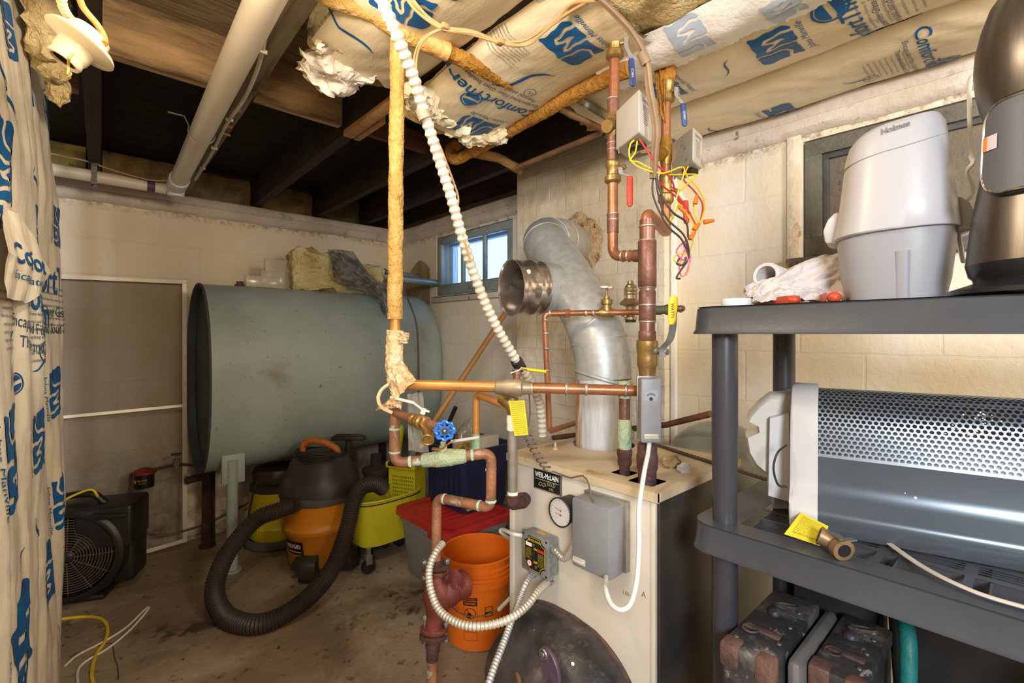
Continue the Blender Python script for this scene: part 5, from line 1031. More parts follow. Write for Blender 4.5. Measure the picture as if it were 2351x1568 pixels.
b = MB(); cord(b, [Vector((sx1-.02, sy1, .672)), at(1180, 1226, 1.44), at(1155, 1216, 1.5), at(1150, 1222, 1.52), at(1170, 1236, 1.6)], .006); solo('tan_cable', b, mCableW, 'short cream cable poking out left of the switch box', 'cable')
# burner hood
mHood = M('burner_hood', S(48, 46, 46), S(104, 94, 88), 4, .36, metal=.25, spots=[(S(150, 132, 122), 5, .52, .70), (S(158, 92, 72), 3.4, .58, .70), (S(206, 196, 186), 34, .68, .74), (S(30, 28, 28), 2.6, .56, .66)], coat=.3, bump=.15)
hy0, hy1 = .655, 1.075
bh = thing('burner_hood', 'scuffed black burner hood bulging from the lower front of the boiler', 'burner cover', (BX0-.08, (hy0+hy1)/2, .1))
b = MB(); rings = []
for k in range(15):
    t = k/14; dx = .150*sin(t*pi/2)**1.0; sc = .5+.5*cos(t*pi/2)**.9
    hw = (hy1-hy0)/2*(sc*.30+.70)-(.0 if k else -.0); cy_ = (hy0+hy1)/2+.02*t; zt_ = .492-.115*(1-cos(t*pi/2))-.02*t
    ring_ = []; n = 44
    for j in range(n):
        a_ = 2*pi*j/n; e = 2/3.6; cx_ = abs(cos(a_))**e*(1 if cos(a_) > 0 else -1); sy_ = abs(sin(a_))**e*(1 if sin(a_) > 0 else -1)
        zc2 = .29; hh = zt_-zc2; skew = 0
        yy = cy_+hw*cx_; zz = zc2+hh*sy_
        if sy_ > 0: zz -= .075*max(0, -cx_)**2*1.0*(sy_)      # lower on the right
        ring_.append(Vector((BX0-.012-dx, yy, zz)))
    rings.append(ring_)
b.loft(rings); part('hood', b, mHood, bh)
b = MB(); rr_ = rings[0]; q = [p+Vector((.006, 0, 0)) for p in rr_]; q.append(q[0]); b.tube(q, .006, 8, caps=False); part('rim', b, M('rusty_rim', S(110, 78, 66), S(60, 50, 50), 30, .6, metal=.3), bh)
oc = on(1262, 1532, x=BX0-.163)
b = MB(); om = MX(oc, Vector((0, -1, 0)), Vector((0, .25, .97)).normalized(), Vector((-1, 0, 0))); b.lathe([(0, .004), (.030, .004), (.032, .002), (.032, -.004)], om @ Matrix.Diagonal((1, 1.45, 1, 1)), 30); part('port_cover', b, M('purple_plate', S(104, 82, 104), S(84, 70, 84), 14, .45, metal=.4), bh, 'purple oval port cover')
b = MB(); sc_ = on(1247, 1502, x=BX0-.168); hexn(b, sc_+Vector((-.003, 0, 0)), (-1, 0, 0), .008, .006); b.torus(sc_, .011, .003, (-1, 0, 0), 16, 6); part('screw', b, mSteel, bh)
b = MB(); cord(b, P([(1178, 1505, 1.33), (1185, 1530, 1.3), (1200, 1600, 1.22)]), .006); b.cyl(at(1172, 1504, 1.33), at(1186, 1498, 1.33), .010); part('side_rod', b, M('orange_rust_rod', S(140, 96, 66), S(88, 58, 44), 30, .7), bh)
# debris on the boiler top
b = MB(); q = on(1542, 1062, z=BZ+.012)
b.sph(tuple(q), .026, 20, (1.2, .9, .55)); b.v = [v+Vector((N3(v, 60, 1), N3(v, 60, 4), N3(v, 60, 8)))*.014 for v in b.v]; solo('crumpled_rag', b, M('tan_rag', S(166, 138, 92), S(110, 88, 56), 40, .9, bump=1), 'crumpled tan rag scrap on the boiler top beside the thick riser', 'rag')
b = MB(); q = on(1572, 1074, z=BZ+.010)
b.sph(tuple(q), .017, 16, (1.2, .7, .7)); b.v = [v+Vector((N3(v, 80, 1), N3(v, 80, 4), N3(v, 80, 8)))*.012 for v in b.v]; solo('crumpled_foil', b, M('foil', S(214, 214, 214), rough=.3, metal=.6), 'small silvery crumpled scrap beside the tan rag on the boiler', 'scrap')
b = MB(); b.tube(P([(1632, 950, 1.58), (1530, 975, 1.75), (1270, 1005, 2.1)]), .011, 14); solo('rusty_pipe', b, M('rust_brown_pipe', S(122, 82, 58), S(84, 58, 44), 14, .6, metal=.4), 'dark rusty pipe running behind the boiler towards the shelf post', 'pipe')
# ================================================================ flue
mFl = M('galvanised_flue', S(186, 186, 182), S(166, 168, 166), 40, .45, metal=.35, spots=[(S(196, 188, 168), 3, .5, .75)], rvar=.08)
mFlR = M('rust_streaked_flue', S(206, 208, 208), S(180, 184, 186), 40, .5, metal=.15, spots=[(S(226, 226, 222), 4, .56, .66), (S(190, 132, 78), 7, .52, .60)], stretch=(2.4, 2.4, .22))
fl_ = thing('flue_pipe', 'galvanised flue rising from the boiler, angled back and elbowed into the chimney', 'flue', tuple(pf))
def fp(px, py, t): return at(px, py, t)
R0 = .0955
segs_ = [fp(1385, 1045, 1.66), fp(1385, 868, 1.66)]
b = MB(); b.tube(segs_, R0, 48, caps=False); part('lower_section', b, mFlR, fl_, 'rust-streaked lower flue section')
g2 = [fp(1385, 870, 1.66), fp(1382, 820, 1.665), fp(1372, 775, 1.68), fp(1352, 725, 1.72), fp(1330, 682, 1.78)]
b = MB(); b.tube(smooth_path(g2, 3), R0+.001, 48, caps=False); part('elbow', b, mFl, fl_)
g3 = [fp(1340, 705, 1.75), fp(1318, 660, 1.82), fp(1292, 618, 1.90), fp(1270, 585, 1.98)]
b = MB(); b.tube(g3, R0-.001, 48, caps=False); part('wye_section', b, mFl, fl_)
e_in = Vector((CHX-.03, 1.625, 1.745)); pe = fp(1262, 572, 2.02)
g4 = smooth_path([fp(1275, 592, 1.97), fp(1256, 566, 2.03), fp(1252, 553, 2.10), fp(1268, 549, 2.20), fp(1290, 551, 2.33), e_in+Vector((.06, 0, 0))], 4)
b = MB(); b.tube(g4, R0, 48, caps=False); part('elbow', b, mFl, fl_, 'adjustable elbow entering the chimney')
def band(p, ax, r, w=.006, h=.003): b = MB(); a_ = Vector(ax).normalized(); b.tube([p-a_*w, p-a_*w*.5, p+a_*w*.5, p+a_*w], [r, r+h, r+h, r], 48, caps=False); part('seam', b, mFl, fl_, split=False)
up = Vector((0, 0, 1))
band(fp(1385, 868, 1.66), up+RT*.28, R0+.006); band(fp(1375, 782, 1.68), up-RT*.2+FW*.1, R0+.003); band(fp(1362, 748, 1.70), up-RT*.75+FW*.3, R0+.003)
band(g4[5], g4[6]-g4[4], R0+.001); band(g4[10], g4[11]-g4[9], R0+.001); band(g4[15], g4[16]-g4[14], R0+.001)
w0, w1, w2 = fp(1330, 668, 1.86), fp(1236, 661, 1.80), fp(1172, 661, 1.745)
b = MB(); wa = (w2-w1).normalized(); b.tube([w0, w1], R0+.001, 48, caps=False); part('damper_branch', b, mFl, fl_)
mShiny = M('shiny_tin', S(206, 196, 184), S(180, 168, 156), 12, .2, metal=.9)
b = MB(); L_ = (w2-w1).length
b.lathe([(R0+x_r, L_*k) for k, x_r in zip((-.02, 0, .06, .12, .3, .36, .42, .48, .8, .86, .92, 1.0, 1.0, .9, .5, 0), (.002, .006, .008, .005, .005, .008, .008, .005, .005, .008, .007, .009, .006, .002, .0015, .001))], along(w1, wa), 48); part('damper_collar', b, mShiny, fl_, 'shiny damper collar')
b = MB(); x_, y_, a_ = fr(wa); m2 = MX(w1+wa*.018, x_, y_, a_) @ R(1.22, 'X'); b.lathe([(0, 0), (R0*.86, 0), (R0*.93, .002), (0, .002)], m2, 40); b.cyl(m2 @ Vector((0, 0, 0)), m2 @ Vector((0, 0, .02)), .006); part('damper_disc', b, mShiny, fl_)
b = MB(); q = w1+wa*L_*.45-FW*(R0+.010)+Vector((0, 0, .045))+RT*.0; q = w1+wa*L_*.40+(-FW*.88+up*.45).normalized()*(R0+.006); b.box(tuple(q), (.030, .012, .014), along((0, 0, 0), (0, 0, 1)) if False else None, .002); b.cyl(q, q-FW*.012, .008); part('adjuster', b, mGalv, fl_)
b = MB(); b.cyl(fp(1450, 690, 1.9), fp(1450, 690, 1.9)+Vector((0, 0, .001)), .001)
# mortar and rust around the thimble
b = MB(); 
def rust(u, v):
    a_ = 2*pi*u; r = R0*.98+(.045+.030*noise.noise(Vector((cos(a_)*1.8, sin(a_)*1.8, 3)))+.035*max(0, cos(a_-.2)))*v
    return Vector((CHX-.016+.010*v*v-.006*abs(noise.noise(Vector((u*30, v*8, 1))))*(1-v), 1.625-cos(a_)*r, 1.745+sin(a_)*r*1.12-.02*v*max(0, cos(a_))))
b.grid(rust, 90, 12); part('thimble_mortar', b, M('rusty_mortar', S(190, 150, 96), S(222, 204, 172), 13, .85, bump=1, bscale=60, spots=[(S(150, 92, 44), 22, .50, .62), (S(88, 56, 34), 34, .62, .7)], bdist=.015), fl_, 'crumbling rust-stained mortar')
# water feed line with reducing valve and stop valve
wf = thing('water_feed_line', 'small copper feed line with bell-shaped reducing valve crossing in front of the flue', 'pipe', tuple(at(1256, 985, 1.56)))
TW = 1.555
b = MB(); b.tube(fillet(P([(1520, 716, 1.50), (1380, 718, TW), (1250, 720, TW), (1262, 990, 1.57), (1330, 968, 1.80)]), .02), .0092, 16); part('pipe', b, mCu, wf)
b = MB()
for (px) in (1262, 1300, 1345, 1362, 1430): ring(b, at(px, 719, TW), RT, .0098, .004, .002)
for py in (735, 765, 800, 850): ring(b, at(1252+(py-720)*.037, py, TW), (0, 0, 1), .0098, .003, .0015)
part('solder_joint', b, mSol, wf)
b = MB(); hexn(b, at(1302, 719, TW), RT, .016, .016); part('union_nut', b, mCu, wf)
b = MB(); b.tube(P([(1374, 718, TW), (1380, 718, TW), (1404, 718, TW), (1410, 718, TW)]), [.012, .016, .016, .012], 18); b.tube(P([(1393, 722, TW), (1393, 700, TW), (1393, 698, TW), (1393, 688, TW), (1393, 686, TW), (1393, 680, TW)]), [.015, .015, .019, .019, .010, .009], 18); b.cyl(at(1393, 682, TW), at(1393, 660, TW), .004); v = part('stop_valve', b, mBr, wf)
b = MB(); c_ = at(1393, 660, TW); b.torus(c_, .019, .004, (0, -.1, 1), 22, 8)
for k in range(4): a_ = k*pi/2; b.tube([c_, c_+Vector((cos(a_)*.019, sin(a_)*.019, 0))], .003, 6)
b.cyl(c_-up*.004, c_+up*.005, .006); part('hand_wheel', b, M('worn_white_wheel', S(226, 220, 212), S(206, 110, 80), 60, .5, mixc=(.55, .6)), v, 'worn white and orange hand wheel')
b = MB(); rp = [(y, r) for y, r in ((734, .020), (728, .020), (726, .013), (716, .014), (704, .016), (700, .033), (696, .036), (693, .033), (686, .021), (678, .020), (676, .022), (672, .022), (670, .020), (667, .0215), (663, .0215), (661, .019), (656, .018), (652, .011), (646, .010), (644, .004))]
b.tube([at(1448, y, TW-.01) for y, r in rp], [r for y, r in rp], 30); v = part('reducing_valve', b, M('tarnished_brass', S(190, 176, 146), S(158, 142, 112), 16, .32, metal=.75), wf, 'bell-shaped brass reducing valve')
b = MB(); b.cyl(at(1448, 740, TW-.01), at(1448, 730, TW-.01), .017); part('cap', b, mBlk, v)
b = MB(); b.tube(P([(1500, 712, 1.46), (1525, 711, 1.44), (1530, 711, 1.44), (1552, 710, 1.42)]), [.013, .013, .016, .014], 16); part('green_fitting', b, M('dark_green_fitting', S(66, 96, 84), S(110, 96, 50), 24, .6, metal=.3, bump=.4), wf)
b = MB(); b.tube(fillet(P([(1545, 708, 1.42), (1566, 708, 1.40), (1562, 712, 1.75)]), .015), .0095, 14); part('elbow', b, mCuD, wf)
# ================================================================ oil tank
TX0, TX1, TY, TZ, RY, RZ = .520, 1.985, 3.15, 1.035, .325, .525
mTank = bpy.data.materials.new('tank_paint'); mTank = M('tank_paint_grey_green', S(160, 173, 167), S(144, 156, 150), 2.5, .36, spots=[(S(122, 104, 84), 1.8, .58, .74), (S(112, 106, 74), 42, .63, .70), (S(104, 100, 76), 11, .68, .72), (S(206, 190, 150), 16, .73, .77)], bump=.1, rvar=.07)
mTankE = M('tank_end', S(66, 74, 80), S(52, 58, 62), 6, .6, bump=.3)
root = thing('oil_tank', 'large grey-green oval oil tank on pipe legs along the back wall', 'tank', ((TX0+TX1)/2, TY, 0))
def oval(n, ky=1.0, kz=1.0, x=0):
    out = []
    for k in range(n):
        a = 2*pi*k/n; e = 2/2.25; c, s = cos(a), sin(a)
        out.append(Vector((x, TY+RY*ky*abs(c)**e*(1 if c > 0 else -1), TZ+RZ*kz*abs(s)**e*(1 if s > 0 else -1))))
    return out
b = MB(); n = 72; L_ = [(TX0, 1)]+[(TX0+(TX1-.13-TX0)*k/10, 1) for k in range(1, 11)]+[(TX1-.13+.13*sin(t), .62+.38*cos(t)) for t in [pi/2*k/8 for k in range(1, 9)]]
b.loft([oval(n, k, 1-(1-k)*.62, x) for x, k in L_], caps=False); b.add(oval(n, .62, .76, TX1), [tuple(range(n))]); part('shell', b, mTank, root)
b = MB(); b.loft([oval(n, .985, .99, TX0-.001), oval(n, .975, .983, TX0+.004), oval(n, .965, .977, TX0+.035)], caps=False); b.add(oval(n, .965, .977, TX0+.035), [tuple(range(n))]); part('end_plate', b, mTankE, root, 'dark recessed end plate')
b = MB(); q = oval(n, 1.0, 1.0, TX0); b.tube(q+[q[0]], .006, 8, caps=False); part('rim', b, mTankE, root)
for (px, py, yy) in ((535, 1050, 2.93),):
    lx = on(px, 1150, y=yy).x
    b = MB(); b.box2((lx-.055, yy-.012, .475), (lx+.055, yy+.012, .63), .002); part('leg_bracket', b, mTank, root)
for (lx, yy) in ((on(533, 1150, y=2.93).x, 2.93), (on(528, 1150, y=3.37).x-.12, 3.37), (1.75, 2.93), (1.75, 3.37)):
    b = MB(); b.cyl((lx, yy, 0), (lx, yy, .60), .028, n=20); b.cyl((lx, yy, 0), (lx, yy, .012), .045, n=20); part('leg', b, mTank if yy < 3 else mIron, root, split=False)
b = MB(); q = on(551, 655, y=TY); q.z = TZ+RZ
b.cyl(q-up*.003, q+up*.012, .03, n=6); b.cyl(q+up*.01, q+up*.028, .02, n=6); part('plug', b, M('dark_plug', S(74, 70, 58), rough=.7), root)
# fill and vent pipes
b = MB(); q0 = on(867, 645, y=3.22); b.tube(fillet([Vector((q0.x, 3.22, 1.50)), Vector((q0.x, 3.22, on(867, 622, y=3.22).z)), Vector((2.03, 3.26, on(867, 622, y=3.22).z-.01))], .012), .019, 18); b2 = MB(); b2.tube(fillet([Vector((q0.x, 3.22, on(867, 640, y=3.22).z)), Vector((q0.x, 3.22, on(867, 622, y=3.22).z)), Vector((q0.x+.06, 3.225, on(867, 622, y=3.22).z-.0))], .02), .024, 18)
vp = thing('vent_pipe', 'thinner grey vent pipe rising off the oil tank and turning into the wall', 'pipe', (q0.x, 3.22, 1.56)); part('pipe', b, M('grey_pipe', S(158, 164, 166), S(126, 128, 128), 9, .4, metal=.5), vp); part('elbow', b2, M('dark_elbow', S(96, 92, 88), rough=.5, metal=.4), vp)
b = MB(); zq = on(940, 645, y=3.1).z; b.tube([Vector((1.62, 3.03, zq)), Vector((2.03, 3.03, zq-.01))], .026, 18); solo('fill_pipe', b, M('grey_pipe', S(158, 164, 166)), 'fatter grey fill pipe below the vent pipe, running into the side wall', 'pipe')
b = MB(); b.grid(lambda u, v: Vector((D2-.003-.004*noise.noise(Vector((u*5, v*5, 1))), 3.12+.36*u+.03*noise.noise(Vector((v*4, 2, 1))), 1.50+.36*v*(1-.5*abs(u-.4)**1.6*2)+.02*noise.noise(Vector((u*5, 2, 1))))), 16, 16); solo('wall_patch', b, M('wall_patch', S(170, 148, 112), S(140, 118, 88), 8, .8, bump=.5), 'unpainted tan patch of mortar where the tank pipes enter the wall', 'patch')
b = MB(); cord(b, [on(926, 640, y=3.03), on(930, 668, y=2.97), on(942, 700, y=2.88), on(955, 740, y=2.825), on(960, 800, y=2.815), on(961, 900, y=2.815), on(960, 985, y=2.815), on(960, 1010, y=2.84)], .006); solo('thin_tube', b, mCableG, 'thin dark tube hanging down the tank front just right of the wrapped riser', 'tube')
# insulation and plastic on the tank
mDW = M('dirty_wool', S(196, 172, 104), S(222, 214, 168), 6, .95, bump=1, bscale=55, bdist=.02, spots=[(S(186, 140, 62), 4.5, .52, .68), (S(92, 78, 58), 9, .60, .70)])
b = MB(); b.box((0, 0, 0), (.62, .22, .26), bev=.05, seg=4); bm = bmesh.new(); me = bpy.data.meshes.new('x'); me.from_pydata([tuple(v) for v in b.v], [], b.f); bm.from_mesh(me); bmesh.ops.triangulate(bm, faces=bm.faces[:]); bmesh.ops.subdivide_edges(bm, edges=bm.edges[:], cuts=3, use_grid_fill=True)
for _ in range(2): bmesh.ops.subdivide_edges(bm, edges=[e for e in bm.edges if e.calc_length() > .03], cuts=1)
q = on(775, 612, y=3.18)
b = MB(); b.addbm(bm, Matrix.Translation((q.x, 3.19, TZ+RZ+.118)) @ R(.02, 'Y')); b.v = [v+Vector((N3(v, 9, 1), N3(v, 9, 4), N3(v, 9, 8)+.0))*.032+Vector((N3(v, 34, 1), N3(v, 34, 4), N3(v, 34, 8)))*.020-Vector((0, 0, max(0, v.x-q.x)*.22)) for v in b.v]
solo('wool_slab', b, mDW, 'slab of dirty yellow insulation lying on top of the oil tank', 'insulation')
mPl1 = M('grey_film', S(134, 130, 122), S(96, 94, 90), 14, .22, alpha=.8, bump=.8, bscale=30, spec=.8)
def crumple(c, sz, amp, seed, n=26):
    b = MB(); b.sph((0, 0, 0), 1, n, (1, 1, 1)); b.v = [Vector((c[0]+v.x*sz[0], c[1]+v.y*sz[1], c[2]+v.z*sz[2]))+Vector((N3(v, 2.2, seed), N3(v, 2.2, seed+3), N3(v, 2.2, seed+7)))*amp+Vector((abs(N3(v, 6, seed)), abs(N3(v, 6, seed+3)), abs(N3(v, 6, seed+7))))*amp*.5 for v in b.v]; return b
b = MB()
pts_l = [on(754, 574, y=3.08), on(760, 600, y=3.06), on(768, 640, y=3.03), on(800, 662, y=3.0), on(840, 672, y=2.96), on(868, 690, y=2.90), on(880, 715, y=2.85)]; pts_r = [on(812, 578, y=3.08), on(832, 608, y=3.06), on(848, 628, y=3.03), on(868, 645, y=3.0), on(890, 652, y=2.96), on(905, 680, y=2.90), on(900, 732, y=2.84)]
def bagf(u, v):
    i = min(int(v*6), 5); t = v*6-i; a_ = pts_l[i].lerp(pts_l[i+1], t); c_ = pts_r[i].lerp(pts_r[i+1], t); p = a_.lerp(c_, u)
    return p-FW*(.05*sin(pi*u)+.05*abs(noise.noise(Vector((u*5, v*7, 1))))+.03*noise.noise(Vector((u*9, v*13, 3))))
b.grid(bagf, 40, 70); solo('plastic_film', b, mPl1, 'crumpled grey plastic film draped off the insulation over the tank', 'plastic film')
mClr = M('hazy_clear_plastic', S(206, 196, 178), rough=.18, alpha=.42, spec=.8)
for i, (xa, xb, yt, yb, lab) in enumerate(((563, 640, 632, 656, 'low clear plastic box at the left on top of the tank'), (600, 655, 620, 657, 'middle clear plastic box on the tank'), (612, 672, 592, 660, 'tallest clear plastic sheet leaning on the insulation slab'))):
    a_ = on(xa, yb, y=3.10+.03*i); c_ = on(xb, yb, y=3.10+.03*i); h = on(xa, yt, y=3.10+.03*i).z-(TZ+RZ-.005)
    b = MB(); z0_ = TZ+RZ-.004; ya = 3.08+.05*i
    b.box2((a_.x, ya, z0_), (c_.x, ya+.045, z0_+h), .004); solo('clear_plastic_box', b, mClr, lab, 'plastic box', 'clear plastic pieces on the tank')
# dirt webs in the corner
# ================================================================ window screen
mAl = M('aluminium_frame', S(206, 196, 178), S(186, 176, 158), 4, .4, metal=.3)
sc0 = thing('window_screen', 'tall screen panel with pale aluminium frame leaning on the back wall', 'screen', (.1, 3.45, 0))
def scp(px, py): # plane leaning
    y = 3.50-.10*max(0, min(1, (py-640)/620)); return on(px, py, y=y)
c = [scp(60, 632), scp(423, 648), scp(424, 1240), scp(60, 1345)]
def bar(b, p, q, w=.011, d=.008):
    x = (q-p).normalized(); nrm = Vector((0, -1, .12)).normalized(); s_ = x.cross(nrm).normalized()
    b.loft([[pp+s_*a_*w+nrm*e_*d for a_, e_ in ((-1, -1), (1, -1), (1, 1), (-1, 1))] for pp in (p-x*w, q+x*w)], smooth=False)
b = MB(); bar(b, c[0], c[1]); bar(b, c[1], c[2]); bar(b, c[2], c[3]); bar(b, c[3], c[0]); bar(b, scp(60, 966), scp(422, 931), .008); part('frame', b, mAl, sc0)
def smat():
    m = M('screen_mesh', S(84, 74, 60), rough=.7, alpha=.42); return m
b = MB(); b.grid(lambda u, v: (c[0].lerp(c[1], u)).lerp(c[3].lerp(c[2], u), v)+Vector((0, -.004, 0)), 8, 8); part('mesh', b, smat(), sc0)
# ================================================================ oil filter line
of = thing('oil_filter_line', 'red and black oil filter hanging on a rusty line left of the tank', 'oil filter', tuple(at(330, 1115, 2.75)))
b = MB(); b.tube(fillet([on(300, 1215, y=3.32), on(300, 1088, y=3.32), on(350, 1078, y=3.32), on(408, 1066, y=3.32), on(450, 1068, y=3.12)], .02), .0085, 14); part('pipe', b, mIron, of)
fc = on(331, 1082, y=3.30)
b = MB(); b.lathe([(0, .022), (.014, .020), (.04, .010), (.055, 0), (.055, -.010), (.048, -.014)], Matrix.Translation(fc), 30); part('filter_head', b, M('filter_red', S(132, 44, 40), S(104, 36, 34), 14, .45, metal=.2), of)
b = MB(); b.lathe([(.048, -.012), (.046, -.02), (.046, -.075), (.044, -.086), (.02, -.092), (0, -.092)], Matrix.Translation(fc), 30); cn = part('filter_canister', b, M('filter_black', S(24, 22, 22), rough=.4), of)
b = MB()
cyl_mp = lambda r, zc2, a0=-pi/2-.4: (lambda x, y: Vector((fc.x+cos(a0+x/r)*r, fc.y+sin(a0+x/r)*r, fc.z+zc2+y)))
b.text('FILTER', cyl_mp(.0466, -.042, -pi/2-.3), .016); b.text('quality oil', cyl_mp(.0466, -.056, -pi/2-.3), .009); b.implicit(lambda x, y: .010-sqrt(x*x+y*y), -.011, .011, -.011, .011, 14, 14, cyl_mp(.0466, -.046, -pi/2-1.15)); part('label_print', b, M('filter_gold', S(190, 130, 40), rough=.5), cn)
b = MB(); vc = on(405, 1062, y=3.30); b.cyl(vc-up*.03, vc+up*.02, .018); b.cyl(vc+up*.02, vc+up*.045, .008); v = part('shutoff_valve', b, M('dull_valve', S(98, 96, 80), S(70, 64, 52), 20, .7), of)
b = MB(); c_ = vc+up*.048; b.torus(c_, .024, .0035, (0, 0, 1), 20, 6)
for k in range(5): a_ = k*2*pi/5; b.tube([c_, c_+Vector((cos(a_)*.024, sin(a_)*.024, 0))], .0028, 6)
part('hand_wheel', b, mIron, v)
b = MB(); cord(b, [on(322, 1212, y=3.30), on(345, 1226, y=3.36), on(385, 1228, y=3.38), on(425, 1218, y=3.40), on(480, 1200, y=3.44), on(560, 1160, y=3.46), on(600, 1140, y=3.46)], .0075); solo('grey_cable', b, mCableG, 'grey-tan cable sagging along the foot of the back wall', 'cable')
b = MB(); x5 = on(487, 1100, y=3.42).x; b.box2((x5-.05, 3.38, 0), (x5+.01, 3.44, .50), .004); b.cyl((x5-.05, 3.40, .42), (x5-.14, 3.36, .42), .022); solo('drain_stack', b, M('black_stained_pipe', S(52, 42, 38), S(84, 66, 54), 10, .7, bump=.5), 'dark stained square post with stub pipe under the tank end', 'post')
# wooden handle leaning in the corner
b = MB(); b.tube([at(1165, 712, 2.55), at(1000, 962, 2.35)], .014, 16); b.tube([at(1000, 962, 2.35), at(965, 1030, 2.3)], .012, 12); solo('wooden_pole', b, M('wood_pole', S(190, 136, 72), S(150, 104, 54), 4, .5, stretch=(1, 1, .3)), 'long wooden broom pole leaning in the corner below the window', 'pole')
# ================================================================ things on the floor
def fz(px, t, z=0.0): p = at(px, HY, t); p.z = z; return p
# ---- orange-drum wet vac
mOr = M('vac_orange', S(206, 130, 26), S(178, 106, 22), 4, .42, spots=(S(120, 76, 34), 3, .58, .74)); mVB = M('vac_black', S(42, 39, 36), S(56, 48, 40), 5, .42, spots=(S(84, 64, 46), 3.5, .6, .75))
vc_ = fz(736, 2.66); V_ = Matrix.Translation(vc_)
root = thing('shop_vacuum', 'orange and black drum vacuum with coiled cord on its head, beside the oil tank leg', 'vacuum cleaner', tuple(vc_))
b = MB(); b.lathe([(0, .045), (.150, .045), (.160, .055), (.180, .215), (.188, .225), (.195, .24), (.195, .252), (.185, .262), (.182, .29), (.190, .36), (.194, .385)], V_, 56); part('drum', b, mOr, root)
b = MB(); b.lathe([(.194, .38), (.203, .385), (.205, .41), (.200, .425)], V_, 56); part('drum_rim', b, M('dark_rim', S(72, 68, 64), rough=.45), root)
b = MB(); rings = []
for (z, rx, ry, c) in ((.42, .200, .200, 0), (.46, .198, .195, 0), (.505, .186, .178, 0), (.53, .168, .158, 0), (.585, .150, .135, .0), (.615, .125, .11, 0), (.632, .09, .075, 0), (.638, .03, .03, 0)):
    rings.append([vc_+RT*(rx*abs(cos(a))**.8*(1 if cos(a) > 0 else -1)+c)+FW*(ry*abs(sin(a))**.8*(1 if sin(a) > 0 else -1))+up*z for a in [2*pi*k/40 for k in range(40)]])
b.loft(rings); hd = part('motor_head', b, mVB, root)
b = MB()
for k, (rr_, z) in enumerate(((.150, .590), (.146, .600), (.151, .608), (.145, .616), (.149, .624), (.143, .631))): b.torus(vc_+up*z, rr_-.02, .0048, (.03*k, .02, 1), 44, 7)
part('power_cord', b, mBlk, root, kind=None)
b = MB(); q = [vc_+RT*x+up*z for x, z in ((-.095, .60), (-.10, .64), (-.092, .668), (-.05, .688), (.02, .678), (.07, .655), (.092, .635), (.095, .60))]; q = smooth_path(q, 8); b.tube(q, [.018+.0012*sin(i*1.7) for i in range(len(q))], 14); part('handle', b, M('handle_orange', S(190, 108, 40), S(150, 84, 34), 14, .5), root, 'ribbed orange handle')
for (dx, dz, w_) in ((-.03, 1, 1), (.085, .9, 1)):
    pass
for a_, nm in ((.06, 'front'), (-2.3, 'left'), (1.3, 'r'), (2.7, 'b')):
    d = (-FW*cos(a_)+RT*sin(a_)*1.0); c_ = vc_+d*.165; b = MB(); y_ = Vector((-d.y, d.x, 0))
    b.prism([(-.05, 0), (.055, 0), (.06, .02), (.045, .085), (.0, .12), (-.05, .12)], .085, MX(c_-y_*.0425+up*.012, d, up, y_*1.0) if True else None, bev=.008); b.cyl(c_+d*.02-y_*.02+up*.016, c_+d*.02+y_*.02+up*.016, .016); part('caster_foot', b, mVB, root)
d = (-FW*.96-RT*.26).normalized(); y_ = Vector((-d.y, d.x, 0))
def drum_mp(r, z0, a0): 
    return lambda x, y: vc_+Vector((cos(a0+x/r)*r, sin(a0+x/r)*r, z0+y))
a0 = atan2(-FW.y*.88-RT.y*.42, -FW.x*.88-RT.x*.42)
b = MB(); dm = drum_mp(.178, .165, a0); b.grid(lambda u, v: dm((u-.5)*.118, (v-.5)*.074)+(dm((u-.5)*.118, 0)-vc_-up*.165)*.004+(dm((u-.5)*.118, 0)-vc_-up*.165)*(-.055+.10*v)*.95, 16, 4); lb = part('brand_plate', b, M('brand_black', S(22, 20, 20), rough=.4), root)
nb = lambda x, y: dm(x, y)+(dm(x, 0)-vc_-up*.165)*(.010-.055+.10*((y/.074)+.5)*.95)
b = MB(); b.text('RIDGID', lambda x, y: nb(x, y+.008), .030, width=.092, bold=.03); part('lettering', b, M('plate_white', S(238, 236, 230)), lb)
b = MB(); b.implicit(lambda x, y: min(.047-abs(x), .0025-abs(y)), -.05, .05, -.004, .004, 24, 6, lambda x, y: nb(x, y-.022)); part('yellow_stripe', b, mYelG, lb)
hn = at(672, 1160, 2.46); b = MB(); b.cyl(vc_+(hn-vc_)*.75+up*0, hn, .040); b.v = b.v; q0_ = Vector((vc_.x, vc_.y, hn.z)); b = MB(); b.cyl(q0_.lerp(hn, .7), hn.lerp(q0_, -.08), .042); part('inlet', b, mVB, root)
b = MB(); c_ = at(683, 1283, 2.47); b.cyl(Vector((c_.x, c_.y, .09))+FW*.05, Vector((c_.x, c_.y, .09)), .035, .03); part('drain_cap', b, mVB, root)
b = MB(); rib(b, [hn, at(640, 1172, 2.42), at(590, 1192, 2.38), at(540, 1245, 2.30), at(505, 1305, 2.22), at(493, 1365, 2.15), at(520, 1416, 2.09), at(585, 1434, 2.045), at(655, 1410, 2.10), at(722, 1358, 2.2), at(768, 1295, 2.32), at(798, 1210, 2.42), at(812, 1150, 2.47), at(832, 1118, 2.53), at(862, 1112, 2.6), at(880, 1122, 2.66)], .0395, .0125, .14, 20, 5); part('hose', b, M('hose_black', S(44, 38, 34), S(58, 48, 40), 5, .5), root, 'long looping ribbed hose')
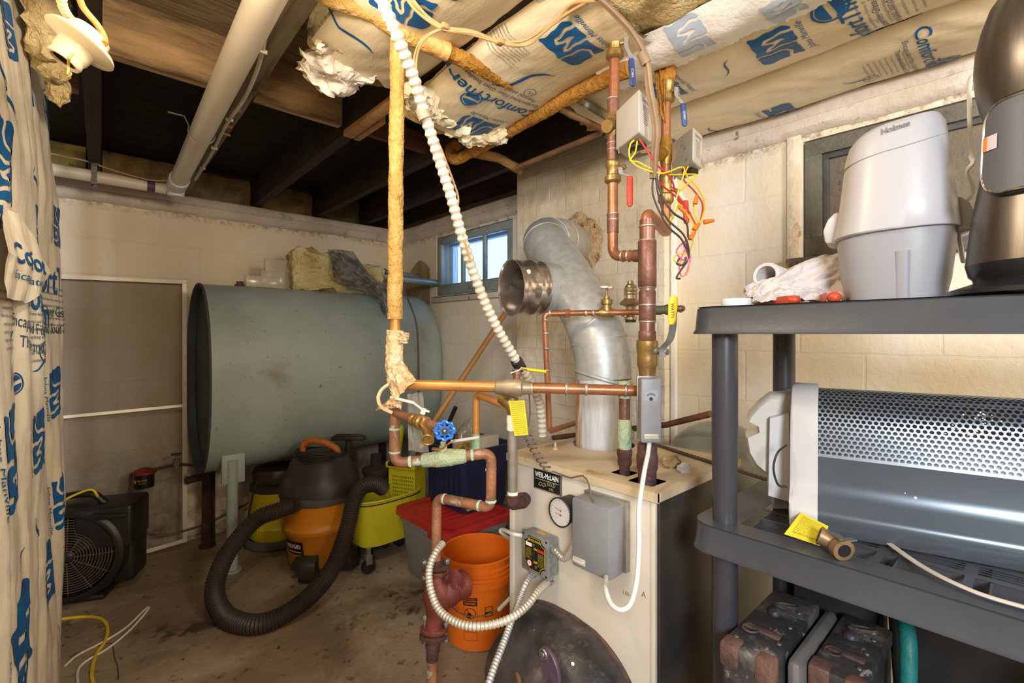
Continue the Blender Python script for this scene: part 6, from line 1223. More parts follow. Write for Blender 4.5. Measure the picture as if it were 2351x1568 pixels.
# ---- smaller yellow vac behind
c_ = fz(640, 3.0); m_ = Matrix.Translation(c_); mYv = M('vac_yellow', S(206, 188, 34), S(176, 158, 28), 5, .45, spots=(S(96, 84, 40), 4, .6, .75))
root = thing('small_vacuum', 'smaller yellow vacuum with black lid, half hidden behind the orange one', 'vacuum cleaner', tuple(c_))
b = MB(); b.lathe([(0, .03), (.15, .03), (.168, .05), (.172, .10), (.176, .115), (.170, .125), (.171, .19), (.165, .21), (.168, .22), (.162, .31), (.158, .33)], m_, 44); part('drum', b, mYv, root)
b = MB(); b.lathe([(.158, .325), (.164, .33), (.160, .36), (.14, .375), (.146, .38), (.148, .43), (.135, .455), (.06, .465), (0, .465)], m_, 44); part('lid', b, mVB, root)
b = MB()
for z in (.118, .215): b.torus(c_+up*z, .171, .005, (0, 0, 1), 40, 6)
part('rib', b, mYv, root, split=True)
b = MB(); b.lathe([(.19, .0), (.2, .01), (.2, .03), (.17, .045)], m_, 40); part('base', b, M('base_grey', S(82, 82, 78), rough=.6), root)
b = MB(); cord(b, [fz(600, 2.9, .45), fz(585, 2.86, .36), fz(572, 2.85, .22), fz(568, 2.84, .1), fz(560, 2.82, .02)], .005); part('cord', b, mBlk, root)
# ---- black floor tool behind the vacuum, dusty pump
b = MB(); q = fz(800, 2.86, 0); M4 = MX(q+up*.66, RT, FW, up); b.box((0, 0, 0), (.19, .06, .022), M4, .004); b.box((0, -.02, .015), (.16, .006, .012), M4, .002); b.box((0, .02, .015), (.16, .006, .012), M4, .002); b.cyl(q+up*.66, q+up*.02, .018); b.cyl(q, q+up*.03, .07); solo('floor_tool', b, mVB, 'black rectangular floor brush head standing up behind the orange vacuum', 'floor tool')
q = fz(864, 2.95, 0); b = MB(); b.lathe([(0, 0), (.09, 0), (.09, .38), (.07, .40), (.085, .44), (.085, .455), (.035, .475), (.033, .53), (.036, .54), (.028, .54), (.026, .50), (0, .50)], Matrix.Translation(q), 32); solo('sump_pump', b, M('dusty_black', S(70, 62, 52), S(44, 40, 36), 7, .8, bump=.3), 'dusty dark pump with a short open neck behind the yellow mop bucket', 'pump')
# ---- mop bucket
mMY = M('mop_yellow', S(216, 206, 40), S(196, 186, 34), 4, .45, spots=[(S(160, 150, 70), 5, .6, .76), (S(120, 104, 60), 22, .68, .76)]); mb_ = Vector((1.315, 2.50, 0))
root = thing('mop_bucket', 'yellow mop bucket with perforated wringer standing on casters', 'mop bucket', tuple(mb_)); U_ = Vector((1, .05, 0)).normalized(); W_ = Vector((U_.y, -U_.x, 0))
def ovr(z, rx, ry, off=0, n=40): return [mb_+W_*(rx*abs(cos(a))**.7*(1 if cos(a) > 0 else -1))+U_*(ry*abs(sin(a))**.7*(1 if sin(a) > 0 else -1)+off)+up*z for a in [2*pi*k/n for k in range(n)]]
b = MB(); b.loft([ovr(.125, .08, .14), ovr(.13, .10, .17), ovr(.30, .118, .20), ovr(.375, .124, .21), ovr(.38, .132, .217), ovr(.388, .130, .215), ovr(.38, .118, .203), ovr(.15, .095, .16), ovr(.14, .01, .01)], caps=False); part('basin', b, mMY, root)
b = MB(); q = ovr(.365, .1255, .2125); b.tube(q+[q[0]], .003, 6, caps=False); part('bail_wire', b, mBlk, root)
w0 = on(935, 1095, y=2.50); mw = MX(Vector((w0.x, w0.y, 0)), (RT*.93-FW*.36).normalized(), (FW*.93+RT*.36).normalized(), up)
zt_ = .60
def wr(x, y):   # perforated front
    d = .055-abs(x) if False else 1
    d = min(.085-abs(x), .10-abs(y))
    cx = ((x+.004) % .0135)-.00675; cy = ((y+.01) % .022)-.011
    if abs(x) < .075 and -.085 < y < .05: d = min(d, sqrt(cx*cx+(cy*.55)**2)-.0034)
    return d
b = MB(); b.implicit(wr, -.09, .09, -.105, .105, 110, 110, lambda x, y: mw @ Vector((x, -.045-.06*(y+.1)*.5, .405+y))); b.box((0, .06, .40), (.17, .004, .20), mw, 0); b.box((-.087, .0, .41), (.004, .115, .20), mw); b.box((.087, .0, .41), (.004, .115, .20), mw); b.box((0, .0, .30), (.17, .11, .004), mw); part('wringer_basket', b, mMY, root)
b = MB(); b.box((0, -.052, .520), (.20, .05, .035), mw, .006); b.prism([(-.09, .50), (-.05, .50), (-.025, .72), (-.038, .74), (-.062, .72)], .030, mw @ T(-.01, .02, 0) @ R(pi/2, 'X'), bev=.003); part('wringer_frame', b, mMY, root)
b = MB(); b.cyl(mw @ Vector((-.075, -.075, .528)), mw @ Vector((.075, -.075, .528)), .013); b.cyl(mw @ Vector((-.075, -.055, .545)), mw @ Vector((.075, -.055, .545)), .012); part('roller', b, mBlk, root, split=True)
for (dx, dy) in ((-.085, -.15), (.085, -.15), (-.085, .15), (.085, .15)):
    c_ = mb_+W_*dx+U_*dy; b = MB(); b.cyl(c_+W_*-.012+up*.038, c_+W_*.012+up*.038, .037, n=26); cs = part('caster', b, mBlk, root, split=False)
    b = MB(); b.box(tuple(c_+up*.075), (.036, .036, .05), None, .004); b.box(tuple(c_+up*.11), (.02, .02, .05)); part('fork', b, mGalv, cs)
# ---- grey tote with red lid, blue tote on it
mGt = M('tote_grey', S(142, 138, 130), S(124, 120, 112), 3, .5, spots=(S(100, 92, 82), 5, .62, .74)); mRl = M('lid_red', S(196, 48, 42), S(172, 40, 36), 4, .4, spots=(S(150, 70, 60), 6, .62, .76))
root = thing('storage_tote', 'grey storage tote with a red lid standing between mop bucket and boiler', 'tote', (1.475, 2.10, 0))
def rrect(x0, x1, y0, y1, z, r=.06, n=8):
    out = []
    for (cx, cy, a) in ((x1-r, y1-r, 0), (x0+r, y1-r, pi/2), (x0+r, y0+r, pi), (x1-r, y0+r, 1.5*pi)):
        for k in range(n+1): t = a+pi/2*k/n; out.append(Vector((cx+cos(t)*r, cy+sin(t)*r, z)))
    return out
ax0, ax1, ay0, ay1 = 1.285, 1.72, 1.84, 2.35
b = MB(); b.loft([rrect(ax0+.05, ax1-.05, ay0+.05, ay1-.05, .002), rrect(ax0+.045, ax1-.045, ay0+.045, ay1-.045, .01), rrect(ax0+.018, ax1-.018, ay0+.018, ay1-.018, .28), rrect(ax0+.010, ax1-.010, ay0+.010, ay1-.010, .285), rrect(ax0+.008, ax1-.008, ay0+.008, ay1-.008, .325)]); part('tub', b, mGt, root)
b = MB(); b.loft([rrect(ax0, ax1, ay0, ay1, .318), rrect(ax0-.006, ax1+.006, ay0-.006, ay1+.006, .316), rrect(ax0-.004, ax1+.004, ay0-.004, ay1+.004, .345), rrect(ax0+.008, ax1-.008, ay0+.008, ay1-.008, .350), rrect(ax0+.022, ax1-.022, ay0+.022, ay1-.022, .350), rrect(ax0+.03, ax1-.03, ay0+.03, ay1-.03, .341), rrect(ax0+.045, ax1-.045, ay0+.045, ay1-.045, .341), rrect(ax0+.06, ax1-.06, ay0+.06, ay1-.06, .349)])
for k in range(7): y = ay0+.12+.045*k; b.box((ax0+.21, y, .3495), (.24, .012, .005), None, .002)
b.box((ax0-.004, 1.95, .315), (.012, .09, .05), None, .004); b.box((1.42, ay0-.004, .315), (.09, .012, .05), None, .004)
lid = part('lid', b, mRl, root, 'red lid')
b = MB(); mBl = M('tote_blue', S(38, 44, 78), S(30, 34, 62), 4, .35, spots=(S(90, 88, 100), 12, .70, .78))
bx0, bx1, by0, by1 = 1.46, 1.80, 1.955, 2.33; bz = .352
b.loft([rrect(bx0+.02, bx1-.02, by0+.02, by1-.02, bz+.001, .04), rrect(bx0, bx1, by0, by1, bz+.30, .04), rrect(bx0-.016, bx1+.016, by0-.016, by1+.016, bz+.302, .05), rrect(bx0-.018, bx1+.018, by0-.018, by1+.018, bz+.33, .05), rrect(bx0-.006, bx1+.006, by0-.006, by1+.006, bz+.33, .05), rrect(bx0+.004, bx1-.004, by0+.004, by1-.004, bz+.31, .04), rrect(bx0+.022, bx1-.022, by0+.022, by1-.022, bz+.01, .04)], caps=False); b.add(rrect(bx0+.022, bx1-.022, by0+.022, by1-.022, bz+.01, .04), [tuple(range(36))])
for k in range(7): b.box((bx0-.002+.008, by0+.05+k*.045, bz+.15), (.008, .004, .26), None, .001)
solo('storage_tote', b, mBl, 'dark blue open tote full of odds and ends, stacked on the red lid', 'tote')
zb_ = bz+.012
b = MB(); b.box((1.58, 2.08, zb_+.17), (.10, .14, .33), Matrix.Identity(4), .01); solo('cream_box', b, M('cream_plastic', S(212, 196, 168), rough=.5), 'cream plastic housing tilted inside the blue tote', 'box', matrix=None)
b = crumple((1.68, 2.20, zb_+.26), (.07, .08, .16), .03, 5, 24); solo('plastic_bag', b, mClr, 'crinkled clear plastic bag sticking out of the blue tote', 'bag')
b = MB(); b.cyl((1.70, 2.13, zb_+.02), (1.70, 2.13, zb_+.02+.001), .01); b = MB(); b.tube([on(1000, 1075, y=2.2).lerp(Vector((1.55, 2.24, zb_+.1)), .5), at(1022, 990, 2.62), at(1046, 935, 2.55)], .012, 12); solo('pry_bar', b, mBlk, 'black rubber crowbar end poking up out of the blue tote', 'pry bar')
b = MB(); b.box((1.66, 2.0, zb_+.19), (.12, .05, .36), MX((0, 0, 0), Vector((1, 0, 0)), Vector((0, 1, 0)), up), .004); solo('plastic_tray', b, M('dusty_white_plastic', S(206, 194, 174), rough=.5), 'dusty white plastic tray standing in the blue tote by the relief pipe', 'tray')
b = MB(); q = Vector((1.52, 1.995, zb_+.15)); b.box(tuple(q), (.04, .05, .30), None, .006); b.cyl(q+Vector((-.01, 0, .15)), q+Vector((-.01, 0, .20)), .016); b.cyl(q+Vector((-.02, .06, .17)), q+Vector((.02, .0, .185)), .012); solo('yellow_screwdriver', b, M('tool_yellow', S(206, 166, 40), S(60, 52, 40), 30, .5), 'yellow and black tool near the front rim of the blue tote', 'tool')
# ---- orange bucket
mOb = M('bucket_orange', S(232, 112, 22), S(214, 98, 18), 3, .36, spots=(S(180, 92, 30), 4, .62, .78)); ob = Vector((1.281, 1.608, 0)); O_ = Matrix.Translation(ob)
root = thing('orange_bucket', 'orange plastic bucket with black warning labels beside the boiler', 'bucket', tuple(ob))
b = MB(); b.lathe([(0, .002), (.120, .002), (.131, .008), (.146, .262), (.150, .264), (.158, .262), (.158, .288), (.149, .290), (.147, .300), (.154, .302), (.155, .306), (.148, .309), (.148, .322), (.155, .324), (.155, .328), (.149, .331), (.150, .352), (.157, .355), (.158, .364), (.152, .367), (.146, .362), (.140, .26), (.124, .014), (0, .012)], O_, 64); bk = part('tub', b, mOb, root)
b = MB(); a1 = atan2(-ob.y, -ob.x)-.02; tp = lambda r: (lambda x, y: ob+Vector((cos(a1+x/r)*(r+.0006+(y-.13)*.058), sin(a1+x/r)*(r+.0006+(y-.13)*.058), y)))
mp0_ = tp(.1395); mp_ = lambda x, y: mp0_(x*1.28, .150+(y-.150)*1.22)
def rect(b, x0, x1, y0, y1, mp, nx=10, ny=2): b.implicit(lambda x, y: 1, x0, x1, y0, y1, nx, ny, mp)
bx_ = -.022
rect(b, bx_-.022, bx_+.022, .205, .215, mp_); rect(b, bx_-.022, bx_+.022, .188, .202, mp_)
for (xa, xb, ya, yb) in ((-.022, .022, .214, .2145), (-.022, -.0212, .07, .21), (.0212, .022, .07, .21), (-.022, .022, .07, .0708), (-.022, .022, .135, .1358)): rect(b, bx_+xa, bx_+xb, ya, yb, mp_, 10, 1 if yb-ya < .01 else 20)
b.implicit(lambda x, y: max(min(.0185-sqrt(x*x+y*y), sqrt(x*x+y*y)-.0165), min(.0175-sqrt(x*x+y*y), .0011-abs(x*.7-y*.7)*1.0) if False else min(.0175-sqrt(x*x+y*y), .0010-abs(x+y)*.7)), -.02, .02, -.02, .02, 40, 40, lambda x, y: mp_(bx_+x, .162+y))
b.implicit(lambda x, y: min(.006-abs(x), .008-abs(y)), -.007, .007, -.009, .009, 14, 14, lambda x, y: mp_(bx_-.003+x, .156+y))
for k in range(5): b.text(['Children can fall into bucket', 'and drown even with a small', 'amount of water keep away', 'los ninos pueden caerse', 'y ahogarse en la cubeta'][k], lambda x, y: mp_(bx_+x, .128-.007*k+y), .0055, width=.038)
b.implicit(lambda x, y: min(.013-abs(x), .017-abs(y), max(abs(x)-.011, abs(y)-.015, .004-abs(y+.004))), -.014, .014, -.018, .018, 30, 30, lambda x, y: mp_(.036+x, .165+y)); 
part('warning_print', b, M('label_black', S(46, 26, 16), rough=.5), bk)
b = MB(); b.text('WARNING', lambda x, y: mp_(bx_+x, .210+y)+Vector((cos(a1), sin(a1), 0))*.0006, .007, width=.034); b.text('DANGER', lambda x, y: mp_(bx_+x, .195+y)+Vector((cos(a1), sin(a1), 0))*.0006, .009, width=.034, bold=.03); part('warning_letters', b, mOb, bk)
b = MB(); hb = [ob+Vector((cos(a1-1.5+.1*k)*(.152+.006*sin(k*.2)), sin(a1-1.5+.1*k)*(.152+.006*sin(k*.2)), .275-.115*sin(pi*k/30)**.8)) for k in range(31)]; b.tube(smooth_path(hb, 2), .0022, 6); part('bail', b, mSteel, root)
b = MB(); b.tube(P([(1145, 1400, 1.90), (1172, 1372, 1.88)]), .008, 12); part('handle_grip', b, mPVC, root)
# ---- air mover
ac = fz(168, 2.30); nA = (RT*.321-FW*.947).normalized(); rA = (RT*.947+FW*.321).normalized(); mA = MX(Vector((ac.x, ac.y, .230)), rA, up, nA) @ Matrix.Scale(.87, 4)
mFn = M('blower_black', S(38, 36, 34), S(28, 27, 26), 5, .42, spots=(S(96, 84, 68), 5, .64, .78)); root = thing('air_mover', 'black snail-shaped floor blower with round wire grille beside the wrapped partition', 'blower', tuple(ac))
b = MB(); rings = []
for (r, z) in ((.215, .055), (.235, .070), (.252, .060), (.262, .03), (.264, -.05), (.258, -.16), (.235, -.20), (.2, -.215)):
    rings.append([mA @ Vector((cos(a)*r*(1+.03*sin(a)), sin(a)*r-.0, z)) for a in [2*pi*k/52 for k in range(52)]])
b.loft(rings, caps=False); b.add(rings[-1], [tuple(range(52))])
b.box((.155, .135, -.07), (.27, .235, .26), mA, .02, 3); b.box((.19, -.02, -.09), (.19, .36, .20), mA, .03, 3); b.box((-.02, -.245, -.08), (.36, .03, .26), mA, .01); part('housing', b, mFn, root)
b = MB(); b.prism([(.10, .19), (.275, .19), (.275, .21), (.10, .225)], .02, mA @ T(0, 0, .06), bev=.004); b.torus(mA @ Vector((0, 0, .062)), .196, .011, nA, 48, 8); part('rim', b, mFn, root)
b = MB(); b.lathe([(0, .0), (.205, .0), (.215, .04)], mA @ T(0, 0, -.05), 40); part('inlet', b, M('inlet_dark', S(20, 18, 17), rough=.8), root)
b = MB(); ctr = mA @ Vector((0, 0, .045))
for k in range(13): b.torus(mA @ Vector((0, 0, .062-.012*(k/13)**2)), .030+.01175*k, .0020, nA, 40, 5)
for k in range(12): a_ = 2*pi*k/12; b.tube([mA @ Vector((cos(a_)*.03, sin(a_)*.03, .064)), mA @ Vector((cos(a_)*.21, sin(a_)*.21, .052))], .0019, 5)
part('grille', b, M('grille_tan', S(120, 104, 80), S(96, 82, 64), 20, .55, metal=.3), root, 'tan wire grille')
b = MB(); b.sph((0, 0, .055), .032, 18, (1, 1, .45), mA); part('hub', b, mFn, root)
b = MB(); q = [mA @ Vector(p) for p in ((-.14, .215, -.05), (-.11, .28, -.05), (-.02, .305, -.05), (.07, .30, -.05), (.115, .255, -.05), (.14, .235, -.05))]; b.tube(smooth_path(q, 6), .017, 14); part('handle', b, mFn, root)
b = MB(); cord(b, [mA @ Vector(p) for p in ((-.2, .20, .03), (-.10, .26, .03), (0, .315, .0), (.07, .335, -.02), (.095, .30, -.03), (.09, .27, -.05))], .0055); part('yellow_cord', b, mYelG, root)
# ---- cords on the floor
def fl_(px, py, r): return on(px, py, z=r)
b = MB(); cord(b, [fl_(px, py, .0065) for px, py in ((118, 1424), (150, 1420), (190, 1416), (225, 1418), (243, 1430), (247, 1450), (240, 1475), (222, 1500), (213, 1530), (212, 1560), (225, 1580), (260, 1583), (300, 1600))], .0062); solo('extension_cord', b, mYelG, 'yellow extension cord snaking over the floor in the bottom left', 'cord')
b = MB(); cord(b, [fl_(px, py, .005) for px, py in ((150, 1528), (180, 1503), (240, 1472), (290, 1440), (330, 1402), (341, 1394), (338, 1402), (300, 1445), (250, 1487), (195, 1520), (178, 1545), (182, 1590))], .0046); solo('appliance_lead', b, mCableW, 'looped white lead crossing the yellow one on the concrete floor', 'cord')
b = MB(); cord(b, [fl_(px, py, .002) for px, py in ((160, 1508), (200, 1490), (245, 1478), (258, 1480), (262, 1505), (270, 1530), (272, 1560))], .0017, 6); solo('thin_wire', b, mWDk, 'thin dark wire lying over the white cord on the floor', 'wire')
b = MB(); cord(b, [fl_(px, py, .004) for px, py in ((128, 1444), (150, 1442), (160, 1436), (150, 1432), (135, 1434))], .004); solo('small_hook', b, M('dull_brass_bit', S(96, 86, 62), rough=.6), 'small dull metal loop on the floor next to the partition foot', 'hook')
# ---- pressure tank behind the boiler
q = fz(1650, 1.78); b = MB(); b.lathe([(0, .955)]+[(.185*sin(t), .80+.155*cos(t)) for t in [pi/2*k/10 for k in range(1, 11)]]+[(.187, .79), (.187, .74), (.185, .73), (.185, .05), (.16, .0)], Matrix.Translation(q), 48); solo('pressure_tank', b, M('tank_grey_green', S(134, 136, 128), S(112, 116, 108), 3, .3, coat=.3), 'domed grey pressure tank standing behind the boiler and shelf post', 'tank')
# ================================================================ plastic shelving
mSh = M('shelf_plastic', S(66, 69, 74), S(56, 59, 64), 3, .36, spots=(S(150, 146, 140), 40, .74, .80), bump=.05); mPost = M('post_plastic', S(60, 60, 66), S(54, 54, 60), 3, .34, spots=(S(170, 166, 160), 50, .76, .82))
SX0, SX1, SY0, SY1 = .985, 1.445, -.46, .505
root = thing('plastic_shelving', 'dark grey plastic shelving unit filling the right side of the view', 'shelving', ((SX0+SX1)/2, (SY0+SY1)/2, 0))
def deckfn(x, y):
    u = x-SX0; v = SY1-y; d = min(u, SX1-x, v, y-SY0)
    r_ = .05
    for (cx, cy) in ((SX0+r_, SY1-r_), (SX1-r_, SY1-r_)):
        if (x-cx)*(1 if cx > 1.2 else -1) > 0 and y > cy: d = min(d, r_-sqrt((x-cx)**2+(y-cy)**2))
    vy = v-.080
    if 0 < vy and y > SY0+.06:
        c = (vy % .118)
        for (ua, ub, k) in ((.058, .112, 'o'), (.128, .172, 's'), (.188, .272, 'o'), (.288, .332, 's'), (.348, .402, 'o')):
            if k == 'o': q = min(u-ua, ub-u, c-.006, .112-c)
            else: w = ((u-ua) % .011); q = min(u-ua, ub-u, c-.008, .110-c, w-.0022, .0088-w) if ua < u < ub else -1
            d = min(d, -q)
    return d
def shelf(zt, zb, nm, det):
    b = MB(); b.implicit(deckfn, SX0-.002, SX1+.002, SY0-.002, SY1+.002, 190 if det else 60, 330 if det else 60, lambda x, y: Vector((x, y, zt)))
    rim = [p for p in rrect(SX0, SX1, SY0, SY1, 0, .05, 8)]
    nR = len(rim)
    L_ = []
    for (o, z) in ((.006, zt), (0, zt-.004), (-.003, zb+.010), (-.006, zb+.004), (-.006, zb), (.004, zb), (.004, zt-.004)):
        L_.append([Vector((p.x+((SX0+SX1)/2-p.x)/abs(((SX0+SX1)/2-p.x)+1e-9)*o, p.y+((SY0+SY1)/2-p.y)/abs(((SY0+SY1)/2-p.y)+1e-9)*o, z)) for p in rim])
    b.loft(L_, caps=False)
    for k in range(8):
        y = SY1-.105-.118*k-.001
        if y > SY0: b.box(((SX0+SX1)/2, y, zt-.017), (SX1-SX0-.01, .003, .032))
    for u in (.054, .116, .124, .180, .28, .34, .41): b.box((SX0+u, (SY0+SY1-.1)/2, zt-.017), (.003, SY1-SY0-.115, .032))
    return part(nm, b, mSh, root)
shelf(1.338, 1.280, 'top_shelf', False); shelf(.878, .820, 'middle_shelf', True); shelf(.418, .360, 'lower_shelf', False)
for (x, y) in ((1.042, .452), (1.385, .445), (1.042, -.40), (1.385, -.40)):
    for (z0, z1) in ((1.285, .870), (.83, .41), (.37, .0)): b = MB(); b.tube([(x, y, z1), (x, y, (z0+z1)/2), (x, y, z0)], [.0245, .0265, .0262], 28); part('post', b, mPost, root)
# ---- white-grey air cleaner
pc_ = at(2052, 700, .925); pc_.z = 1.339; H = lambda y: 1.339+(693-y)/1100*.915
root = thing('air_cleaner', 'light grey tabletop air cleaner with sloped top on the upper shelf', 'air cleaner', tuple(pc_))
vd = (pc_-Vector((0, 0, pc_.z))).normalized(); vr = Vector((vd.y, -vd.x, 0))
def rg(z, rx, ry, cx=0, tilt=0, n=56, e=.75):
    return [pc_+vr*(cx+rx*abs(cos(a))**e*(1 if cos(a) > 0 else -1))+vd*(ry*abs(sin(a))**e*(1 if sin(a) > 0 else -1))+Vector((0, 0, z-pc_.z+tilt*cos(a))) for a in [2*pi*k/n for k in range(n)]]
mLG = M('cleaner_grey', S(150, 149, 151), rough=.42); mLC = M('cleaner_light', S(184, 182, 182), rough=.36)
kx = .915/1100/1.27
def W2(p0_, p1_): return (p1_-p0_)/2*kx
b = MB(); b.loft([rg(H(693), W2(1945, 2165)*.98, .078, -.0), rg(H(690), W2(1940, 2168), .082), rg(H(640), W2(1925, 2178), .088), rg(H(560), W2(1915, 2188), .095), rg(H(515), W2(1915, 2190), .098)]); 
part('base', b, mLG, root)
b = MB(); rr = [(548, 1912, 2196, .105), (545, 1905, 2198, .107), (480, 1917, 2190, .104), (420, 1926, 2182, .100), (350, 1935, 2172, .095), (318, 1944, 2166, .090), (302, 1958, 2156, .080), (296, 1990, 2130, .06), (294, 2040, 2080, .02)]
R_ = []
for (y, xa, xb, ry) in rr: 
    z = H(y); tl_ = (.004 if y > 500 else .012 if y < 330 else .008); R_.append(rg(z+(.006 if y > 500 else 0), W2(xa, xb), ry, ((xa+xb)/2-2052)*kx, tl_))
b.loft(R_); part('upper_shell', b, mLC, root)
b = MB()
def shp(a, z, off=.001):
    # point on the upper shell at angle a
    ys = [H(y) for y, *_ in rr]
    for i in range(len(rr)-1):
        if ys[i] <= z <= ys[i+1] or i == len(rr)-2:
            t = max(0, min(1, (z-ys[i])/(ys[i+1]-ys[i]))); rx = W2(rr[i][1], rr[i][2])*(1-t)+W2(rr[i+1][1], rr[i+1][2])*t; ry = rr[i][3]*(1-t)+rr[i+1][3]*t; break
    e = .75; return pc_+vr*((rx+off)*abs(cos(a))**e*(1 if cos(a) > 0 else -1))+vd*((ry+off)*abs(sin(a))**e*(1 if sin(a) > 0 else -1))+Vector((0, 0, z-pc_.z+.008*cos(a)))
sv = [shp(-pi*1.0+pi*k/30, H(372-0*k)+.030*((k-9)/21)**2*(1 if k > 9 else .35), .0002) for k in range(31)]; b.tube(sv, .0009, 6); part('lid_seam', b, M('seam_grey', S(150, 148, 146), rough=.5), root)
b = MB(); xs0 = 0
def surf_pt(x, y, o=.0016):   # x metres to the right of the front centre line
    import math as _m
    lo, hi = -pi+.05, -.05
    for _ in range(18):
        mid = (lo+hi)/2
        if (shp(mid, H(325)+y, o)-pc_).dot(vr) < x: lo = mid
        else: hi = mid
    return shp((lo+hi)/2, H(325)+y, o)
b.text('Holmes', lambda x, y: surf_pt(x+.002, y+.002+x*.10), .0155, width=.040, bold=.03)
for k in range(7): b.sph(tuple(surf_pt(.000+k*.0032, .012+.0003*k, .001)), .0004, 6)
part('brand_lettering', b, M('brand_grey', S(126, 126, 126), rough=.5), root)
for sx, nm in ((-1, 'side_grip'), (1, 'side_grip')):
    b = MB(); cxp = sx*W2(1905, 2198)*.90; q = pc_+vr*cxp
    prof = [(0, 0), (.022, .004), (.026, .030), (.018, .052), (.004, .066), (-.01, .06)]
    b.prism(prof, .075, MX(q-vd*.0375*1+Vector((0, 0, H(545)-pc_.z-.002)), vr*sx, up, (vr*sx).cross(up)*1 if sx > 0 else (vr*sx).cross(up)) if False else MX(q+Vector((0, 0, H(545)-pc_.z-.004))-(vr*sx).cross(up)*.0375, vr*sx, up, (vr*sx).cross(up)), bev=.006); part(nm, b, mLC, root)
b = MB(); m3 = shp(-pi/2, H(560)); q = pc_-vd*.094+vr*.022+Vector((0, 0, .05)); b.box(tuple(q), (.024, .006, .07), MX((0, 0, 0), Vector((1, 0, 0)), Vector((0, 1, 0)), up) if False else None, .003); b = MB(); b.loft([[pc_+vr*(.012+.010*cos(a))-vd*(.080+.014*(z/.09)+.0035*sin(a)*-1)+Vector((0, 0, z)) for a in [2*pi*k/12 for k in range(12)]] for z in (.004, .05, .088)]); part('front_rib', b, mLG, root)
b = MB(); b.lathe([(.022, 0), (.022, .004), (.018, .007), (0, .007)], Matrix.Translation(pc_+vr*-.005+Vector((0, 0, H(294)-pc_.z+.0))), 20); part('top_knob', b, mLC, root)
b = MB(); cord(b, P([(2198, 545, .90), (2212, 600, .88), (2200, 500, .86), (2235, 440, .84), (2222, 395, .82), (2235, 372, .80), (2228, 350, .84), (2226, 250, .86), (2225, 200, .88), (2232, 175, .9), (2244, 192, .92)]), .0036, 8); part('power_cord', b, M('white_cord', S(228, 228, 228), rough=.4), root)
# ---- brushed dark steel appliance
sc_ = at(2420, 700, .72); sc_.z = 1.339; prf = [(.105, 0), (.120, .003), (.120, .010), (.098, .018), (.088, .022), (.090, .028), (.094, .032), (.098, .05), (.091, .12), (.083, .17), (.076, .215), (.072, .245), (.074, .275), (.081, .30), (.086, .33), (.088, .36), (.086, .39), (.080, .42), (.070, .452), (.055, .475), (.0, .485)]
root = thing('steel_appliance', 'dark brushed-steel waisted appliance at the right edge of the top shelf', 'appliance', tuple(sc_)); Z_ = Matrix.Translation(sc_)
mBS = bpy.data.materials.new('brushed'); mBS = M('brushed_dark_steel', S(112, 106, 98), S(96, 90, 84), 60, .34, metal=.85, stretch=(1, 1, .1))
b = MB(); b.lathe(prf[7:], Z_, 72); part('body', b, mBS, root)
b = MB(); b.lathe(prf[:8], Z_, 72); b.lathe([(0, 0), (.105, 0)], Z_, 72); part('base', b, M('gloss_black', S(34, 34, 35), rough=.25), root)
b = MB(); b.cyl(sc_+up*.48, sc_+up*.49, .05); part('lid', b, M('gloss_black', S(34, 34, 35)), root)
ang0 = atan2(-sc_.y, -sc_.x)
def spr(z):
    for (r0, z0), (r1, z1) in zip(prf[7:], prf[8:]):
        if z0 <= z <= z1: return r0+(r1-r0)*(z-z0)/(z1-z0)
    return .08
def pan(x, y, o=.004): r = .083; a_ = ang0-.30+x/r*-1; z = .218+y; rr_ = spr(z)*.35+.060+o-.00; return sc_+Vector((cos(a_)*rr_, sin(a_)*rr_, z))
def rr2(x, y, w, h, r): qx = abs(x)-w+r; qy = abs(y)-h+r; return r-(sqrt(max(qx, 0)**2+max(qy, 0)**2)+min(max(qx, qy), 0))
pan0 = lambda x, y, o=0.0: pan(-x, y, o)
b = MB(); b.implicit(lambda x, y: rr2(x, y, .050, .068, .03), -.052, .052, -.07, .07, 40, 50, lambda x, y: pan0(x, y, .0065)); pn = part('panel', b, M('panel_grey', S(92, 94, 98), rough=.45), root, 'rounded grey front panel')
b = MB(); q = []
for k in range(80):
    a_ = 2*pi*k/80; c, s = cos(a_), sin(a_); e = .55; q.append(pan0(.050*abs(c)**e*(1 if c > 0 else -1), .068*abs(s)**e*(1 if s > 0 else -1), .006))
b.tube(q+[q[0]], .0022, 8, caps=False); part('panel_trim', b, M('chrome', S(200, 202, 206), rough=.12, metal=1), pn)
b = MB(); q2 = [sc_+(p-sc_)*1.0 for p in q]; b.loft([[pan0(.054*abs(cos(t))**.55*(1 if cos(t) > 0 else -1)*k, .073*abs(sin(t))**.55*(1 if sin(t) > 0 else -1)*k, o) for t in [2*pi*i/80 for i in range(80)]] for k, o in ((1.0, -.02), (1.0, .003), (.93, .0055))], caps=False); part('panel_bezel', b, M('gloss_black', S(34, 34, 35)), root)
for (c0_, c1_, mt, nm) in ((-.0475, -.041, M('tape_orange', S(236, 140, 60), rough=.4), 'orange_tape'), (-.041, -.028, M('tape_clear', S(220, 206, 210), rough=.2), 'clear_tape')):
    b = MB(); b.implicit(lambda x, y: 1, c0_, c1_, .0, .022, 4, 4, lambda x, y: pan0(x, y, .0085)); part(nm, b, mt, root)
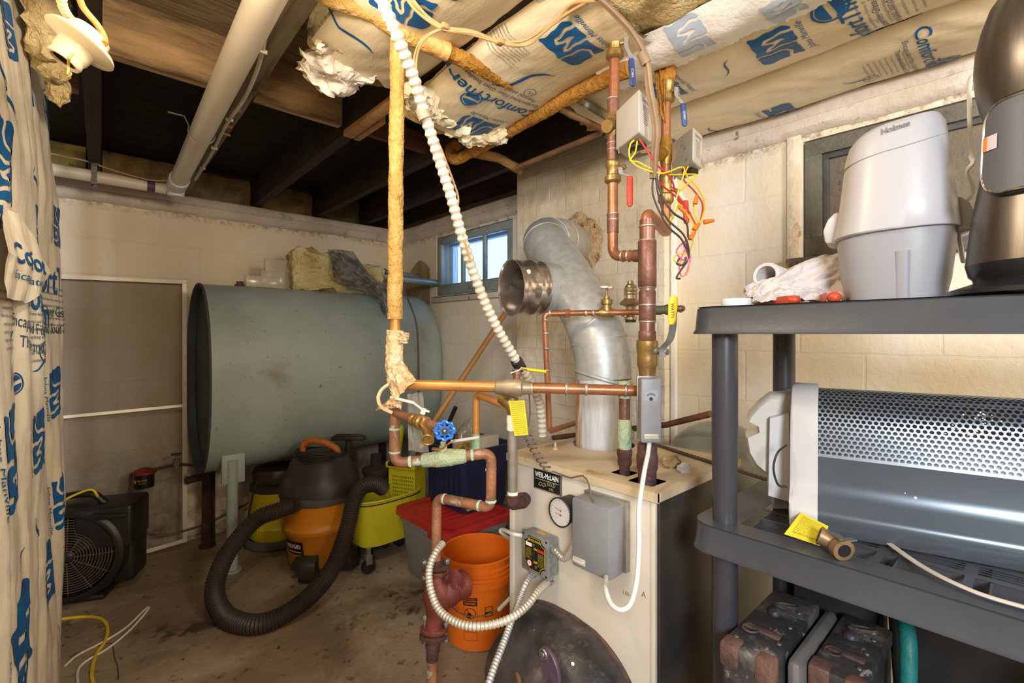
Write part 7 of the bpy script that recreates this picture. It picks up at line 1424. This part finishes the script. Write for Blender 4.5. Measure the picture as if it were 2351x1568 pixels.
# ---- odds and ends on the top shelf
ZT = 1.339
def st(px, t): p = at(px, HY, t); p.z = ZT; return p
q = st(1690, 1.05); b = MB(); b.lathe([(.018, 0), (.030, 0), (.0305, .001), (.0305, .017), (.030, .018), (.018, .018), (.018, 0)], Matrix.Translation(q), 36); solo('tape_roll', b, M('white_tape', S(214, 212, 214), rough=.5), 'small roll of white tape at the near corner of the top shelf', 'tape')
mWr = M('wrench_red', S(206, 78, 40), S(170, 62, 38), 12, .4, spots=(S(96, 76, 66), 24, .56, .64))
def tool(p0, p1, w0_, w1_, h, lab):
    b = MB(); d = (p1-p0); L_ = d.length; x = d.normalized(); y = up.cross(x); m = MX(p0, x, y, up)
    n = 10; b.loft([[m @ Vector((L_*k/n, sy*(w0_+(w1_-w0_)*(k/n)**2), h*(.5+sz*.5)+.0005)) for sy, sz in ((-1, -1), (1, -1), (1, 1), (-1, 1))] for k in range(n+1)], smooth=False)
    b.sph(tuple(m @ Vector((L_, 0, h/2+.001))), w1_*1.05, 16, (1, 1, h/2/(w1_*1.05))); b.box((L_*.35, 0, h+.0), (L_*.5, w0_*1.0, .003), m, .001); solo('pipe_wrench', b, mWr, lab, 'wrench')
tool(st(1740, 1.12), st(1822, .975), .010, .013, .019, 'worn red wrench handle lying beside the white tape roll'); tool(st(1868, 1.10), st(1915, .925), .009, .012, .022, 'worn red tool handle pointing out from under the paper towel, nearest the air cleaner')
a_, c_ = at(1758, 632, 1.10), at(1850, 668, 1.22)
a_.z = max(a_.z, 1.395); b = MB(); ax_ = (c_-a_).normalized(); x_, y_, _ = fr(ax_); m = MX(a_, x_, y_, ax_); L_ = .17; b.lathe([(.022, 0), (.0285, -.001), (.0305, .002), (.0305, L_), (.022, L_), (.022, 0)], m, 40); tr = thing('paper_roll', 'nearly empty paper towel roll propped up on the top shelf', 'paper roll', (a_.x, a_.y, ZT)); part('paper', b, M('paper_white', S(214, 209, 206), S(200, 194, 190), 30, .8, bump=.4, bscale=120), tr)
b = MB(); b.lathe([(.0218, .0005), (.0222, .0), (.0225, .0), (.0214, L_)], m, 36); part('core', b, M('cardboard', S(150, 116, 92), S(126, 96, 76), 20, .85), tr)
b = MB(); 
for k in range(12): aa = -2.2+k*.18; b.box((0, 0, 0), (.0008, .0035, .018 if k % 2 else .03), m @ R(aa, 'Z') @ T(.0309, 0, .085+.006*(k % 3)), 0)
part('pattern', b, M('print_grey', S(96, 96, 100), rough=.7), tr)
def towel(u, v):
    p = at(1735+95*u+120*u*u-30*v*(1-u), 688-0*u-95*u*v-18*v+6*sin(u*9+v*4), 1.04+.05*v-.06*u)
    k = .014*noise.noise(Vector((u*4, v*4, 2)))+.010*abs(noise.noise(Vector((u*9, v*8, 5)))); p = p-FW*k+up*k*.7; p.z = max(p.z, ZT+.002+.0*u); return p
b = MB(); b.grid(towel, 50, 36); b.grid(lambda u, v: towel(u, v)+FW*.02+RT*.003+up*-.001 if towel(u, v).z > ZT+.01 else towel(u, v)+FW*.02, 30, 20); solo('crumpled_towel', b, M('paper_towel', S(206, 200, 196), S(196, 184, 178), 6, .85, bump=.9, bscale=110, bdist=.004, spots=[(S(176, 124, 88), 5, .60, .72)]), 'crumpled stained paper towel heaped against the air cleaner', 'paper towel')
# ---- heater on the middle shelf
ZM = .879
A = Vector((1.083, .335, ZM)); D = Vector((.075, -.30, 0)).normalized(); Nn = Vector((D.y, -D.x, 0)); Nn = Nn if Nn.x > 0 else -Nn     # Nn points away from the viewer
sec = [(.012, .002), (0, .035), (.004, .05), (.028, .072), (.034, .10), (.036, .150), (.050, .225), (.068, .262), (.095, .280), (.135, .282), (.16, .262), (.165, .04), (.15, .002)]
LH = .62
hm = lambda s, d_, h: A+D*s+Nn*d_+up*h
root = thing('convector_heater', 'long grey heater with perforated metal grille on the middle shelf', 'heater', tuple(A+D*.3))
mHt = M('heater_grey', S(88, 96, 103), S(78, 87, 94), 4, .26, metal=.35, spots=(S(220, 218, 214), 34, .76, .79), rvar=.06)
b = MB(); b.loft([[hm(s, d_, h) for d_, h in sec[:6]] for s in [.045+LH*k/12 for k in range(13)]], caps=False, closed=False); b.loft([[hm(s, d_, h) for d_, h in sec[9:]+sec[:1]] for s in [.045+LH*k/6 for k in range(7)]], caps=False, closed=False); part('front_casing', b, mHt, root)
# perforated grille
gs = smooth_path([Vector((d_, h, 0)) for d_, h in sec[5:10]], 12); cl = [0]
for p, q in zip(gs, gs[1:]): cl.append(cl[-1]+(q-p).length)
GLn = cl[-1]
def arc(y):
    y = max(0, min(GLn, y))
    for i in range(len(cl)-1):
        if cl[i] <= y <= cl[i+1]+1e-9: t = (y-cl[i])/(cl[i+1]-cl[i]); return gs[i].lerp(gs[i+1], t)
    return gs[-1]
pit = .0098; rh = pit*.866
def hexf(x, y):
    d = 9
    j = round(y/rh)
    for jj in (j-1, j, j+1):
        off = (jj % 2)*pit/2; i = round((x-off)/pit); d = min(d, sqrt((x-off-i*pit)**2+(y-jj*rh)**2))
    if y < .005 or y > GLn-.005: return 1
    return d-pit*.37
def gm_(x, y): p = arc(y); return hm(x, p.x, p.y)
b = MB(); b.implicit(hexf, .045, .52, 0, GLn, 330, 130, gm_); part('grille', b, M('grille_metal', S(132, 136, 140), rough=.3, metal=.6), root, 'honeycomb perforated grille')
b = MB(); b.loft([[hm(s, d_+.02, h-.022) for d_, h in sec[5:10]] for s in (.045, .3, LH)], caps=False, closed=False); b.box2((0, 0, 0), (0, 0, 0)) if False else None; part('inner_baffle', b, M('baffle', S(70, 76, 80), rough=.35, metal=.5), root)
b = MB(); b.loft([[hm(s, d_+(.5*(.08-d_))*sh, h+(.5*(.14-h))*sh) for d_, h in [(x*1.06-.006, y*1.035-.001) for x, y in sec]] for s, sh in ((-.004, .12), (-.002, .03), (.002, 0), (.040, 0), (.046, .01), (.046, .04))]); part('end_cap', b, M('cap_offwhite', S(190, 189, 188), S(180, 178, 176), 8, .45), root)
b = MB(); rng = random.Random(5)
for k in range(40): x, y = rng.gauss(.27, .022), rng.gauss(.075, .006); p = gm_(x, y)-Nn*.001; b.sph(tuple(p), rng.uniform(.001, .0026), 6, (1, 1, .6))
for k in range(16): x, y = rng.gauss(.30, .008), rng.gauss(.10, .006); p = gm_(x, y)-Nn*.001; b.sph(tuple(p), rng.uniform(.001, .002), 6)
for (s, k, r) in ((.20, .6, .003), (.185, .75, .0012), (.23, .4, .0014), (.29, .3, .0014), (.12, .5, .0012)): p = hm(s, .034, .10+.04*k-.03); b.sph(tuple(p), r, 8, (1, 1, 1))
part('paint_spatter', b, M('paint_white', S(236, 232, 226), rough=.6), root, kind='stuff')
b = MB(); cord(b, P([(1806, 1022, 1.0), (1785, 1040, .99), (1776, 1075, .985), (1786, 1112, .985), (1806, 1118, .99)]), .0022, 8); part('cord', b, mBlk, root)
# ---- cream appliance behind the heater's end
t_ = 1.10; out = [(1830, 898), (1795, 905), (1770, 906), (1745, 925), (1722, 950), (1716, 962), (1740, 975), (1742, 990), (1712, 1003), (1718, 1040), (1735, 1070), (1765, 1095), (1766, 1140), (1812, 1150), (1832, 1140)]
b = MB(); bk_ = (FW*.9+RT*.43).normalized()*.085
def outl(sc, o): 
    c = Vector((sum(at(px, py, t_).x for px, py in out), sum(at(px, py, t_).y for px, py in out), sum(at(px, py, t_).z for px, py in out)))/len(out)
    return [c+(at(px, py, t_)-c)*sc+bk_*o for px, py in out]
b.loft([outl(.90, -.10), outl(.97, -.02), outl(1, .15), outl(1, .8), outl(.95, 1)]); zmin = min(v.z for v in b.v); b.v = [v+Vector((0, 0, max(0, ZM+.0-zmin) if False else 0)) for v in b.v]
root = thing('white_fan_heater', 'cream and white appliance with a curved notched side behind the grey heater end', 'heater', tuple(at(1770, 1140, t_))); part('body', b, M('cream_white', S(208, 202, 190), S(196, 190, 178), 3, .35), root)
b = MB(); q4 = [at(px, py, t_-.03) for px, py in ((1768, 960), (1812, 950), (1812, 1152), (1764, 1138))]; b.loft([q4, [p+bk_*.4 for p in q4]], smooth=False); f_ = part('front_panel', b, M('panel_white', S(200, 199, 196), rough=.4), root)
b = MB(); q4 = [Vector((p.x, p.y, ZM)) for p in (at(1772, 900, t_), at(1825, 900, t_), at(1835, 900, t_+.06), at(1790, 900, t_+.06))]; zt2 = at(1780, 1120, t_).z; b.loft([q4, [Vector((p.x, p.y, zt2)) for p in q4]]); part('foot', b, mLG, root)
# ---- brass valve with yellow tag, white cable
vq = on(1922, 1262, z=ZM+.018); root = thing('loose_valve', 'loose brass valve fitting with a yellow tag lying on the middle shelf', 'valve', (vq.x, vq.y, ZM))
b = MB(); v0 = on(1880, 1228, z=ZM+.030); v1_ = on(1915, 1245, z=ZM+.022); v2 = on(1934, 1272, z=ZM+.014)
b.tube([v0, v0.lerp(v1_, .1), v0.lerp(v1_, .3), v1_], [.0165, .017, .0155, .016], 20); b.sph(tuple(v1_), .018, 16); dd = (v2-v1_).normalized(); dd = (dd+RT*.2-FW*.8).normalized(); b.tube([v1_, v1_+dd*.012, v1_+dd*.013, v1_+dd*.026, v1_+dd*.027, v1_+dd*.026, v1_+dd*.004], [.015, .016, .019, .019, .017, .0125, .012], 24, caps=True); part('body', b, M('old_brass', S(158, 128, 94), S(124, 100, 76), 16, .45, metal=.55), root)
b = MB(); b.tube([v0-(v1_-v0).normalized()*.001, v0], [.013, .0135], 18); b.cyl(v1_+dd*.0275, v1_+dd*.020, .0115); part('bore', b, M('bore_shade', S(26, 28, 28), rough=.5, metal=.3), root, split=True)  # dark discs close the bores, the shade of the holes put into colour
b = MB(); l0, l1, l2 = on(1910, 1222, z=ZM+.046), on(1935, 1240, z=ZM+.044), on(1962, 1238, z=ZM+.044); 
for p, q in ((l0, l1), (l1, l2)): d = (q-p).normalized(); s_ = d.cross(up).normalized(); b.loft([[k+s_*a_*.006+up*e_*.0008 for a_, e_ in ((-1, -1), (1, -1), (1, 1), (-1, 1))] for k in (p, q)], smooth=False)
part('test_lever', b, mSteel, root, split=False)
tg = [at(1838, 1176, .965), at(1902, 1208, .93), at(1882, 1269, .90), at(1800, 1226, .93)]
for p in tg: p.z = max(p.z, ZM+.003)
tf = lambda u, v: tg[0]*(1-u)*(1-v)+tg[1]*u*(1-v)+tg[2]*u*v+tg[3]*(1-u)*v-FW*.003*sin(v*pi)+up*.003*sin(v*pi)
b = MB(); b.grid(tf, 8, 8); b.mi = 1
for k in range(13): b.text(['READ INSTRUCTIONS CAREFULLY', 'this relief valve must be piped', 'by a licensed contractor only', 'discharge may cause burns or', 'damage if not led to a drain', 'test the lever once a year'][k % 6], lambda x, y: tf(.5+x/.06, .14+k*.058-y/.06)-FW*.0007+up*.0007, .0028, width=.044)
part('tag', b, [mTag, mTagI], root, 'yellow printed tag')
b = MB(); q = [on(1990, 1215, z=ZM+.006), on(2030, 1240, z=ZM+.006), on(2120, 1302, z=ZM+.006), on(2230, 1356, z=ZM+.006), on(2351, 1394, z=ZM+.006), on(2460, 1420, z=ZM+.006)]; q = smooth_path(q, 10)
b.loft([[p+(q[min(i+1, len(q)-1)]-q[max(i-1, 0)]).normalized().cross(up)*cos(a)*.0055+up*sin(a)*.0028 for a in [2*pi*k/10 for k in range(10)]] for i, p in enumerate(q)]); solo('flat_cable', b, M('grey_white_cable', S(196, 188, 178), S(170, 162, 154), 10, .6, stretch=(1, 1, 1)), 'flat grey-white cable lying along the front of the middle shelf', 'cable')
# ---- battered black cases and hose on the lower shelf
mCs = M('case_black', S(44, 44, 48), S(78, 76, 76), 5, .42, metal=.25, spots=[(S(142, 136, 130), 5, .50, .66), (S(176, 168, 158), 24, .60, .68)], bump=.35); mRb = M('rusty_bracket', S(128, 94, 80), S(62, 56, 56), 9, .6, metal=.3, bump=.4)
ZL_ = .419
def case(x0, x1, y0, y1, zt, lab, rows):
    root = thing('tool_case', lab, 'case', ((x0+x1)/2, (y0+y1)/2, ZL_))
    b = MB(); b.box2((x0, y0, ZL_), (x1, y1, zt-.012), .006); part('body', b, mCs, root)
    b = MB(); b.box2((x0-.003, y0-.002, zt-.035), (x1+.003, y1+.002, zt), .006); part('lid', b, mCs, root)
    b = MB(); b.box2((x0-.006, y1-.034, zt-.045), (x0+.036, y1+.004, zt+.002), .007); part('corner_bracket', b, mRb, root, 'rusty corner bracket')
    b = MB(); b.box2((x0-.006, y0-.004, zt-.045), (x0+.03, y0+.03, zt+.002), .007); part('corner_bracket', b, mRb, root)
    b = MB(); 
    for (fx, fy) in rows: b.lathe([(0, .003), (.004, .0022), (.005, 0)], Matrix.Translation((x0+(x1-x0)*fx, y0+(y1-y0)*fy, zt+.0005)), 12)
    for fz_ in (.06, .10, .14): b.lathe([(0, .003), (.004, .0022), (.005, 0)], MX((x0-.004, y1-.012, zt-fz_), Vector((0, 1, 0)), up, Vector((-1, 0, 0))), 12)
    part('rivet', b, M('dull_rivet', S(96, 92, 88), rough=.5, metal=.4), root)
    b = MB(); yc = (y0+y1)/2; xm = x0+(x1-x0)*.30; b.box((xm, yc, zt+.004), (.018, (y1-y0)*.72, .008), None, .003); b.torus((xm-.012, yc+.02, zt+.006), .014, .0025, (0, 0, 1), 18, 6); part('latch', b, mRb, root)
    b = MB(); xh = x0+(x1-x0)*.62; b.lathe([(.014, 0), (.013, .006), (.008, .011), (0, .012)], Matrix.Translation((xh, yc+.01, zt)), 20); b.torus((xh+.03, yc-.005, zt+.010), .024, .004, (.3, .2, 1), 20, 6); part('handle_stud', b, mCs, root, split=True)
    return root
case(.955, 1.245, .328, .420, .668, 'battered black case with rusty corner, leftmost under the middle shelf', ((.12, .85), (.25, .12), (.5, .15), (.75, .2), (.14, .25)))
case(1.045, 1.29, .205, .290, .648, 'battered black case with pale dusty edges, second from the shelf post', ((.2, .2), (.45, .2), (.7, .2), (.85, .6)))
b = MB(); b.box2((1.01, .296, ZL_), (1.27, .322, .655), .012); solo('grey_case', b, M('dusty_grey_case', S(128, 126, 124), S(100, 98, 98), 5, .4, metal=.3), 'slim dusty grey case wedged between the two black cases', 'case')
b = MB(); q = [Vector((1.26, .185, .70)), Vector((1.20, .165, .69)), Vector((1.17, .160, .60)), Vector((1.18, .158, .50)), Vector((1.20, .155, .44)), Vector((1.26, .08, .44)), Vector((1.3, -.05, .44))]; cord(b, q, .014, 14); solo('garden_hose', b, M('teal_hose', S(20, 118, 112), S(16, 96, 94), 30, .5, bump=.3), 'teal green hose drooping in the dark under the middle shelf', 'hose')

b = MB(); b.loft([rrect(1.30, 1.43, -.02, .20, ZL_+.001, .02), rrect(1.29, 1.435, -.05, .22, ZL_+.36, .02)]); solo('backdrop_bin', b, mBlk, 'black plastic bin added as a dark backdrop behind the two battered cases', 'bin')  # added bin, keeps the space behind the cases dark
b = MB(); b.loft([rrect(1.09, 1.34, -.42, -.09, ZL_+.001, .03), rrect(1.075, 1.355, -.44, -.07, ZL_+.30, .03)]); b.box((1.215, -.255, ZL_+.31), (.285, .38, .02), None, .006); solo('dark_backdrop_crate', b, M('dark_backdrop_crate', S(36, 34, 33), S(50, 46, 42), 6, .7), 'lidded crate added as a dark backdrop at the far right under the middle shelf', 'crate')  # added crate, darkens the right end below the shelf
b = MB(); b.box((1.36, .315, ZL_+.18), (.11, .17, .355), None, .01); solo('backdrop_box', b, M('dark_backdrop_crate', S(36, 34, 33)), 'box added as a dark backdrop right behind the battered cases by the rear post', 'box')  # added box, hides the bright wall behind the cases
